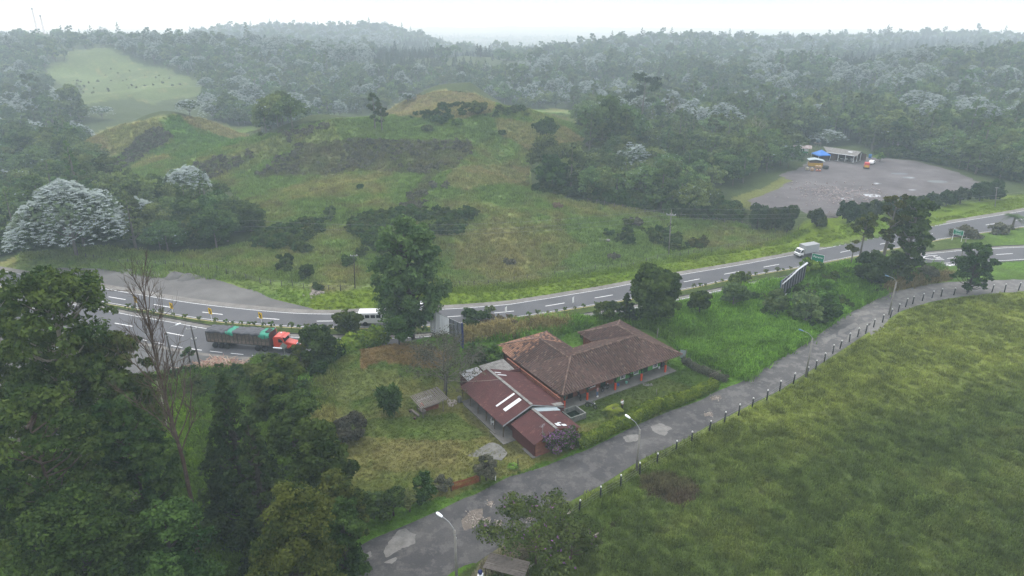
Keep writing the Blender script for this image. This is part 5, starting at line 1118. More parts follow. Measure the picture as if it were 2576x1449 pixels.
hedge('hedge', 'long clipped yellow-green hedge between the farmhouse lawn and the lane', [(1452,1128),(1500,1105),(1560,1075),(1640,1040),(1720,1008),(1795,978)], 1.9, 1.55, 'hedge', 42000, .15, 5)
hedge('leafy_hedge', 'hedge of big yellow-green leaves below the highway, left of the tall tree', [(800,912),(850,894),(890,880),(930,868),(968,858)], 3.2, 2.7, 'leafy', 5200, .42, 6, asp=2.6)
hedge('garden_hedge', 'dark overgrown hedge climbing from the lawn to the highway', [(800,960),(812,925),(860,890)], 2.4, 2.2, 'dark', 9000, .25, 7)
hedge('bank_hedge', 'thin brown vine-covered fence at the right end of the farmhouse lawn', [(1718,915),(1755,935),(1800,955),(1830,962)], 1.0, 1.1, 'brush', 6000, .16, 8)
# median shrubs: clipped balls on short stems
shr = [(230,742,7),(248,744,9),(285,750,7),(341,758,9),(357,760,8),(393,764,5),(407,766,7),(428,768,10),(622,796,7),(640,799,7),(654,801,8),(675,803,7),(694,806,9),(716,808,6),(742,810,10),(760,812,7),(780,814,9),(798,814,8),(816,815,8),(836,816,8),
       (1285,797,9),(1330,790,9),(1354,786,10),(1378,784,6),(1400,781,6),(1420,777,8),(1446,773,6),(1468,770,8),(1500,764,8),(1745,721,9),(1762,717,8),(1774,715,6),(1802,711,5),(1818,707,7),(1868,697,8),(1886,694,10),(1905,692,7),(1928,687,10),(1957,681,10),(1974,680,6),(1992,676,7),(455,775,7),(485,779,8),(520,786,8),(560,790,8),(585,793,7),(600,795,6)]
A, W = tree(900, 'round', 1.25, 1.05, .35, 9, 620, .12, limbs=False, tr=.045); A.mb(W, 1)
sm_ = []
for k in range(3):
    A, W = tree(900 + k, 'round', 1.25, 1.1, .35, 8, 620, .12, limbs=False, tr=.045); sm_.append((A.mesh('foliage', LM['pale' if k else 'lush']), W))
wm = []
for A_, W in sm_:
    q = Arr(); q.mb(W, 0); wm.append(npmesh('stem', np.concatenate(q.V), np.concatenate(q.F), BK['dark']))
ORD = 'first second third fourth fifth sixth seventh eighth ninth tenth eleventh twelfth thirteenth fourteenth fifteenth sixteenth seventeenth eighteenth nineteenth twentieth'.split(); ORD += ['twenty-' + q for q in ORD[:9]] + ['thirtieth'] + ['thirty-' + q for q in ORD[:9]]
shr.sort(); nl_ = sum(1 for q in shr if q[0] < 860)
for i, (px, py, r_) in enumerate(shr):
    p = gr_(px, py + 10); k = i % 3; e = empty('median_shrub', (p.x, float(fUN(p.x)) - 1.0, p.z + .2), i, '%s clipped ball shrub from the left on the median %s' % (ORD[i] if i < nl_ else ORD[i - nl_], 'behind the red-cab truck' if px < 860 else 'between torn billboard and striped billboard'), 'shrub', 'clipped shrubs along the median')
    s_ = r_ / 8.0; e.scale = (s_, s_, s_); link('foliage', sm_[k][0], e); link('stem', wm[k], e)
# ---------------------------------------------------------------- ground cover nobody could count
def tuft(seed, n, h, w_, lm_, spread=.25, name='tuft'):
    rng = np.random.default_rng(seed); a = rng.uniform(0, 6.283, n); b = rng.normal(0, spread, (n, 2)); L = h * rng.uniform(.5, 1.2, n); lean = rng.uniform(.15, .75, n)
    d = np.c_[np.cos(a), np.sin(a)]; s = np.c_[-d[:, 1], d[:, 0]] * w_; z0 = np.zeros((n, 1)) - .05
    p0 = np.c_[b - s, z0]; p1 = np.c_[b + s, z0]; m = b + d * (L * lean * .4)[:, None]; p2 = np.c_[m + s * .8, (L * .65)[:, None]]; p3 = np.c_[m - s * .8, (L * .65)[:, None]]; e = b + d * (L * lean)[:, None]
    p4 = np.c_[e + s * .15, (L * (1 - lean * .35))[:, None]]; p5 = np.c_[e - s * .15, (L * (1 - lean * .35))[:, None]]
    V = np.stack([p0, p1, p2, p3, p3, p2, p4, p5], 1).reshape(-1, 3); F = np.arange(8 * n).reshape(-1, 4); col = np.zeros((8 * n, 3)); col[:, 0] = np.repeat(rng.random(n), 8)
    return npmesh(name, V, F, lm_, False, col)
def gmat(name, trans=.2):
    m, t, o = nodes(name); a = t.nodes.new('ShaderNodeAttribute'); a.attribute_name = 'gcol'; a.attribute_type = 'INSTANCER'
    b = t.nodes.new('ShaderNodeAttribute'); b.attribute_name = 'tint'; s = t.nodes.new('ShaderNodeSeparateColor'); t.links.new(b.outputs['Color'], s.inputs[0])
    c = mix(t, 1, a.outputs['Color'], ramp(t, s.outputs[0], [(0, .75), (1, 1.5)]), 'MULTIPLY')
    d = t.nodes.new('ShaderNodeBsdfDiffuse'); tr = t.nodes.new('ShaderNodeBsdfTranslucent'); mx = t.nodes.new('ShaderNodeMixShader'); mx.inputs[0].default_value = trans
    t.links.new(c, d.inputs[0]); t.links.new(c, tr.inputs[0]); t.links.new(d.outputs[0], mx.inputs[1]); t.links.new(tr.outputs[0], mx.inputs[2]); t.links.new(mx.outputs[0], o.inputs[0]); return m
M_GR = gmat('grass_blades')
def fill(poly_px, n, world=None, sd=0, margin=0.0):
    """random ground points inside a photo-space outline (uniform over the ground)"""
    rng = np.random.default_rng(sd); W_ = world or [tuple(gh(*p))[:2] for p in poly_px]; a = np.array(W_); lo, hi = a.min(0), a.max(0); P = rng.uniform(lo, hi, (n * 3, 2)); P = P[inpoly(P[:, 0], P[:, 1], W_)]
    return P[:n]
def offroad(P, d=0.3):
    ru = inpoly(P[:, 0], P[:, 1], rural_poly[::3]); u, v = huv(P[:, 0], P[:, 1]); hs = ((u > -11.8) & (u < -.3) & (v > -1.8) & (v < 14.8)) | ((u > -10.2) & (u < -2.3) & (v > -7.7) & (v < 0)) | ((u > -.8) & (u < 23.3) & (v > -.6) & (v < 15.8))
    hw = (P[:, 1] > fLN(P[:, 0]) - .9) & (P[:, 1] < fUF(P[:, 0]) + 2.2); fc = inpoly(P[:, 0], P[:, 1], FCW); lt = inpoly(P[:, 0], P[:, 1], lot_w) | inpoly(P[:, 0], P[:, 1], lay_w)
    return P[~(ru | hs | hw | fc | lt)]
def cover(name, P, lo, hi, protos, label, cat, k=1.0, tilt=.12, sd=0, colf=None):
    z = height(P[:, 0], P[:, 1]); c = groundcol(P[:, 0], P[:, 1], z) * k; rng = np.random.default_rng(sd); c = c * rng.uniform(.7, 1.4, (len(P), 1)); c = colf(c, P) if colf else c
    s = rng.uniform(lo, hi, len(P)) * (0.6 + .8 * fbm(P[:, 0] / 3, P[:, 1] / 3, 61, 2)); return geo_scatter(name, np.c_[P, z], s, protos, label, cat, c, sd, tilt)
TF = [tuft(i, 26, .42, .022, M_GR, .22) for i in range(4)]; TS = [tuft(10 + i, 20, .28, .02, M_GR, .2) for i in range(3)]; TW_ = [tuft(20 + i, 46, .95, .05, M_GR, .42) for i in range(4)]
mw = [(8, 30)] + [tuple(p + np.array([.35, -.6])) for p in rr[20:316:4]] + [(200, 125), (200, 50), (80, 30)]
P = fill(None, 95000, mw, 1); dd = np.hypot(P[:, 0], P[:, 1]); P = P[(np.abs(P[:, 0]) < (P[:, 1] * .926 + 20.7) * .76 + 3)]; P = P[_g.random(len(P)) < np.clip(80 / np.hypot(P[:, 0], P[:, 1]), .35, 1)]
cover('meadow_grass', P, .6, 1.5, TF, 'tufted grass covering the big fenced meadow', 'grass', 1.12, sd=1)
P = offroad(fill([(690,1110),(790,950),(840,890),(1000,850),(1180,800),(1450,810),(1800,930),(1870,965),(1760,1010),(1450,1150),(1180,1250),(1000,1335),(850,1400),(700,1400)], 26000, sd=2))
cover('lawn_grass', P, .35, .8, TS, 'short patchy grass of the farmhouse lawn', 'grass', 1.05, sd=2)
P = offroad(fill([(1170,860),(1170,815),(1440,806),(1700,762),(1800,738),(2000,676),(2100,655),(2330,655),(2390,700),(2230,738),(2120,795),(2010,872),(1870,958),(1720,890),(1640,830),(1500,815),(1400,850)], 15000, sd=3)); u, v = huv(P[:, 0], P[:, 1]); P = P[~((u > 8) & (u < 26) & (v < 14))]
cover('tall_weeds', P, .55, 1.25, TW_, 'lush tall weeds on the bank between house, lane and highway', 'weeds', 1.25, .25, 3)
P = offroad(fill([(330,1060),(520,905),(700,905),(830,930),(850,1350),(700,1560),(-100,1600),(-100,1100)], 16000, sd=4))
cover('grove_undergrowth', P, .5, 1.2, TW_, 'bright green undergrowth beneath the left grove', 'undergrowth', 1.3, .25, 4)
P = offroad(fill([(-20,690),(60,650),(250,628),(640,640),(850,640),(1100,700),(1500,690),(2060,590),(2140,565),(2400,545),(2570,490),(2600,530),(2200,610),(1600,720),(1110,785),(850,800),(700,790)], 26000, sd=5))
cover('verge_grass', P, .45, 1.0, TF, 'bright mown grass on the verge beyond the highway', 'grass', 1.05, sd=5)
P = fill(None, 150000, [(-190, 150), (-210, 320), (-60, 420), (60, 420), (60, 260), (130, 200), (130, 150), (0, 135)], 6); Z_ = height(P[:, 0], P[:, 1]); a_, b_ = proj(P[:, 0], P[:, 1], Z_); P = P[inpoly(a_, b_, HILLL) & (P[:, 1] > fUF(P[:, 0]) + 9)]
cover('pasture_grass', P, 1.0, 2.4, TF, 'rough tussocky grass on the hillside pasture', 'grass', 1.0, .2, 6)
# scrub: knee-high to head-high brush
SB = [one(*tree(600 + i, 'round', 1.5, 2.0, 0, 9, 620, .24, limbs=False, tr=.03, up=-.8), 'scrub', 'brush', 'dark') for i in range(4)]
SD = [one(*tree(620 + i, 'round', 1.9, 2.2, 0, 9, 700, .25, limbs=False, tr=.03, up=-.8), 'scrub', 'dark', 'dark') for i in range(4)]
def scrub(name, polys, n, protos, label, lo=.6, hi=1.6, sd=0):
    P = np.concatenate([fill(p, int(n * f), sd=sd + i) for i, (p, f) in enumerate(polys)]); k = fbm(P[:, 0] / 9, P[:, 1] / 9, 66 + sd, 3); P = P[k > .40]; z = height(P[:, 0], P[:, 1])
    return geo_scatter(name, np.c_[P, z - .15], np.random.default_rng(sd).uniform(lo, hi, len(P)), protos, label, 'scrub', None, sd, .1)
scrub('hillside_scrub', [([(640,445),(700,400),(760,362),(900,355),(1180,358),(1190,385),(1150,420),(1090,450),(1020,430),(900,432),(760,440)], 1), ([(1090,450),(1150,425),(1130,470),(1060,525),(1000,545),(1020,500)], .3), ([(400,325),(440,350),(380,385),(300,430),(290,415),(350,350)], .4), ([(480,420),(620,380),(650,400),(520,455)], .25), ([(700,340),(860,312),(850,330),(720,362)], .12), ([(270,160),(400,190),(460,215),(380,230),(250,215)], .06), ([(150,200),(300,205),(260,235),(180,235)], .04)], 760, SB, 'grey-brown scrub covering the steep hillside band', .35, 1.1, 1)
scrub('pasture_scrub', [([(880,560),(1000,535),(1200,545),(1190,585),(1100,600),(900,610)], .6), ([(640,600),(760,570),(900,560),(900,620),(760,640),(640,625)], .5), ([(1020,295),(1330,290),(1320,305),(1100,322)], .12), ([(1500,560),(1700,590),(1850,610),(1700,640),(1520,600)], .12), ([(930,600),(1100,600),(1000,640),(900,650)], .2)], 620, SD, 'dark green scrub thickets crossing the pasture', .6, 1.7, 2)
scrub('forest_edge_scrub', [([(-60,660),(60,632),(250,605),(450,625),(600,610),(660,580),(640,540),(560,600),(100,600),(-60,630)], 1), ([(1330,480),(1480,500),(1700,545),(1860,558),(1860,535),(1800,520),(1500,480)], .9), ([(2190,395),(2300,402),(2420,428),(2560,460),(2560,445),(2420,412),(2250,385)], .5)], 1100, SD, 'low green scrub along the forest edge', .8, 2.2, 3)
scrub('dry_brush', [([(1170,800),(1300,800),(1440,806),(1420,822),(1260,822),(1170,818)], 1)], 420, [one(*tree(640 + i, 'round', 1.0, 1.5, 0, 7, 420, .16, limbs=False, tr=.02, up=-.8), 'scrub', 'dry', 'dark') for i in range(3)], 'dry brown brush on the highway bank behind the house', .5, 1.0, 4)
scrub('bank_bushes', [([(2050,830),(2120,790),(2230,738),(2330,715),(2340,690),(2200,700),(2080,780),(2000,860)], 1), ([(1880,760),(2100,690),(2200,690),(2080,790),(1960,820)], .5), ([(430,950),(640,930),(780,950),(790,1000),(700,1010),(500,1010)], .8)], 330, SD, 'mixed bushes on the lane bank and above the lawn', .5, 1.1, 5)
# ================================================================ roadside things
M_PC = pm('pole_concrete', (.27, .255, .23), .25, 2, .85, .3, dirt=(.13, .12, .1), dsc=1.5); M_PD = pm('dark_pole', (.07, .062, .055), .3, 2, .85, .3)
M_BLK = pm('black_paint', (.02, .02, .02), .3, 4, .6, .1); M_MET = pm('galvanised_metal', (.42, .43, .44), .15, 4, .45, .05, metal=.5); M_WIR = pm('wire', (.25, .25, .24), .1, 2, .6, 0)
M_LAMP = pm('lamp_glass', (.80, .82, .84), .05, 2, .3, 0)
def lamp(label, base, h, to, blue=False, bk=M_PC):
    """concrete street lamp; 'to' = direction of its arm"""
    H = empty('street_lamp', base, 0, label, 'street lamp', 'street lamps along the lane' if 'lane' in label else None)
    p = MB(); p.tube([(0, 0, -.3), (0, 0, h)], [.18, .11], 10); p.build('pole', bk, H, smooth=True)
    d = Vector((to[0], to[1], 0)).normalized(); a = MB(); pts = [Vector((0, 0, h - .9)), Vector((0, 0, h + .15)) + d * .12, Vector((0, 0, h + .75)) + d * .7, Vector((0, 0, h + 1.05)) + d * 1.55]; a.tube(pts, .035, 6)
    a.tube([(0, 0, h - .55), (0, 0, h - .45)], .12, 8); arm = a.build('arm', M_MET, H, smooth=True)
    q = Matrix.Rotation(math.atan2(d.y, d.x), 3, 'Z') @ Matrix.Rotation(R(-16), 3, 'Y'); b = MB(); c = pts[-1] + d * .32 + Vector((0, 0, .06))
    b.lathe([(.02, -.42), (.13, -.36), (.17, -.1), (.19, .12), (.16, .32), (.03, .42)], (0, 0, 0), 10, 'x'); b.v = [tuple(c + q @ Vector((v[0], v[1], v[2] * .6))) for v in b.v]
    b.build('lamp_head', pm('blue_grey_lamp', (.12, .22, .32), .1) if blue else M_LAMP, H, smooth=True)
    x = MB(); x.tube([(.1, .1, h - 1.3), (.1, .1, h - 1.0)], .06, 6); x.build('photocell_box', M_MET, H); return H
lamp('concrete street lamp beside the lane in front of the lawn, second from the bottom', gh(1601, 1186), 6.2, (-.75, .65))
lamp('nearest concrete street lamp at the lane edge, cut by the bottom of the picture', Vector((at(1140, 1330, 54).x + .15, 54, 0)), 6.9, (-.8, .5))
lamp('concrete street lamp beside the lane with a bluish head turned over the bank', gh(2026, 950), 6.9, (-1, .35), True)
lamp('farthest concrete street lamp beside the lane bend, bluish head', gh(2236, 792), 6.9, (-1, .2), True)
lamp('dark street lamp among the bare branches near the left forecourt', g(445, 965, 0), 9.0, (.9, .35), False, M_PD)
# leaning utility pole, left
def util_pole(label, base, top, r, arms, mat, name='utility_pole'):
    H = empty(name, base, 0, label, 'utility pole'); t = top - base; p = MB(); p.tube([(0, 0, -.3), tuple(t)], [r, r * .6], 8); p.build('pole', mat, H, smooth=True)
    for (f, L, ang, ins) in arms:
        c = t * f; d = Vector((math.cos(ang), math.sin(ang), 0)); a = MB(); a.box(c + Vector((0, 0, 0)), (L, .09, .11), rz=ang); a.build('crossarm', M_MET, H)
        for k in ins: q = MB(); o = c + d * L * k; q.lathe([(.03, .05), (.07, .1), (.04, .16), (.07, .22), (.03, .3)], o, 8); q.build('insulator', M_WHT, H)
    return H
b = g(505, 928, 0); util_pole('dark wooden utility pole with small crossarm beside the highway truck', b, at(480, 820, b.y), .16, [(.93, 1.6, .3, (-.45, 0, .45)), (.70, .9, .3, (-.4, .4))], M_PD)
b = gh(1682, 645); tp_ = at(1689, 528, b.y); H_ = util_pole('tall grey power pole with two crossarms and a cable coil in the pasture', b, tp_, .17, [(.90, 2.3, -.3, (-.47, -.1, .1, .47)), (.885, 2.3, -.3, ())], M_PC, 'power_pole')
q = MB(); t = tp_ - b
for k in range(2): q.tube([t * (.69 - .03 * k) + Vector((-.35 + .45 * k + .45 * math.cos(a), -.15, .45 * math.sin(a))) for a in np.linspace(0, 6.283, 15)], .05, 5, False)
q.build('cable_coil', M_BLK, H_)
b2 = gh(893, 728); util_pole('thin dark pole by the fence left of the tall tree', b2, at(890, 640, b2.y), .13, [(.96, 1.6, .1, (-.4, .4))], M_PD)
b3 = gh(2503, 522); util_pole('thin pole beside the conifer row at the far right', b3, at(2508, 470, b3.y), .13, [(.95, 1.2, .1, ())], M_PC)
b4 = gh(2255, 392); util_pole('thin pole behind the yellow-green tree of the gravel lot', b4, at(2260, 362, b4.y), .12, [(.95, 1.2, .1, ())], M_PC)
b5 = gh(1122, 1000); util_pole('old wooden post on the lawn between the grey tree and the kiosk', b5, at(1126, 925, b5.y), .12, [], M_PD)
util_pole('tall concrete utility pole leaning beside the bank at the far right lane', gh(2408, 686), at(2432, 596, gh(2408, 686).y), .15, [(.95, 1.4, 0, ())], M_PC)
util_pole('short concrete marker post on the bank behind the farmhouse', gh(1652, 852), at(1656, 826, gh(1652, 852).y), .09, [], M_PC, 'marker_post')
util_pole('white gatepost beside the lane right of the gate bush', gh(1246, 1214), at(1247, 1196, gh(1246, 1214).y), .07, [], M_WHT, 'marker_post')
util_pole('mossy post between the spiky palm and the lane', gh(1303, 1176), at(1303, 1153, gh(1303, 1176).y), .08, [], M_PD, 'marker_post')
util_pole('pale post in the lawn before the lane hedge', gh(1652, 996), at(1652, 978, gh(1652, 996).y), .06, [], M_PC, 'marker_post')
def wires(label, P, sag=2.0, r=.018, dz=((0, 0, 0),), m=M_WIR):
    mb = MB()
    for o in dz:
        for a, b in zip(P[:-1], P[1:]):
            a, b = Vector(a) + Vector(o), Vector(b) + Vector(o); mb.tube([a.lerp(b, t) - Vector((0, 0, 4 * sag * t * (1 - t))) for t in np.linspace(0, 1, 15)], r, 3, False)
    return tag(mb.build('power_line', m), label, 'power line')
top1 = tp_ - Vector((0, 0, .3)); far_r = at(2700, 470, 215); lft = at(-260, 545, 195)
wires('thin power lines crossing the whole pasture on the tall grey pole', [lft, at(640, 560, 168), top1, far_r], 2.6, .02, ((-.4, 0, .6), (0, 0, -.9), (.9, .3, -2.1)))
wires('drop wires from the old wooden post to the red roof ridge', [at(1126, 957, b5.y), UV(-6.4, 6.6, 4.1)], .25, .02, ((0, 0, 0),), pm('pale_wire', (.45, .42, .36), .1))
# ---------------------------------------------------------------- fences: posts and wires
def fence(name, label, pts, h, r, pm_, wires_=(), cap=None, wm_=M_WIR, group=None, gf=gh):
    P = [gf(*p) if len(p) == 2 else Vector(p) for p in pts]; o = P[0]; H = empty(name, o, 0, label, 'fence')
    base = MB(); base.tube([(0, 0, -.2), (0, 0, h)], r, 8); bm_ = base.mesh('post', pm_, True)
    cm = MB(); cm.tube([(0, 0, h - .02), (0, 0, h + .16)], [r * 1.12, r * .7], 8) if cap else None; cme = cm.mesh('cap', cap, True) if cap else None
    for i, p in enumerate(P):
        q = link('post', bm_, H, p - o, 0); s = .9 + .2 * _h(i, 3, 5); q.scale = (1, 1, s); q.rotation_euler = (R((_h(i, 1, 1) - .5) * 7), R((_h(i, 2, 1) - .5) * 7), i)
        if cap: link('post_cap', cme, q)
    if wires_:
        w_ = MB()
        for z in wires_: 
            for a, b in zip(P[:-1], P[1:]): w_.tube([a - o + Vector((0, 0, z)), b - o + Vector((0, 0, z))], .012, 3, False)
        w_.build('wires', wm_, H)
    return H
c3 = lambda L, ox, oy: [(a * .3378 + ox, b * .3378 + oy) for a, b in L]
rf_ = c3([(2530,757),(2427,767),(2333,768),(2147,780),(2048,795),(1955,800),(1885,818),(1815,833),(1742,860),(1688,885),(1635,915),(1575,960),(1518,995),(1453,1028),(1393,1075),(1333,1102),(1270,1145),(1202,1188),(1147,1228),(1085,1290),(1020,1350),(952,1400),(855,1449)], 1706.6, 476.6)
rf_ += c3([(752,80),(657,140),(548,203),(445,263),(340,318),(227,382),(98,460)], 1706.6, 959.6) + c3([(2517,530),(2375,620),(2248,700),(2105,785),(1955,868),(1797,972),(1653,1085)], 850, 959.6)
fence('meadow_fence', 'black posts with white tops fencing the big meadow along the lane', rf_, 1.7, .11, M_BLK, (.35, .75, 1.15), pm('white_post_tip', (.62, .62, .60), .1, 3, .6, .05))
pf = c3([(645,525),(705,530),(770,548),(830,555),(885,562),(960,566),(1030,570),(1092,570),(1163,572),(1235,570),(1318,575),(1370,585),(1428,590),(1495,600),(1557,605),(1620,612),(1690,630),(1760,650),(1835,672),(1940,710),(2020,722),(2100,728),(2182,733),(2265,750),(2350,758),(2450,758),(2540,765)], 0, 476.6)
pf += c3([(20,765),(803,740),(907,727),(1015,730),(1122,720),(1215,710),(1313,690),(1411,680),(1513,665),(1613,650),(1715,640),(1820,627),(1915,605),(2010,605),(2110,597),(2200,582),(2297,552),(2380,527)], 850, 476.6) + [(1710,648),(1732,643),(1745,640),(1790,636),(1832,625),(1880,618),(1930,610)]
fence('pasture_fence', 'line of thin wooden posts and wire between the verge and the pasture', pf, 1.4, .07, M_PD, (.5, .9, 1.25))
ef = [(1478,512),(1500,516),(1520,520),(1545,524),(1565,528),(1585,532),(1600,534),(1622,539),(1645,541),(1668,545),(1690,548),(1712,551),(1735,554),(1757,556),(1780,559),(1802,561),(1822,563),(1845,566),(1866,568),(1888,575),(1950,584),(1980,585),(2008,580)]
fence('forest_fence', 'pale posts fencing the pasture off from the forest edge', ef, 1.5, .08, M_WD, (.6, 1.1))
gp = [tuple(UV(u, v)) for u, v in ((-6.5, 17.2), (-10, 17.5), (25.5, 3), (26.8, 6.5), (28, 10))]
# ---------------------------------------------------------------- billboards
M_BBG = pm('billboard_grey_panel', (.19, .20, .23), .25, 1.2, .7, .1, dirt=(.05, .05, .055), dsc=2.5, damt=.6); M_SHT = pm('white_sheet', (.55, .56, .58), .12, 1.5, .8, .3); M_NAVY = pm('navy_frame', (.02, .03, .12), .2, 2, .6, .1)
def billboard1():
    # rises on posts; left end far, right end near
    B = Vector((at(1163, 835, 103.5).x, 103.5, 0)); A = Vector((at(1083, 762, 109.5).x, 109.5, 0)); d = (B - A); L = d.length; d.normalize(); rz = math.atan2(d.y, d.x); nrm = Vector((d.y, -d.x, 0))
    zt = at(1163, 815, B.y).z; zb = .8; H = empty('billboard', A, rz, 'torn billboard of dark grey panels half covered by a hanging white sheet', 'billboard')
    f = MB(); f.box((L * .5, .0, (zt + zb) / 2), (L, .12, zt - zb)); f.build('panel', M_BBG, H)
    for k in range(1, 8): s = MB(); s.box((L * k / 8, -.1, (zt + zb) / 2), (.10, .08, zt - zb)); s.build('rib', M_PD, H)
    e = MB(); e.box((L + .03, 0, zt / 2 + .1), (.16, .34, zt + .2)); e.build('end_frame', M_NAVY, H)
    t_ = MB(); t_.tube([(0, -.1, zt + .05), (L, -.1, zt + .05)], .05, 5); t_.tube([(L * .55, -.15, zt - 1.0), (L * .78, -.15, zt - .7)], .05, 5); t_.build('top_rail', M_MET, H)
    for k in range(5): p = MB(); p.tube([(L * (.08 + .21 * k), .15, -.2), (L * (.08 + .21 * k), .15, zt)], .09, 6); p.build('post', M_PD, H)
    V, F = [], []; nu, nv = 40, 12
    for i in range(nu + 1):
        for j in range(nv + 1):
            u = i / nu; v = j / nv; dr = zt - .0 - (zt - 1.6 + 1.0 * math.sin(u * 3.0) ** 2 - .9 * (u > .75) * (u - .75) * 4) * 1; low = 2.2 - 1.5 * u + .25 * math.sin(u * 9)
            V.append((u * L * .62, -.2 - .16 * (.5 + .5 * math.sin(u * 26)) * (v + .2) - .05 * math.sin(u * 61 + v), zt + .04 - v * (zt - low)))
    for i in range(nu):
        for j in range(nv): a = i * (nv + 1) + j; F.append((a, a + 1, a + nv + 2, a + nv + 1))
    link('sheet', npmesh('sheet', np.array(V), np.array(F), M_SHT, True), H)
billboard1()
def billboard2():
    Bf = gh(2027, 712); A = Vector((at(1965, 720, 127).x, 127, 0)); Bf = Vector((at(2027, 680, 135).x, 135, 0)); d = Bf - A; d.z = 0; L = d.length; d.normalize(); rz = math.atan2(d.y, d.x)
    z0 = at(1985, 738, A.y + 1).z; H = empty('billboard', (A.x, A.y, hz(A.x, A.y)), rz, 'striped billboard seen edge-on from behind, dark panels with a white torn band', 'billboard'); g0 = hz(A.x, A.y); zb = at(2024, 712, Bf.y).z - g0; zt = at(1965, 706, A.y).z - g0; zt2 = at(2027, 659, Bf.y).z - g0
    zt = max(zt, zb + 2.5); zt2 = max(zt2, zt)
    f = MB(); f.raw([(0, 0, zb), (L, 0, zb), (L, 0, zt2), (0, 0, zt), (0, .12, zb), (L, .12, zb), (L, .12, zt2), (0, .12, zt)], [(0, 1, 2, 3), (7, 6, 5, 4), (0, 4, 5, 1), (1, 5, 6, 2), (2, 6, 7, 3), (3, 7, 4, 0)]); f.build('panel', M_BBG, H)
    for k in range(9): s = MB(); x = L * (k + .3) / 9; s.box((x, -.1, (zb + zt + (zt2 - zt) * x / L) / 2), (.16, .1, zt + (zt2 - zt) * x / L - zb)); s.build('rib', M_BLK, H)
    for k in range(8): p = MB(); x = L * (k + .5) / 8; p.tube([(x, .1, -.4), (x, .1, zb + .5)], .06, 5); p.build('post', M_PD, H)
    w_ = MB(); w_.tube([(0, -.2, zt - .7), (L * .3, -.2, zt - .1), (L * .6, -.2, (zt + zt2) / 2 + .1), (L * .97, -.2, zt2 - .1)], [.10, .16, .14, .2], 5); w_.build('torn_strip', M_SHT, H)
    w_ = MB(); w_.tube([(0, -.2, zb), (L * .3, -.2, zb + .05), (L * .7, -.2, zb), (L * .9, -.2, zb + .1)], [.10, .2, .22, .12], 5); w_.build('lower_strip', M_SHT, H)
    w_ = MB(); w_.box((.25, -.07, (zb + zt) / 2), (1.2, .05, zt - zb - .1)); w_.build('poster_remnant', pm('faded_poster', (.30, .24, .22), .4, 1.5, .8, .1, dirt=(.12, .25, .30), dsc=1.2, damt=.8), H)
    w_ = MB(); w_.box((-.04, .06, (zb + zt) / 2), (.1, .3, zt - zb)); w_.build('end_frame', pm('blue_frame', (.03, .12, .25), .2), H)
    w_ = MB(); 
    for k in range(6): w_.tube([(L + .05, .05, zb + (zt2 - zb) * k / 6), (L + .05, .8, zb + (zt2 - zb) * (k + 1) / 6)], .04, 4)
    w_.tube([(L + .05, .8, zb), (L + .05, .8, zt2)], .05, 4); w_.build('lattice', M_MET, H)
billboard2()
# ---------------------------------------------------------------- signs
def text(s, name, size, m, parent, M, ext=.004):
    cu = bpy.data.curves.new(name, 'FONT'); cu.body = s; cu.size = size; cu.align_x = 'CENTER'; cu.align_y = 'CENTER'; cu.extrude = ext; cu.materials.append(m)
    dg = bpy.data.objects.new(name, cu); S.collection.objects.link(dg); bpy.context.view_layer.update()
    me = bpy.data.meshes.new_from_object(dg.evaluated_get(bpy.context.evaluated_depsgraph_get())); me.name = name; bpy.data.objects.remove(dg)
    o = link(name, me, parent); o.matrix_local = M; return o
M_SGN = pm('sign_green', (.0, .22, .12), .08, 2, .5, 0); M_SY = pm('sign_yellow', (.80, .50, .0), .06, 2, .5, 0); M_SW = pm('sign_white', (.8, .8, .8), .05, 2, .5, 0); M_SB = pm('sign_black', (.01, .01, .01), .1, 2, .5, 0)
SX = Matrix.Rotation(R(90), 4, 'X')
def curve_sign(px, py, foot, label):
    p = gr_(px, foot); H = empty('curve_sign', (p.x, float(fUN(p.x)) - .7, p.z + .15), R(-32), label, 'road sign', 'yellow curve signs on the median')
    MB().tube([(0, .05, -.1), (0, .05, 2.6)], .035, 6).build('pole', M_SW, H); q = MB(); q.ext([(-.5, 1.75), (.5, 1.75), (.5, 2.95), (-.5, 2.95)], 'y', 0, .03); q.build('plate', M_SY, H)
    a = MB(); a.ext([(-.02, 1.85), (.20, 1.85), (.20, 2.45), (-.02, 2.62), (-.02, 2.8), (-.38, 2.55), (-.02, 2.28), (-.02, 2.4)], 'y', -.012, -.002); a.build('arrow', M_SB, H)
for px, py, ft, lb in ((344, 768, 786, 'yellow curve arrow sign seen through the bare tree, leftmost of four'), (437, 782, 799, 'yellow curve arrow sign right of the bare tree, second of four'), (535, 794, 812, 'yellow curve arrow sign above the truck tarpaulin, third of four'), (662, 806, 821, 'yellow curve arrow sign farthest right, seen almost edge-on')): curve_sign(px, py, ft, lb)
for px, ft, lb in ((1273, 797, 'narrow white edge-on sign on the median right of the torn billboard'), (1441, 781, 'white edge-on sign on the median above the farmhouse')):
    p = gr_(px, ft); H = empty('white_sign', (p.x, float(fUN(p.x)) - .5, p.z + .15), R(62), lb, 'road sign'); MB().tube([(0, .03, -.1), (0, .03, 2.2)], .035, 6).build('pole', M_MET, H); MB().box((0, 0, 2.3), (.75, .03, 1.25)).build('plate', M_SW, H)
p = g(718, 905, 0); H = empty('diamond_sign', (p.x, p.y, 0), R(14), 'grey back of a diamond road sign in front of the red truck cab', 'road sign'); MB().tube([(0, .04, -.2), (0, .04, 2.9)], .04, 6).build('pole', M_MET, H)
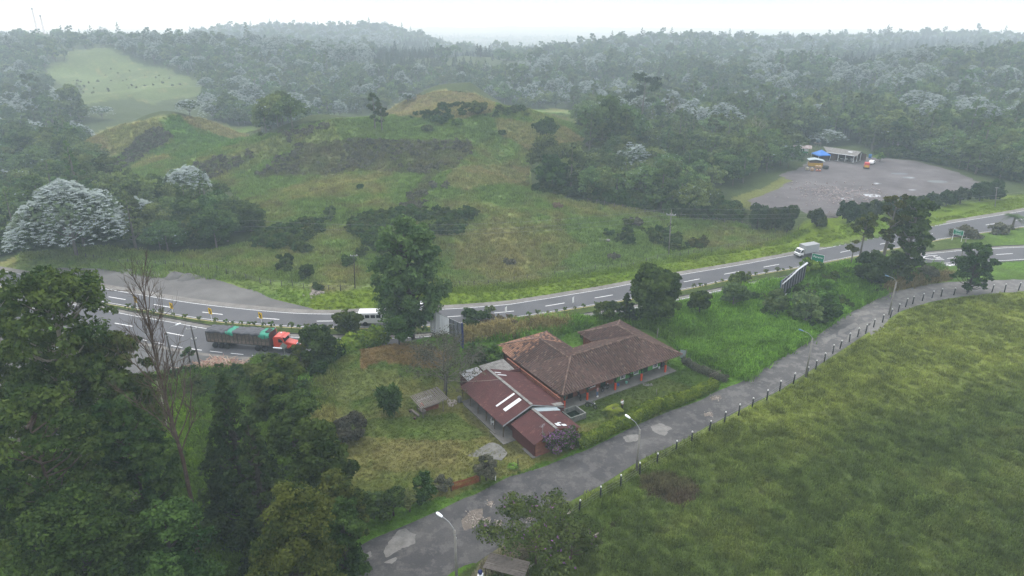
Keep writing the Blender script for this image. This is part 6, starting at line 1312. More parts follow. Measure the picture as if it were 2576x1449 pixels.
q = MB(); q.ext([(0, 2.0), (.62, 2.62), (0, 3.24), (-.62, 2.62)], 'y', -.02, .02); q.build('plate', pm('sign_back', (.33, .36, .35), .1, 2, .5), H); q = MB(); q.box((0, -.03, 2.62), (1.0, .03, .05)); q.box((0, -.03, 2.62), (.05, .034, 1.0)); q.build('bracket', M_MET, H)
def green_sign(a, b, zt, zb, label, lines, arrow=False, post_len=None):
    d = b - a; d.z = 0; L = d.length; rz = math.atan2(d.y, d.x); z0 = hz(a.x, a.y); H = empty('direction_sign', (a.x, a.y, z0), rz, label, 'road sign')
    for x in (.06, L - .06): MB().tube([(x, .06, -.3), (x, .06, zt)], .05, 6).build('post', M_SW, H)
    MB().box((L / 2, 0, (zt + zb) / 2), (L + .12, .03, zt - zb + .12)).build('border', M_SW, H); MB().box((L / 2, -.012, (zt + zb) / 2), (L, .03, zt - zb)).build('plate', M_SGN, H)
    hh = (zt - zb); n = len(lines) + (1 if arrow else 0)
    for i, s_ in enumerate(lines): text(s_, 'lettering', hh / n * .55, M_SW, H, Matrix.Translation((L / 2, -.034, zt - hh * (i + .5) / n)) @ SX)
    if arrow: q = MB(); c = zb + hh * .2; q.ext([(L / 2 - .07, c + .5), (L / 2 - .07, c), (L / 2 - .25, c), (L / 2, c - .35), (L / 2 + .25, c), (L / 2 + .07, c), (L / 2 + .07, c + .5)], 'y', -.04, -.03); q.build('arrow', M_SW, H)
b_ = gr_(2078, 690); b_.y -= 1.5; a_ = Vector((b_.x - 3.2, b_.y + 3.4, 0)); zr_ = hz(b_.x, b_.y)
green_sign(Vector((at(2044, 640, b_.y + 1.6).x, b_.y + 1.6, 0)), Vector((at(2070, 664, b_.y).x, b_.y, 0)), at(2056, 640, b_.y + .8).z - hz(a_.x, a_.y), at(2064, 668, b_.y).z - hz(a_.x, a_.y) - .1, 'green direction sign reading Pereira behind the yellow-green bush', ['Pereira'], True)
b_ = gr_(2413, 612); green_sign(b_ + Vector((-.9, 1.9, 0)), b_ + Vector((.4, 0, 0)), 3.3, 2.1, 'green direction sign on two white posts on the wide median', ['RETORNO', 'ARMENIA'])
# painted speed numbers on the carriageway
def thirty(px, py, label):
    p = gr_(px, py); x = p.x; s = float(np.interp(x, XS, slopey(yLF))); rz = math.atan(s); H = Matrix.Translation((p.x, p.y, p.z + .047)) @ Matrix.Rotation(rz, 4, 'Z')
    mb = MB(); n = 40; ro, ri = (4.4, 1.55), (4.0, 1.32)
    vs = [(ro[0] * math.cos(a), ro[1] * math.sin(a), 0) for a in np.linspace(0, 2 * math.pi, n, False)] + [(ri[0] * math.cos(a), ri[1] * math.sin(a), 0) for a in np.linspace(0, 2 * math.pi, n, False)]
    mb.raw(vs, [(i, (i + 1) % n, n + (i + 1) % n, n + i) for i in range(n)]); o = mb.build('speed_marking', M_WH); o.matrix_world = H; tag(o, kind='structure')
    cu = text('30', 'speed_number', 1.75, M_WH, None, H @ Matrix.Diagonal((2.6, 1, 1, 1)) @ Matrix.Rotation(R(-90), 4, 'Z'), 0.0); tag(cu, kind='structure')
thirty(2365, 648, ''); thirty(2398, 667, '')
# ---------------------------------------------------------------- things in the yard
def kiosk():
    c = g(1082, 1036, 0); rz = R(36); H = empty('kiosk', (c.x, c.y, 0), rz, 'small open lawn kiosk with a tilted slatted wooden roof over a brick counter', 'kiosk')
    for x, y, h in ((-1.7, -1.0, 2.2), (1.6, -1.1, 2.2), (-1.5, 1.1, 2.55), (1.5, 1.1, 2.55)): MB().tube([(x, y, -.1), (x, y, h)], .07, 6).build('post', M_WD, H)
    rf = MB()
    for i in range(19): x = -2.25 + i * .25; rf.box((x, 0, 2.42 + (i % 2) * .04), (.15, 3.4, .05), M=Matrix.Rotation(R(8), 3, 'X') @ Matrix.Rotation(R((_h(i, 1, 1) - .5) * 3), 3, 'Z'))
    rf.build('slat_roof', M_WD, H); u = MB()
    for y in (-1.2, 0, 1.2): u.tube([(-2.3, y, 2.33 + y * .14), (2.4, y, 2.33 + y * .14)], .05, 5)
    u.build('purlins', M_TIM, H)
    MB().box((.4, .55, .45), (2.3, .8, .9)).build('brick_counter', M_BR, H); MB().box((.4, .5, .94), (2.6, 1.1, .08)).build('counter_top', M_WD, H); MB().box((-.2, 1.12, 1.7), (2.6, .05, .55)).build('back_board', M_WHT, H)
    MB().box((-1.0, .6, 1.25), (.4, .5, .5)).build('cooker', M_ORG, H)
    c2_ = g(1063, 1046, 0)
    def bench(lab, L, w_, h, loc, rz_): 
        E_ = empty('bench' if w_ < .5 else 'table', loc, rz_, lab, 'bench' if w_ < .5 else 'table'); s = MB(); s.box((0, 0, h), (L, w_, .06)); s.build('seat' if w_ < .5 else 'table_top', M_WD, E_)
        for a in (-1, 1): l = MB(); l.box((a * (L / 2 - .15), 0, h / 2 - .02), (.1, w_ * .8, h - .04)); l.build('leg', M_WD, E_)
    bench('rough wooden bench left of the kiosk', 2.1, .35, .42, (c2_.x - 1.1, c2_.y + .2, 0), R(-52)); bench('small wooden table beside the kiosk', 1.3, .7, .72, (c2_.x - .1, c2_.y + .5, 0), R(-52))
    for dx, dy, lb in ((-1.9, .9, 'upper tree-stump stool by the rough bench'), (-1.0, -1.0, 'lower tree-stump stool by the rough bench')): tag(MB().lathe([(.24, 0), (.2, .1), (.2, .4), (.19, .42)], (0, 0, 0), 9).build('stump_stool', BK['red'], None, (c2_.x + dx, c2_.y + dy, 0)), lb, 'stool')
kiosk()
def chair(loc, rz, label):
    H = empty('plastic_chair', loc, rz, label, 'chair'); MB().box((0, 0, .43), (.46, .46, .04)).build('seat', M_WHT, H); MB().box((0, .22, .68), (.44, .04, .5)).build('backrest', M_WHT, H)
    for a in (-1, 1):
        for b in (-1, 1): MB().box((a * .19, b * .19, .21), (.05, .05, .42)).build('leg', M_WHT, H)
chair(UV(-10.6, 2.2, .14), 1.2, 'white plastic chair under the red roof eave')
tag(MB().lathe([(.3, 0), (.34, .3), (.34, .6), (.3, .95), (.26, .98)], (0, 0, 0), 14).build('water_drum', pm('grey_drum', (.16, .16, .155), .2, 2, .6), None, UV(-11.7, 10.2), smooth=True), 'grey drum standing at the corner of the red-roofed shed', 'drum')
def rubble(name, label, base, n, s, spread, m, cat, h=.3):
    rng = np.random.default_rng(len(label)); mb = MB()
    for i in range(n):
        c = rng.normal(0, 1, 2) * spread / 2; z = max(0, h * (1 - np.hypot(*c) / spread)) * rng.random(); q = Matrix.Rotation(rng.uniform(0, 6), 3, 'Z') @ Matrix.Rotation(rng.uniform(-.5, .5), 3, 'X'); k = s * rng.uniform(.5, 1.4); mb.box((c[0], c[1], z + .3 * k), (k, k * .75, k * .5), M=q, taper=rng.uniform(.5, .9))
    return tag(mb.build(name, m, None, base), label, cat, kind='stuff')
M_STN = pm('rubble_stone', (.42, .37, .32), .4, 4, .9, .3); rubble('rubble', 'pale rubble beside the grey drum', UV(-12.9, 10.6), 24, .3, 1.0, M_STN, 'rubble')
for i, (px, py, sp) in enumerate(((1188, 1305, 1.1), (1233, 1267, .5), (1222, 1312, .6), (1252, 1315, .6), (1800, 1000, .8), (1782, 1042, .8), (1330, 1305, .6))): rubble('pothole_stones', 'light stones filling a pothole in the lane, patch %s' % ('nearest the lamp', 'above the others', 'in the middle', 'right of the middle', 'by the hedge end', 'by the meadow posts', 'behind the blossom tree')[i], g(px, py, .03), 60 if sp > 1 else 26, .13, sp, M_STN, 'stones', .05)
def mound(name, label, base, r, h, m):
    V, F = [], []; n, k = 22, 8
    for j in range(k + 1):
        for i in range(n): t = j / k; a = i / n * 6.283; q = r * (1 - t) * (1 + .2 * math.sin(a * 3 + 1) + .1 * _h(i, j, 3)); V.append((q * math.cos(a) * 1.3, q * math.sin(a), h * (t ** .8) * (.9 + .2 * _h(i, j, 9)) - .05))
    for j in range(k):
        for i in range(n): F.append((j * n + i, j * n + (i + 1) % n, (j + 1) * n + (i + 1) % n, (j + 1) * n + i))
    tag(link(name, npmesh(name, np.array(V), np.array(F), m, True), None, base), label, 'gravel heap')
mound('gravel_heap', 'left of two grey gravel heaps on the lay-by', g(441, 696, 0), 1.9, 1.3, M_GV); mound('gravel_heap', 'right of two grey gravel heaps on the lay-by', g(474, 699, 0), 1.9, 1.2, M_GV)
rubble('stone_heap', 'heap of pale stones on the verge beside the lay-by', gh(795, 741), 60, .45, 1.6, M_STN, 'stones', .5)
def woodpile():
    c = g(560, 918, 0); rng = np.random.default_rng(5); cols = [pm('reddish_plank', (.36, .20, .15), .35, 3, .9, .2), pm('pale_plank', (.45, .34, .26), .3, 3, .9, .2)]; mb = MB()
    for i in range(420):
        t = rng.random(); x = rng.normal(0, 2.4) - .5 + 1.2 * (t - .5); y = rng.normal(0, 1.3) - 1.2; hh = 1.3 * math.exp(-(x * x / 10 + (y + .8) ** 2 / 4)) * rng.random(); ang = rng.normal(-.3 if rng.random() < .6 else 1.9, .5)
        mb.mat(int(rng.random() < .5)); mb.box((x, y, hh + .08), (rng.uniform(1.0, 3.2), rng.uniform(.06, .14), .05), M=Matrix.Rotation(ang, 3, 'Z') @ Matrix.Rotation(rng.normal(0, .14), 3, 'Y'))
    tag(mb.build('wood_pile', cols, None, c), 'jumbled heap of pinkish planks between the highway and the grove', 'wood pile', kind='stuff')
woodpile()
def gate():
    a, b = gh(1137, 1240), gh(1206, 1216); d = b - a; L = d.length; H = empty('wooden_gate', a, math.atan2(d.y, d.x), 'rust-red picket gate at the lane edge of the lawn', 'gate'); m = pm('rust_red_boards', (.28, .07, .03), .3, 3, .85, .2)
    p = MB(); n = 22
    for i in range(n): p.box((L * (i + .5) / n, 0, .55 + .12 * abs(i / n - .5)), (L / n * .62, .035, 1.15 + .24 * abs(i / n - .5)))
    p.build('pickets', m, H); r_ = MB(); r_.box((L / 2, .05, .35), (L, .05, .09)); r_.box((L / 2, .05, .95), (L, .05, .09)); r_.build('rails', m, H)
    for x in (-.08, L + .08): MB().box((x, 0, .65), (.14, .14, 1.4)).build('post', M_TIM, H)
gate()
def tank():
    H = empty('water_tank', UV(.4, -2.2), HR, 'square concrete trough with mossy walls in front of the farmhouse corner', 'trough'); m = pm('mossy_concrete', (.20, .20, .18), .3, 1.5, .9, .4, dirt=(.03, .05, .04), dsc=1.6, damt=.9)
    w_ = MB(); 
    for x, y, a, b in ((-1.3, 0, .2, 2.6), (1.3, 0, .2, 2.6), (0, 1.2, 2.4, .2), (0, -1.2, 2.4, .2)): w_.box((x, y, .45), (a, b, .9))
    w_.build('wall', m, H); MB().box((0, 0, .1), (2.4, 2.2, .05)).build('water', pm('dark_water', (.01, .02, .012), .1, 2, .1, 0), H)
tank()
tag(MB().lathe([(.11, 0), (.14, .32), (.15, .34)], (0, 0, 0), 10).build('bucket', M_WHT, None, UV(21.0, 1.6, .13)), 'white bucket at the right end of the veranda', 'bucket')
H = empty('notice_board', UV(21.9, 1.7, .13), HR, 'pale framed shelf board at the right end of the green wall', 'board'); MB().box((0, 0, 1.35), (.95, .3, .55)).build('board', pm('pinkish_board', (.45, .32, .26), .15), H); MB().box((0, .05, .55), (.8, .25, .9)).build('shelf', M_DKIN, H)
for i, (u, v, c, lb) in enumerate(((11.6, .9, (.05, .15, .4), 'blue'), (13.2, .8, (.2, .5, .4), 'pale green'))):
    tag(MB().lathe([(.14, 0), (.2, .35), (.21, .37)], (0, 0, 0), 10).build('plant_pot', pm(lb.replace(' ', '_') + '_pot', c, .1), None, UV(u, v, .13)), '%s plant pot on the veranda floor' % lb, 'plant pot')
tag(MB().box((0, 0, .03), (1.5, .8, .08)).build('stone_slab', M_CC, None, UV(15.9, -1.2)), 'pale stone slab lying beside the veranda', 'slab')
def goal():
    H = empty('metal_frame', gh(1783, 965), R(25), 'rusty metal gate frame at the end of the lane hedge', 'gate'); m = pm('rusty_tube', (.2, .16, .14), .3)
    q = MB(); q.tube([(0, 0, 0), (0, 0, 1.3), (2.2, 0, 1.6), (2.2, 0, 0)], .04, 5); q.tube([(0, 0, .1), (2.2, 0, .1)], .03, 5); q.tube([(0, 0, .1), (2.2, 0, 1.5)], .03, 5); q.build('frame', m, H)
    b = gh(1716, 905); H = empty('wire_gate', b, R(-25), 'pale wire-mesh gate panel behind the right corner of the farmhouse roof', 'gate'); q = MB(); q.box((0, 0, .9), (.9, .03, 1.5)); q.build('panel', pm('pale_mesh', (.3, .36, .36), .2), H); MB().tube([(.5, 0, 0), (.5, 0, 1.9)], .06, 6).build('post', M_PC, H)
goal()
def blue_gate():
    b = Vector((at(1208, 1440, 52).x, 52, 0)); H = empty('blue_gate', (b.x, b.y, 0), R(-12), 'blue metal gate with a white pillar at the bottom edge of the picture', 'gate'); zt = at(1208, 1432, 50).z
    MB().box((0, 0, 1.6), (.5, .5, 3.2)).build('pillar', M_WHT, H); MB().lathe([(.02, 3.2), (.2, 3.3), (.25, 3.45), (.2, 3.62), (.02, 3.7)], (0, 0, 0), 12).build('ball', M_NAVY, H, smooth=True)
    m = pm('bright_blue_paint', (.03, .25, .45), .15, 2, .5, .05); q = MB()
    for i in range(16): q.box((.42 + i * .3, 0, 1.5 - .015 * i), (.2, .04, 2.7 + .3 * math.sin(i / 15 * 3.14)))
    q.box((2.6, .04, 2.75), (4.8, .06, .12)); q.box((2.6, .04, .5), (4.8, .06, .12)); q.build('boards', m, H)
    H = empty('slatted_roof', (b.x + 2.6, b.y + 1.8, 0), R(-18), 'low shelter roof of grey boards behind the blue gate', 'shelter'); q = MB()
    for i in range(14): q.box((0, -1.0 + i * .16, 2.6), (4.4, .13, .04), M=Matrix.Rotation(R((_h(i, 1, 4) - .5) * 2), 3, 'Z'))
    q.build('roof_boards', M_WD, H)
    for x in (-2, 2):
        for y in (-.9, .9): MB().tube([(x, y, 0), (x, y, 2.58)], .06, 5).build('post', M_TIM, H)
blue_gate()
for px, py, L, rz, lb in ((1490, 1355, 2.2, .75, 'pale log lying beside the ditch in the meadow corner'), (1337, 1428, .9, .9, 'short pale plank under the blossom tree'), (1433, 1295, 1.5, .9, 'curved dead branch near the meadow posts')):
    tag(MB().tube([(-L / 2, 0, .12), (0, .05, .16), (L / 2, 0, .14)], [.12, .13, .09], 7).build('log', BK['pale'], None, gh(px, py), rz), lb, 'log')
rubble('ash_heap', 'burnt ash heap on the lawn', gh(957, 985), 50, .18, .8, pm('ash', (.05, .05, .05), .9, 6), 'ash', .15)
H = empty('fallen_poles', gh(2110, 548), R(50), 'stack of pale poles between two conifer bushes', 'poles'); q = MB()
for i in range(16): q.tube([(-2.2 + .4 * _h(i, 1, 1), i * .22, .1 + .25 * _h(i, 2, 2)), (2.2, i * .22 + .5 * _h(i, 3, 3), .15)], .07, 5)
q.build('poles', M_WD, H)
tag(MB().box((0, 0, .25), (3.0, 1.4, .5)).build('concrete_box', M_CC, None, gh(1520, 607), R(-8)), 'small concrete manhole box in the pasture', 'manhole')
# telecom masts on the far left ridge
for px, py, by, lb in ((80, 22, 70, 'taller'), (101, 40, 66, 'shorter')):
    t = at(px, py, 900); p0 = at(px + 10, by + 8, 900); H = empty('radio_mast', (t.x, 900, p0.z - 6), 0, '%s of two radio masts on the hazy left ridge' % lb, 'mast'); hh = t.z - p0.z + 6; q = MB()
    for k in range(3): a = k * 2.09; q.tube([(1.1 * math.cos(a), 1.1 * math.sin(a), 0), (.5 * math.cos(a), .5 * math.sin(a), hh)], .14, 4)
    for k in range(14):
        z = hh * k / 14; z2 = hh * (k + 1) / 14; r0 = 1.1 - .6 * k / 14; a = (k % 3) * 2.09; b = a + 2.09; q.tube([(r0 * math.cos(a), r0 * math.sin(a), z), (r0 * math.cos(b), r0 * math.sin(b), z2)], .09, 3)
    q.build('lattice', pm('mast_paint', (.4, .2, .17), .2), H); MB().lathe([(.3, 0), (1.0, .5), (1.0, 1.8), (.3, 2.2)], (0, 0, hh - 1), 8).build('antenna_head', M_MET, H)
# ================================================================ sheds and stall on the gravel lot
def lotP(px, py): p = g(px, py, 0); return Vector((p.x, p.y, 0))
M_PLK = pm('brown_planks', (.13, .085, .065), .4, 4, .9, .3, stretch=(1, 1, .3)); M_GRN = pm('green_lower_wall', (.06, .28, .12), .1, 2); M_RST = pm('rusty_tin', (.42, .38, .38), .25, 1.2, .6, .1, dirt=(.22, .08, .055), dsc=1.0, damt=.9)
def big_shed():
    F1 = lotP(2143, 410); F0 = lotP(2080, 401); K = lotP(2172, 398)     # front corner, left, right
    c = F1; ax = (F0 - F1).normalized(); rz = math.atan2(-ax.y, -ax.x); H = empty('market_shed', c, rz, 'open roadside shed with low grey cement roof on white posts', 'shed')
    L = 13.5; D = 8.0
    r = MB(); corrug(r, (-L, D * .55, 4.1), (1.2, D * .55, 4.0), (1.5, -1.2, 2.9), (-L * .72, -1.0, 3.0), .3, .04); corrug(r, (-L, D * .55, 4.1), (1.2, D * .55, 4.0), (1.2, D + 1, 2.7), (-L, D + 1, 2.8), .3, .04); ro = r.build('roof', M_ASB, H)
    k = MB(); k.box((-4.5, -1.1, 2.97), (10.5, .5, .06)); k.build('pale_edge_sheet', M_SKY, ro); k = MB(); k.box((-2.0, 2.0, 3.72), (1.6, 1.0, .05), M=Matrix.Rotation(R(10), 3, 'X')); k.build('skylight_sheet', M_SKY, ro)
    w_ = MB(); w_.box((-9.3, -.2, 1.4), (6.0, .15, 2.8)); w_.box((-6.3, 2.0, 1.4), (.15, 4.4, 2.8)); w_.box((-5, D + .5, 1.3), (14, .15, 2.6)); w_.build('plank_wall', M_PLK, H)
    for x, y in ((-5.2, -.7), (-2.5, -.7), (.6, -.7), (.6, 2.8), (.6, 6.5)): MB().box((x, y, 1.45), (.16, .16, 2.9)).build('post', M_WHT, H)
    MB().box((-2.8, 1.5, .12), (7.4, 5.2, .26)).build('floor', M_SLAB, H); MB().box((-8.6, -.3, 1.05), (.9, .08, 2.1)).build('doorway', M_DKIN, H)
    for i, (x, y) in enumerate(((-4.2, .5), (-2.4, .6), (-.7, .7), (-3.2, 2.6), (-1.2, 2.8))):
        T_ = empty('table', H.matrix_world @ Vector((0, 0, 0)), 0); bpy.context.view_layer.update(); T_.matrix_world = Matrix.Translation(c) @ Matrix.Rotation(rz, 4, 'Z') @ Matrix.Translation((x, y, .25)); tag(T_, 'white covered table inside the open shed, %s' % ('front left', 'front middle', 'front right', 'back left', 'back right')[i], 'table', 'tables in the open shed')
        MB().box((0, 0, .74), (1.0, .8, .05)).build('table_top', M_WHT, T_); 
        for a in (-1, 1): MB().box((a * .4, 0, .36), (.06, .6, .72)).build('leg', M_PD, T_)
big_shed()
def tin_shack():
    c = lotP(2012, 388); H = empty('tin_roof_shack', c, R(-18), 'small stilted shack with rusty white tin roof and white and green wall', 'shack')
    r = MB(); corrug(r, (-4.5, 3.6, 3.0), (3.6, 3.6, 3.1), (3.4, .9, 2.5), (-4.8, .7, 2.2), .3, .05); corrug(r, (-.5, 3.4, 3.3), (4.4, 3.4, 3.2), (4.2, -.6, 2.5), (-.4, -.4, 2.5), .3, .05); r.build('roof', M_RST, H)
    w_ = MB(); w_.box((1.6, .1, 1.85), (2.8, .1, 1.1)); w_.box((3.0, 1.6, 1.85), (.1, 3.0, 1.1)); w_.build('white_wall', M_WHT, H); w_ = MB(); w_.box((1.6, .095, .9), (2.82, .12, .8)); w_.box((3.0, 1.6, .9), (.12, 3.02, .8)); w_.build('green_wall', M_GRN, H)
    w_ = MB(); w_.box((-2.2, 3.0, 1.2), (4.2, .1, 2.2)); w_.build('back_wall', M_PLK, H)
    for x, y in ((-4.4, .9), (-2.6, .9), (-.8, .9), (.3, .2), (2.9, .2)): MB().box((x, y, 1.1), (.14, .14, 2.2)).build('post', M_WHT, H)
tin_shack()
c = lotP(1990, 389); H = empty('letter_box', c, R(-10), 'small white-topped box hut left of the tin-roofed shack', 'hut'); MB().box((0, 0, .5), (1.6, 1.2, .9)).build('box', pm('grey_hut', (.2, .2, .2), .2), H); MB().box((0, 0, 1.35), (2.0, 1.5, .8), taper=.9).build('top', M_WHT, H)
def tank_tower():
    c = lotP(2052, 391); H = empty('water_tower', c, 0, 'wooden water-tank tower between the shack and the open shed', 'tower')
    for x in (-1, 1):
        for y in (-1, 1): MB().tube([(x * 1.3, y * 1.3, 0), (x * .9, y * .9, 5.2)], .1, 5).build('leg', M_WD, H)
    MB().box((0, 0, 5.1), (2.4, 2.4, .15)).build('platform', M_WD, H); MB().lathe([(.8, 5.2), (.85, 5.6), (.8, 6.3), (.3, 6.6)], (0, 0, 0), 12).build('tank', pm('dark_tank', (.05, .08, .09), .1), H, smooth=True)
    q = MB(); q.tube([(-1.2, -1.2, .5), (1.1, -1.1, 3)], .05, 4); q.tube([(1.2, -1.2, .5), (-1.0, -1.0, 3.5)], .05, 4); q.build('brace', M_WD, H)
tank_tower()
def tent():
    c = lotP(2063, 402); H = empty('canopy_tent', c, R(10), 'bright blue square canopy tent in front of the open shed', 'tent'); m = pm('blue_canopy', (.03, .20, .62), .08, 1, .6, .05)
    a = 2.6; q = MB(); q.raw([(-a, -a, 2.3), (a, -a, 2.3), (a, a, 2.3), (-a, a, 2.3), (0, 0, 4.0)], [(0, 1, 4), (1, 2, 4), (2, 3, 4), (3, 0, 4)]); q.raw([(-a, -a, 2.3), (a, -a, 2.3), (a, a, 2.3), (-a, a, 2.3), (-a, -a, 2.0), (a, -a, 2.0), (a, a, 2.0), (-a, a, 2.0)], [(0, 1, 5, 4), (1, 2, 6, 5), (2, 3, 7, 6), (3, 0, 4, 7)]); q.build('canopy', m, H)
    for x in (-1, 1):
        for y in (-1, 1): MB().box((x * 2.5, y * 2.5, 1.15), (.07, .07, 2.3)).build('leg', M_WHT, H)
    MB().box((0, 1.8, .9), (3.8, .6, 1.8)).build('stall_counter', M_DKIN, H)
tent()
def yellow_stall():
    c = lotP(2050, 418); H = empty('yellow_stall', c, R(-12), 'yellow-walled stall with a pale gabled zinc roof', 'stall'); m = pm('mustard_boards', (.55, .33, .02), .12, 2, .7)
    w_ = MB(); 
    w_.box((0, -1.4, .85), (4.8, .1, 1.3)); w_.box((-2.4, 0, .85), (.1, 2.8, 1.3)); w_.box((2.4, 0, .85), (.1, 2.8, 1.3)); w_.build('wall', m, H); MB().box((0, 0, 1.8), (4.4, 2.4, .6)).build('opening', M_PLK, H)
    r = MB(); corrug(r, (-.3, 2.0, 2.95), (-.3, -2.1, 2.95), (3.0, -2.1, 2.25), (3.0, 2.0, 2.25), .3, .04); corrug(r, (-.3, 2.0, 2.95), (-.3, -2.1, 2.95), (-2.9, -2.1, 2.5), (-2.9, 2.0, 2.5), .3, .04); r.build('roof', pm('pale_blue_zinc', (.45, .52, .54), .12, 1.5, .5, .1), H)
yellow_stall()
def tote(px, py, c, label, z=0, s=1.0):
    p = lotP(px, py); H = empty('bulk_container', (p.x, p.y, z), R(8), label, 'container', 'bulk liquid containers by the stall'); MB().box((0, 0, .62 * s), (1.05 * s, 1.0 * s, 1.0 * s)).build('tank', c, H, bevel=.08); q = MB(); q.box((0, 0, .07), (1.1 * s, 1.05 * s, .14))
    for k in (-1, 0, 1): q.box((k * .5 * s, -.53 * s, .6 * s), (.05, .03, 1.1 * s))
    q.build('cage', M_PD, H); MB().lathe([(.12, 0), (.12, .1)], (0, 0, 1.12 * s), 8).build('cap', M_WHT, H)
m1 = pm('cream_plastic', (.55, .50, .36), .1, 2, .5, 0); m2 = pm('tan_plastic', (.5, .33, .18), .15, 2, .5, 0)
tote(2030, 428, m1, 'cream bulk container, leftmost in front of the yellow stall'); tote(2042, 430, m2, 'brownish bulk container beside the cream one'); tote(2055, 431, pm('salmon_crate', (.6, .2, .14), .1), 'salmon red crate under the tan container, front row', 0, .62); tote(2062, 431.5, pm('salmon_crate', (.6, .2, .14), .1), 'salmon red crate right of its twin, front row', 0, .62)
tote(2053, 429, m2, 'tan bulk container standing on the salmon crates, left', .72); tote(2061, 429.5, m2, 'tan bulk container standing on the salmon crates, right', .72)
p = lotP(2077, 425); tag(MB().lathe([(.9, 0), (1.0, .2), (1.0, 1.2), (.6, 1.4), (.3, 1.45)], (0, 0, 0), 16).build('black_water_tank', M_BLK, None, p, smooth=True), 'round black water tank right of the yellow stall', 'tank')
p = lotP(2188, 398); tag(MB().lathe([(.55, 0), (.58, .9), (.6, 1.6), (.2, 1.65)], (0, 0, 0), 14).build('blue_drum', pm('drum_blue', (.03, .16, .4), .1), None, p, smooth=True), 'blue drum behind the white car on the lot', 'drum')
def trailer_stall():
    p = lotP(2179, 424); H = empty('red_trailer', p, R(65), 'small trailer stall under a red tarpaulin beside the white car', 'trailer'); MB().box((0, 0, 1.55), (2.8, 1.9, 1.5), taper=.85).build('tarpaulin', pm('red_tarp', (.55, .09, .09), .15, 1.5, .7, .3), H, bevel=.12)
    MB().box((-1.42, 0, 1.1), (.06, 1.5, .8)).build('yellow_panel', pm('stall_yellow', (.7, .4, .03), .1), H); MB().box((0, 0, .6), (2.8, 1.8, .2)).build('chassis', M_BLK, H); q = MB(); q.tube([(-1.4, 0, .55), (-2.4, 0, .5)], .05, 5); q.build('drawbar', M_BLK, H)
    for s in (-1, 1): MB().lathe([(.28, -.09), (.3, 0), (.28, .09)], (.3, s * .95, .3), 14, 'y').build('wheel', M_BLK, H)
trailer_stall()
for i, (px, py, sx, sy) in enumerate(((2262, 437, 3, .7), (2285, 447, 2.4, .6), (2358, 457, 3.6, .9), (2208, 462, 1.4, .4), (2190, 492, 3.4, .9), (2130, 500, 2.2, .5), (2295, 478, 1.6, .4))):
    p = lotP(px, py); sheet('puddle', [(p.x + sx * math.cos(a), p.y + sy * 2.2 * math.sin(a)) for a in np.linspace(0, 6.283, 20, False)], .036, pm('puddle_water', (.30, .31, .33), .1, 1, .05, 0, spec=.8), .35, .8)
rubble('litter_and_twigs', 'pale twigs and litter strewn on the dark part of the gravel lot', lotP(2120, 490) , 420, .5, 15, pm('twig_litter', (.33, .28, .27), .3), 'litter', .02)
# ================================================================ vehicles and people
M_RUB = pm('tyre_rubber', (.025, .025, .026), .3, 6, .9, .2); M_RIM = pm('wheel_rim', (.20, .20, .20), .2, 4, .5, .1, metal=.4); M_CHR = pm('chrome', (.55, .56, .58), .05, 3, .2, 0, metal=.9)
M_RED = pm('truck_red', (.62, .05, .025), .06, 1.5, .35, 0, spec=.5, dirt=(.3, .1, .07), dsc=1, damt=.4); M_VGL = pm('vehicle_glass', (.02, .03, .035), .05, 2, .08, 0, spec=.8); M_CWH = pm('car_white', (.70, .70, .71), .04, 2, .3, 0, spec=.5)
M_BXW = pm('box_body_grey_white', (.42, .44, .46), .05, 1, .5, 0, spec=.4); M_HLT = pm('headlight', (.6, .6, .58), .05, 4, .2, 0)
def wheel(parent, x, y, r, w_, side, dual=False):
    H = MB(); H.lathe([(r * .55, -w_ / 2), (r * .93, -w_ / 2), (r, -w_ * .3), (r, w_ * .3), (r * .93, w_ / 2), (r * .55, w_ / 2)], (0, 0, 0), 20, 'y'); t = H.build('wheel', M_RUB, parent, (x, y, r), 0, True)
    q = MB(); q.lathe([(.04, -w_ * .3), (r * .30, -w_ * .28), (r * .56, -w_ * .40), (r * .58, w_ * .40), (r * .3, w_ * .28), (.04, w_ * .3)], (0, 0, 0), 16, 'y'); q.build('rim', M_RIM, t); return t
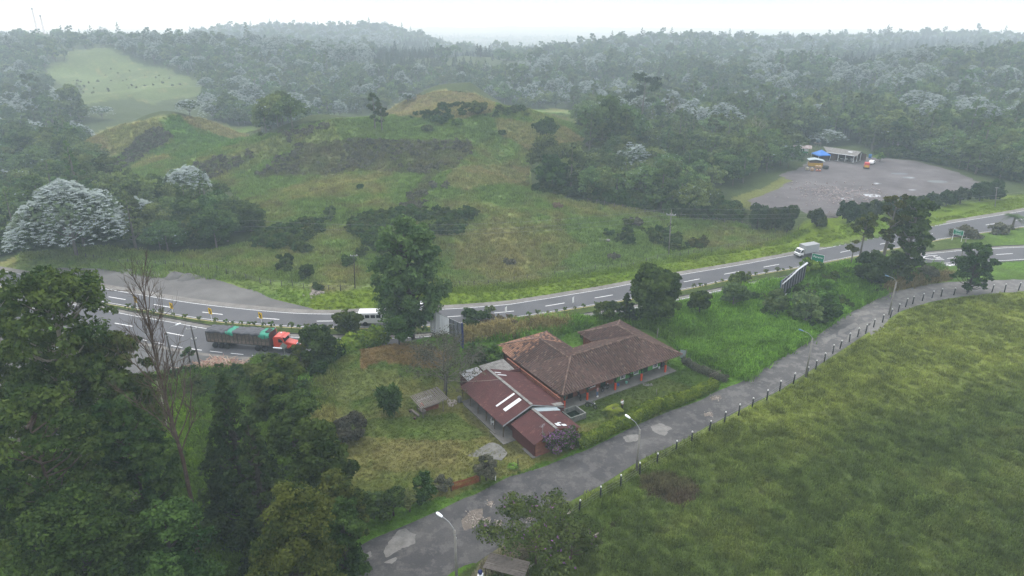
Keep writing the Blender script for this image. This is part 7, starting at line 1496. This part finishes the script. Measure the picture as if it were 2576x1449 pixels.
def box_truck():
    a = gr_(2004, 660); b = gr_(2063, 646); s = float(np.interp((a.x + b.x) / 2, XS, slopey(yUF))); rz = math.pi + math.atan(s)
    c = Vector(((a.x + b.x) / 2 + .5, 0, 0)); c.y = float(fUF(c.x)) - 2.0; H = empty('box_truck', (c.x, c.y, float(zr(c.x)) + .035), rz, 'small white cab-over truck with a plain grey-white box body on the far carriageway', 'truck')
    # x forward; cab front at 3.3
    q = MB(); q.ext([(1.75, .55), (3.25, .55), (3.32, 1.15), (3.05, 1.25), (2.62, 2.12), (2.45, 2.2), (1.75, 2.2)], 'y', -.92, .92); q.build('cab', M_CWH, H, bevel=.05)
    w_ = MB(); w_.raw([(3.07, -.8, 1.28), (3.07, .8, 1.28), (2.67, .76, 2.08), (2.67, -.76, 2.08), (3.09, -.8, 1.30), (3.09, .8, 1.30), (2.69, .76, 2.10), (2.69, -.76, 2.10)], [(0, 3, 2, 1), (4, 5, 6, 7), (0, 1, 5, 4), (1, 2, 6, 5), (2, 3, 7, 6), (3, 0, 4, 7)]); w_.build('windscreen', M_VGL, H)
    for sd in (-1, 1):
        w_ = MB(); w_.ext([(1.95, 1.32), (2.88, 1.32), (2.55, 2.0), (1.95, 2.0)], 'y', sd * .925 - .01, sd * .925 + .01); w_.build('side_window', M_VGL, H)
        m_ = MB(); m_.box((3.0, sd * 1.08, 1.6), (.08, .16, .34)); m_.build('mirror', M_BLK, H); l = MB(); l.box((3.30, sd * .68, .85), (.06, .3, .2)); l.build('headlight', M_HLT, H)
        wheel(H, 2.35, sd * .82, .38, .24, sd); wheel(H, -1.9, sd * .82, .38, .40, sd)
    MB().box((3.3, 0, .52), (.14, 1.8, .22)).build('bumper', M_BLK, H); MB().box((3.34, 0, .95), (.04, .9, .12)).build('grille', M_BLK, H)
    MB().box((-.75, 0, 2.0), (4.7, 2.12, 2.1)).build('box_body', M_BXW, H, bevel=.03); q = MB(); q.box((-.75, 0, 3.06), (4.74, 2.16, .04)); q.box((1.62, 0, 2.0), (.04, 2.16, 2.1)); q.build('box_trim', M_MET, H); MB().box((-.4, 0, .72), (5.6, .8, .22)).build('chassis', M_BLK, H)
box_truck()
def semi():
    a = g(541, 876, 0); b = g(714, 889, 0); dx = (b.x - a.x); s = math.atan2(b.y - a.y, dx); rz = s; n = Vector((-math.sin(s), math.cos(s), 0)); d = Vector((math.cos(s), math.sin(s), 0))
    o = a - d * 1.2 + n * 1.2; H = empty('semi_truck', (o.x, o.y, .035), rz, 'long truck with bright red bonneted cab and slatted timber cargo body under dark tarpaulins', 'truck')
    L = 11.3; W_ = 1.27; k = (b - a).length / (13.6 - 1.2); H.scale = (k, 1, 1)
    M_SL = pm('weathered_slats', (.20, .16, .13), .4, 3, .9, .3, dirt=(.08, .06, .05), dsc=1.2, damt=.7); M_TP = pm('dark_tarpaulin', (.075, .078, .09), .25, 1.2, .7, .4); M_TG = pm('green_tarpaulin', (.04, .30, .20), .2, 1.2, .7, .4)
    fl = MB(); fl.box((L / 2, 0, 1.25), (L, 2 * W_, .16)); fl.box((L / 2, 0, .95), (L * .98, .8, .4)); fl.build('chassis', M_BLK, H)
    sd_ = MB()
    for y in (-W_, W_):
        for i in range(10): sd_.box((L / 2, y, 1.62 + i * .165), (L, .04, .085 if i > 1 else .155))
        sd_.box((L / 2, y, 1.42), (L, .05, .26))
    for x in (0, L):
        for i in range(10): sd_.box((x, 0, 1.62 + i * .165), (.04, 2 * W_ - .05, .12))
    sd_.build('slatted_side', M_SL, H); st = MB()
    for y in (-W_ - .04, W_ + .04):
        for i in range(17): st.box((L * i / 16, y, 2.25), (.09 if i % 4 else .16, .05, 1.95))
    st.build('stakes', M_PD, H); inn = MB(); inn.box((L / 2, 0, 2.15), (L - .3, 2 * W_ - .3, 1.6)); inn.build('load', pm('dark_load', (.03, .028, .025), .3), H)
    def cloth(x0, x1, mat, nm, amp, low, seed):
        nu, nv = 36, 22; V, F = [], []; w2 = W_ + .07
        for i in range(nu + 1):
            for j in range(nv + 1):
                u = x0 + (x1 - x0) * i / nu; v = (j / nv * 2 - 1); lowk = low + .14 * math.sin(u * 3 + seed + v * 2)
                if abs(v) < .8: y = v / .8 * w2; z = 3.30 + .13 * (1 - (v / .8) ** 2) + amp * (fbm(np.array([u * 1.1 + seed]), np.array([y * 1.2]), 4, 3)[0] - .4)
                else: y = math.copysign(w2 + .04 + .05 * math.sin(u * 7), v); z = 3.30 - (abs(v) - .8) / .2 * lowk
                V.append((u + .08 * math.sin(y * 3), y, z))
        for i in range(nu):
            for j in range(nv): a_ = i * (nv + 1) + j; F.append((a_, a_ + nv + 1, a_ + nv + 2, a_ + 1))
        link(nm, npmesh(nm, np.array(V), np.array(F), mat, True), H)
    cloth(-.08, 3.9, M_TP, 'tarpaulin', .55, .28, 1); cloth(3.5, 4.9, M_TG, 'tarpaulin', .35, .42, 2); cloth(4.75, 9.7, M_TP, 'tarpaulin', .5, .22, 3); cloth(9.4, L + .02, M_TG, 'tarpaulin', .5, .6, 4)
    q = MB(); q.box((L - .45, 0, 3.5), (.75, 1.5, .35), M=Matrix.Rotation(R(12), 3, 'Y')); q.build('rolled_tarpaulin', pm('black_tarp_roll', (.025, .026, .03), .2, 2, .7, .3), H, bevel=.1)
    fw = MB(); fw.box((L + .08, 0, 2.3), (.08, 2 * W_, 2.4)); fw.build('headboard', pm('maroon_board', (.10, .03, .03), .3), H)
    # tractor
    X = L + .55
    q = MB(); q.ext([(X, 1.0), (X + 2.0, 1.0), (X + 2.0, 2.0), (X + 1.65, 2.85), (X + 1.3, 3.05), (X + .2, 2.95), (X, 2.7)], 'y', -1.08, 1.08); q.build('cab', M_RED, H, bevel=.08)
    q = MB(); q.ext([(X + 1.95, .95), (X + 3.75, .95), (X + 3.85, 1.45), (X + 3.7, 1.72), (X + 1.95, 2.08)], 'y', -.78, .78); q.build('bonnet', M_RED, H, bevel=.12)
    for sd in (-1, 1):
        q = MB(); q.ext([(X + 2.35, 1.0), (X + 2.5, 1.3), (X + 3.0, 1.42), (X + 3.6, 1.3), (X + 3.8, .95), (X + 3.95, .6), (X + 3.7, .6), (X + 3.5, 1.05), (X + 3.0, 1.2), (X + 2.6, 1.0)], 'y', sd * .72, sd * 1.18); q.build('mudguard', M_RED, H)
        l = MB(); l.box((X + 3.78, sd * .98, .98), (.12, .3, .2)); l.build('headlight', M_HLT, H)
        w_ = MB(); w_.ext([(X + .95, 1.95), (X + 1.75, 1.95), (X + 1.5, 2.6), (X + .95, 2.6)], 'y', sd * 1.085 - .01, sd * 1.085 + .01); w_.build('side_window', M_VGL, H)
        m_ = MB(); m_.tube([(X + 1.8, sd * 1.1, 2.5), (X + 1.9, sd * 1.4, 2.45), (X + 1.9, sd * 1.4, 1.9)], .025, 4); m_.box((X + 1.9, sd * 1.4, 2.15), (.06, .18, .5)); m_.build('mirror', M_CHR, H)
        f = MB(); f.tube([(X - .1, sd * .95, .75), (X + 1.5, sd * .95, .75)], .3, 12); f.build('fuel_tank', M_CHR, H)
        for x in (1.2, 2.35, 3.5): wheel(H, x, sd * .98, .5, .5, sd)
        for x in (8.9, 10.15): wheel(H, x, sd * .98, .5, .5, sd)
        wheel(H, 13.6 + .75, sd * 1.0, .5, .3, sd)
    w_ = MB(); w_.raw([(X + 2.02, -.95, 2.03), (X + 2.02, .95, 2.03), (X + 1.70, .85, 2.80), (X + 1.70, -.85, 2.80)], [(0, 3, 2, 1)]); w_.build('windscreen', M_VGL, H); w_ = MB(); w_.box((X + 1.95, 0, 2.92), (.5, 2.0, .05), M=Matrix.Rotation(R(12), 3, 'Y')); w_.build('sun_visor', M_RED, H)
    q = MB(); q.box((X + 3.84, 0, 1.3), (.08, 1.1, .8)); q.build('grille', M_CHR, H); q = MB(); q.box((X + 3.95, 0, .62), (.22, 2.35, .36)); q.build('bumper', M_RED, H, bevel=.06)
    e = MB(); e.tube([(X - .15, .75, 1.0), (X - .15, .75, 3.7), (X - .35, .75, 3.95)], .08, 8); e.build('exhaust', M_CHR, H); q = MB(); q.box((X - 2.0, 0, .8), (4.8, .85, .3)); q.build('tractor_frame', M_BLK, H); q = MB(); q.tube([(X + .9, .4, 3.02), (X + .9, .4, 3.2)], .12, 8); q.build('beacon', M_LAMP, H)
semi()
def car(loc, rz, body, label, kind='car', name='parked_car', L=3.9):
    H = empty(name, loc, rz, label, kind); h = L / 2; pk = kind == 'pickup'
    pr = [(-h, .35), (h, .35), (h, .72), (h - .25, .85), (h * .5, .95), (h * .22, 1.42), (-h * (.15 if pk else .75), 1.45), (-h * (.25 if pk else .95), .98), (-h, .92)]
    q = MB(); q.ext(pr, 'y', -.8, .8); q.build('body', body, H, bevel=.07); g_ = MB()
    for s in (-1, 1): g_.ext([(h * .42, .98), (h * .2, 1.35), (-h * (.12 if pk else .68), 1.37), (-h * (.2 if pk else .82), .98)], 'y', s * .81 - .008, s * .81 + .008)
    g_.build('side_windows', M_VGL, H); w_ = MB(); w_.raw([(h * .5 + .02, -.68, .98), (h * .5 + .02, .68, .98), (h * .24, .62, 1.40), (h * .24, -.62, 1.40)], [(0, 1, 2, 3)]); w_.build('windscreen', M_VGL, H)
    for s in (-1, 1):
        for x in (-h * .62, h * .64): wheel(H, x, s * .74, .31, .19, s)
        MB().box((h - .02, s * .58, .7), (.08, .3, .14)).build('headlight', M_HLT, H)
    if pk: MB().box((-h * .62, 0, .93), (h * .66, 1.35, .06)).build('cargo_bed', M_BLK, H)
    return H
car(lotP(2193, 412), R(52), M_CWH, 'white hatchback parked beside the red trailer on the gravel lot')
car(g(212, 905, 0), R(215), M_CWH, 'white pickup with dark cargo bed half hidden under the eucalyptus trees', 'pickup', 'pickup_truck', 5.0)
H = empty('tiled_hut', g(142, 890, 0), R(20), 'small hut with a reddish tiled roof glimpsed through the eucalyptus', 'hut'); MB().box((0, 0, 1.1), (3, 2.4, 2.2)).build('wall', M_WHT, H); q = MB(); corrug(q, (-1.9, 1.6, 2.4), (1.9, 1.6, 2.4), (1.9, -1.6, 2.4), (-1.9, -1.6, 2.4)); q.v = [(a, b, c + .75 - abs(b) * .45) for a, b, c in q.v]; q.build('roof', pm('faded_red_tile', (.28, .10, .08), .3, 3), H)
# white bus and the vehicle glimpsed behind the tall tree
p = gr_(918, 812); H = empty('white_bus', (p.x + 1.6, float(fUN(p.x)) + 2.2, float(zr(p.x)) + .035), R(2), 'white bus mostly hidden behind the bushes left of the tall tree', 'bus'); MB().box((1.5, 0, 1.6), (8.0, 2.2, 2.2)).build('body', M_CWH, H, bevel=.15); q = MB()
for s in (-1, 1):
    for i in range(7): q.box((-1.8 + i * 1.05, s * 1.105, 1.95), (.85, .02, .65))
q.build('side_windows', M_VGL, H); MB().box((-2.505, 0, 2.1), (.03, 2.0, .9)).build('windscreen', M_VGL, H)
for s in (-1, 1):
    for x in (-1.2, 3.8): wheel(H, x, s * 1.0, .45, .28, s)
p = gr_(1050, 790); H = empty('white_van', (p.x, float(fUF(p.x)) - 1.9, float(zr(p.x)) + .035), R(184), 'white and yellow van glimpsed through the tall tree', 'van'); MB().box((0, 0, 1.5), (4.6, 1.9, 2.2)).build('body', M_CWH, H, bevel=.12); MB().box((0, 0, 1.1), (4.62, 1.92, .3)).build('yellow_stripe', M_SY, H); MB().box((2.31, 0, 1.9), (.03, 1.6, .7)).build('windscreen', M_VGL, H)
for s in (-1, 1):
    for x in (-1.4, 1.5): wheel(H, x, s * .85, .35, .22, s)
def motorcycle(loc, rz, label):
    H = empty('motorcycle', loc, rz, label, 'motorcycle', 'motorcycles at the farmhouse')
    for x in (-.65, .68):
        t = MB(); t.tube([(x + .3 * math.cos(a), 0, .32 + .3 * math.sin(a)) for a in np.linspace(0, 2 * math.pi, 19)], .055, 6, False); o = t.build('wheel', M_RUB, H); r_ = MB(); r_.lathe([(.02, -.05), (.1, -.03), (.1, .03), (.02, .05)], (x, 0, .32), 8, 'y')
        for k in range(5): a = k * 1.256; r_.tube([(x, 0, .32), (x + .26 * math.cos(a), 0, .32 + .26 * math.sin(a))], .012, 3)
        r_.build('rim', M_RIM, o)
    f = MB(); f.tube([(.68, 0, .32), (.45, 0, .95)], .035, 6); f.tube([(.45, 0, .85), (-.1, 0, .35), (-.65, 0, .34)], .03, 6); f.tube([(.42, 0, .8), (-.2, 0, .72), (-.75, 0, .85)], .03, 6); f.build('frame', M_BLK, H); e = MB(); e.lathe([(.12, -.12), (.17, 0), (.12, .12)], (.05, 0, .42), 8, 'y'); e.build('engine', M_RIM, H)
    k = MB(); k.lathe([(.03, -.26), (.13, -.15), (.15, .05), (.06, .24)], (.18, 0, .86), 8, 'x'); k.build('fuel_tank', pm('tank_dark', (.03, .03, .04), .1, 3, .2, 0, spec=.7), H, smooth=True); s = MB(); s.box((-.38, 0, .84), (.68, .24, .1)); s.build('seat', M_BLK, H, bevel=.03)
    h = MB(); h.tube([(.38, -.36, 1.08), (.46, 0, .98), (.38, .36, 1.08)], .018, 5); h.build('handlebar', M_CHR, H); l = MB(); l.lathe([(.03, -.05), (.09, .0), (.09, .07)], (.56, 0, .92), 8, 'x'); l.build('headlight', M_HLT, H); m = MB(); m.box((.72, 0, .68), (.4, .1, .03)); m.box((-.78, 0, .75), (.3, .14, .04)); m.build('mudguard', M_BLK, H); return H
motorcycle(UV(9.0, .95, .13), HR + R(14), 'black motorcycle parked on the veranda right of the standing person'); motorcycle(UV(4.1, 1.2, .13), HR + R(70), 'dark motorcycle under the eave by the first brick wall section'); motorcycle(UV(4.1, -1.7, 0), HR + R(-62), 'black motorcycle standing on the grass beside the trough')
# ---- people: skinned skeletons, clothes are children
def skin(name, joints, edges, mat, parent, sub=2):
    me = bpy.data.meshes.new(name); bm = bmesh.new(); L = bm.verts.layers.skin.verify(); vs = [bm.verts.new(j[:3]) for j in joints]
    for a, b in edges: bm.edges.new((vs[a], vs[b]))
    for v, j in zip(vs, joints): v[L].radius = (j[3], j[4] if len(j) > 4 else j[3])
    vs[0][L].use_root = True; bm.to_mesh(me); bm.free(); me.materials.append(mat); o = link(name, me, parent); m = o.modifiers.new('skin', 'SKIN'); m.use_smooth_shade = True; s = o.modifiers.new('sub', 'SUBSURF'); s.levels = s.render_levels = sub; return o
def person(loc, rz, label, shirt, trousers, hair, arms, shoes, lean=0.0, head=(0, 0)):
    H = empty('person', loc, rz, label, 'person'); sk = pm('skin', (.32, .17, .11), .05, 4, .6, 0); hx, hy = head
    J = [(0, 0, .95, .14, .11), (0, .01, 1.15, .12, .09), (lean * .5, .0, 1.36, .16, .10), (lean, 0, 1.48, .055), (lean + hx * .5, -.01 + hy * .5, 1.56, .06), (lean + hx, -.02 + hy, 1.66, .095, .105), (lean + hx, -.015 + hy, 1.74, .07)]; E_ = [(0, 1), (1, 2), (2, 3), (3, 4), (4, 5), (5, 6)]
    tips = []
    for i, (s, (el, wr)) in enumerate(((-1, arms[0]), (1, arms[1]))):
        b = len(J); J += [(s * .18 + lean * .8, 0, 1.41, .055), (*el, .042), (*wr, .03)]; E_ += [(2, b), (b, b + 1), (b + 1, b + 2)]; tips.append((b, el, wr))
        d = (Vector(wr) - Vector(el)).normalized(); p = Vector(wr) + d * .07; k = len(J); J.append((*p, .034, .018)); E_.append((b + 2, k)); sd_ = Vector((d.y, -d.x, 0)); sd_ = sd_.normalized() if sd_.length > .1 else Vector((1, 0, 0))
        for f in range(4): n0 = len(J); J += [(*(p + sd_ * (.012 * (f - 1.5)) + d * .04), .009), (*(p + sd_ * (.014 * (f - 1.5)) + d * (.085 - .008 * abs(f - 1)) + Vector((0, -.012, 0))), .007)]; E_ += [(k, n0), (n0, n0 + 1)]
        n0 = len(J); J.append((*(Vector(wr) + d * .05 + sd_ * .05), .009)); E_.append((b + 2, n0))
    legs = []
    for s in (-1, 1): b = len(J); J += [(s * .095, .0, .86, .095), (s * .11, -.03 * s, .48, .06), (s * .12, .03 * s, .09, .042), (s * .13, -.11 + .03 * s, .04, .04)]; E_ += [(0, b), (b, b + 1), (b + 1, b + 2), (b + 2, b + 3)]; legs.append(b)
    skin('body', J, E_, sk, H, 1)
    n_ = MB(); n_.box((lean + hx, -.125 + hy, 1.655), (.022, .03, .035), taper=.6); n_.build('nose', sk, H)
    ey = MB(); ey.box((lean + hx - .035, -.118 + hy, 1.68), (.02, .012, .012)); ey.box((lean + hx + .035, -.118 + hy, 1.68), (.02, .012, .012)); ey.build('eyes', M_BLK, H)
    g_ = 1.16; SJ = [(*J[1][:3], .155, .125), (*J[2][:3], .18, .13), (J[0][0], J[0][1], 1.0, .155, .13), (J[3][0], J[3][1], 1.46, .075)]; SE = [(0, 1), (0, 2), (1, 3)]
    for b, el, wr in tips: k = len(SJ); m = Vector(el).lerp(Vector(wr), .75); SJ += [(*J[b][:3], .075), (*el, .06), (*m, .046)]; SE += [(1, k), (k, k + 1), (k + 1, k + 2)]
    skin('shirt', SJ, SE, shirt, H, 1)
    TJ = [(0, 0, .97, .155, .13)]; TE = []
    for b in legs: k = len(TJ); TJ += [(*J[b][:3], .11), (*J[b + 1][:3], .08), (J[b + 2][0], J[b + 2][1], .12, .06)]; TE += [(0, k), (k, k + 1), (k + 1, k + 2)]
    skin('trousers', TJ, TE, trousers, H, 1); skin('hair', [(lean + hx, .02 + hy, 1.72, .10), (lean + hx, .04 + hy, 1.64, .08)], [(0, 1)], hair, H, 1)
    for b in legs: q = MB(); q.box((J[b + 2][0], J[b + 2][1] - .06, .04), (.1, .27, .09)); q.build('shoe', shoes, H, bevel=.02)
    return H
M_HB = pm('black_hair', (.015, .012, .01), .2, 8, .6, .2)
person(UV(6.8, .2, .13), HR + R(30), 'person in a pink top and blue jeans standing at the veranda edge', pm('pink_cloth', (.42, .20, .20), .15, 5, .85), pm('denim', (.10, .17, .28), .15, 6, .9), M_HB, (((-.26, -.06, 1.16), (-.10, -.26, 1.20)), ((.26, -.06, 1.16), (.10, -.26, 1.22))), M_SW, head=(0, -.04))
person(gh(1565, 1031), HR + R(200), 'person in white shirt and dark trousers on the lawn, arms folded up', pm('white_cloth', (.66, .67, .72), .06, 5, .85), pm('dark_cloth', (.02, .02, .02), .1), M_HB, (((-.28, -.10, 1.22), (-.06, -.22, 1.40)), ((.28, -.10, 1.24), (.06, -.22, 1.42))), M_BLK, head=(0, -.09))
# ================================================================ haze
def haze():
    mb = MB(); lo = -120; hi = 78; mb.box((0, 2600, (lo + hi) / 2), (13000, 7600, hi - lo))
    m, t, o = nodes('haze_air'); v = t.nodes.new('ShaderNodeVolumePrincipled')
    v.inputs['Color'].default_value = (.74, .88, 1.0, 1); v.inputs['Absorption Color'].default_value = (1, 1, 1, 1); v.inputs['Density'].default_value = HAZE; v.inputs['Anisotropy'].default_value = .1
    t.links.new(v.outputs[0], o.inputs['Volume'])
    tag(mb.build('haze', m), 'thin bluish haze hanging over the whole valley', 'haze', kind='stuff')
HAZE = 0.00051
haze()
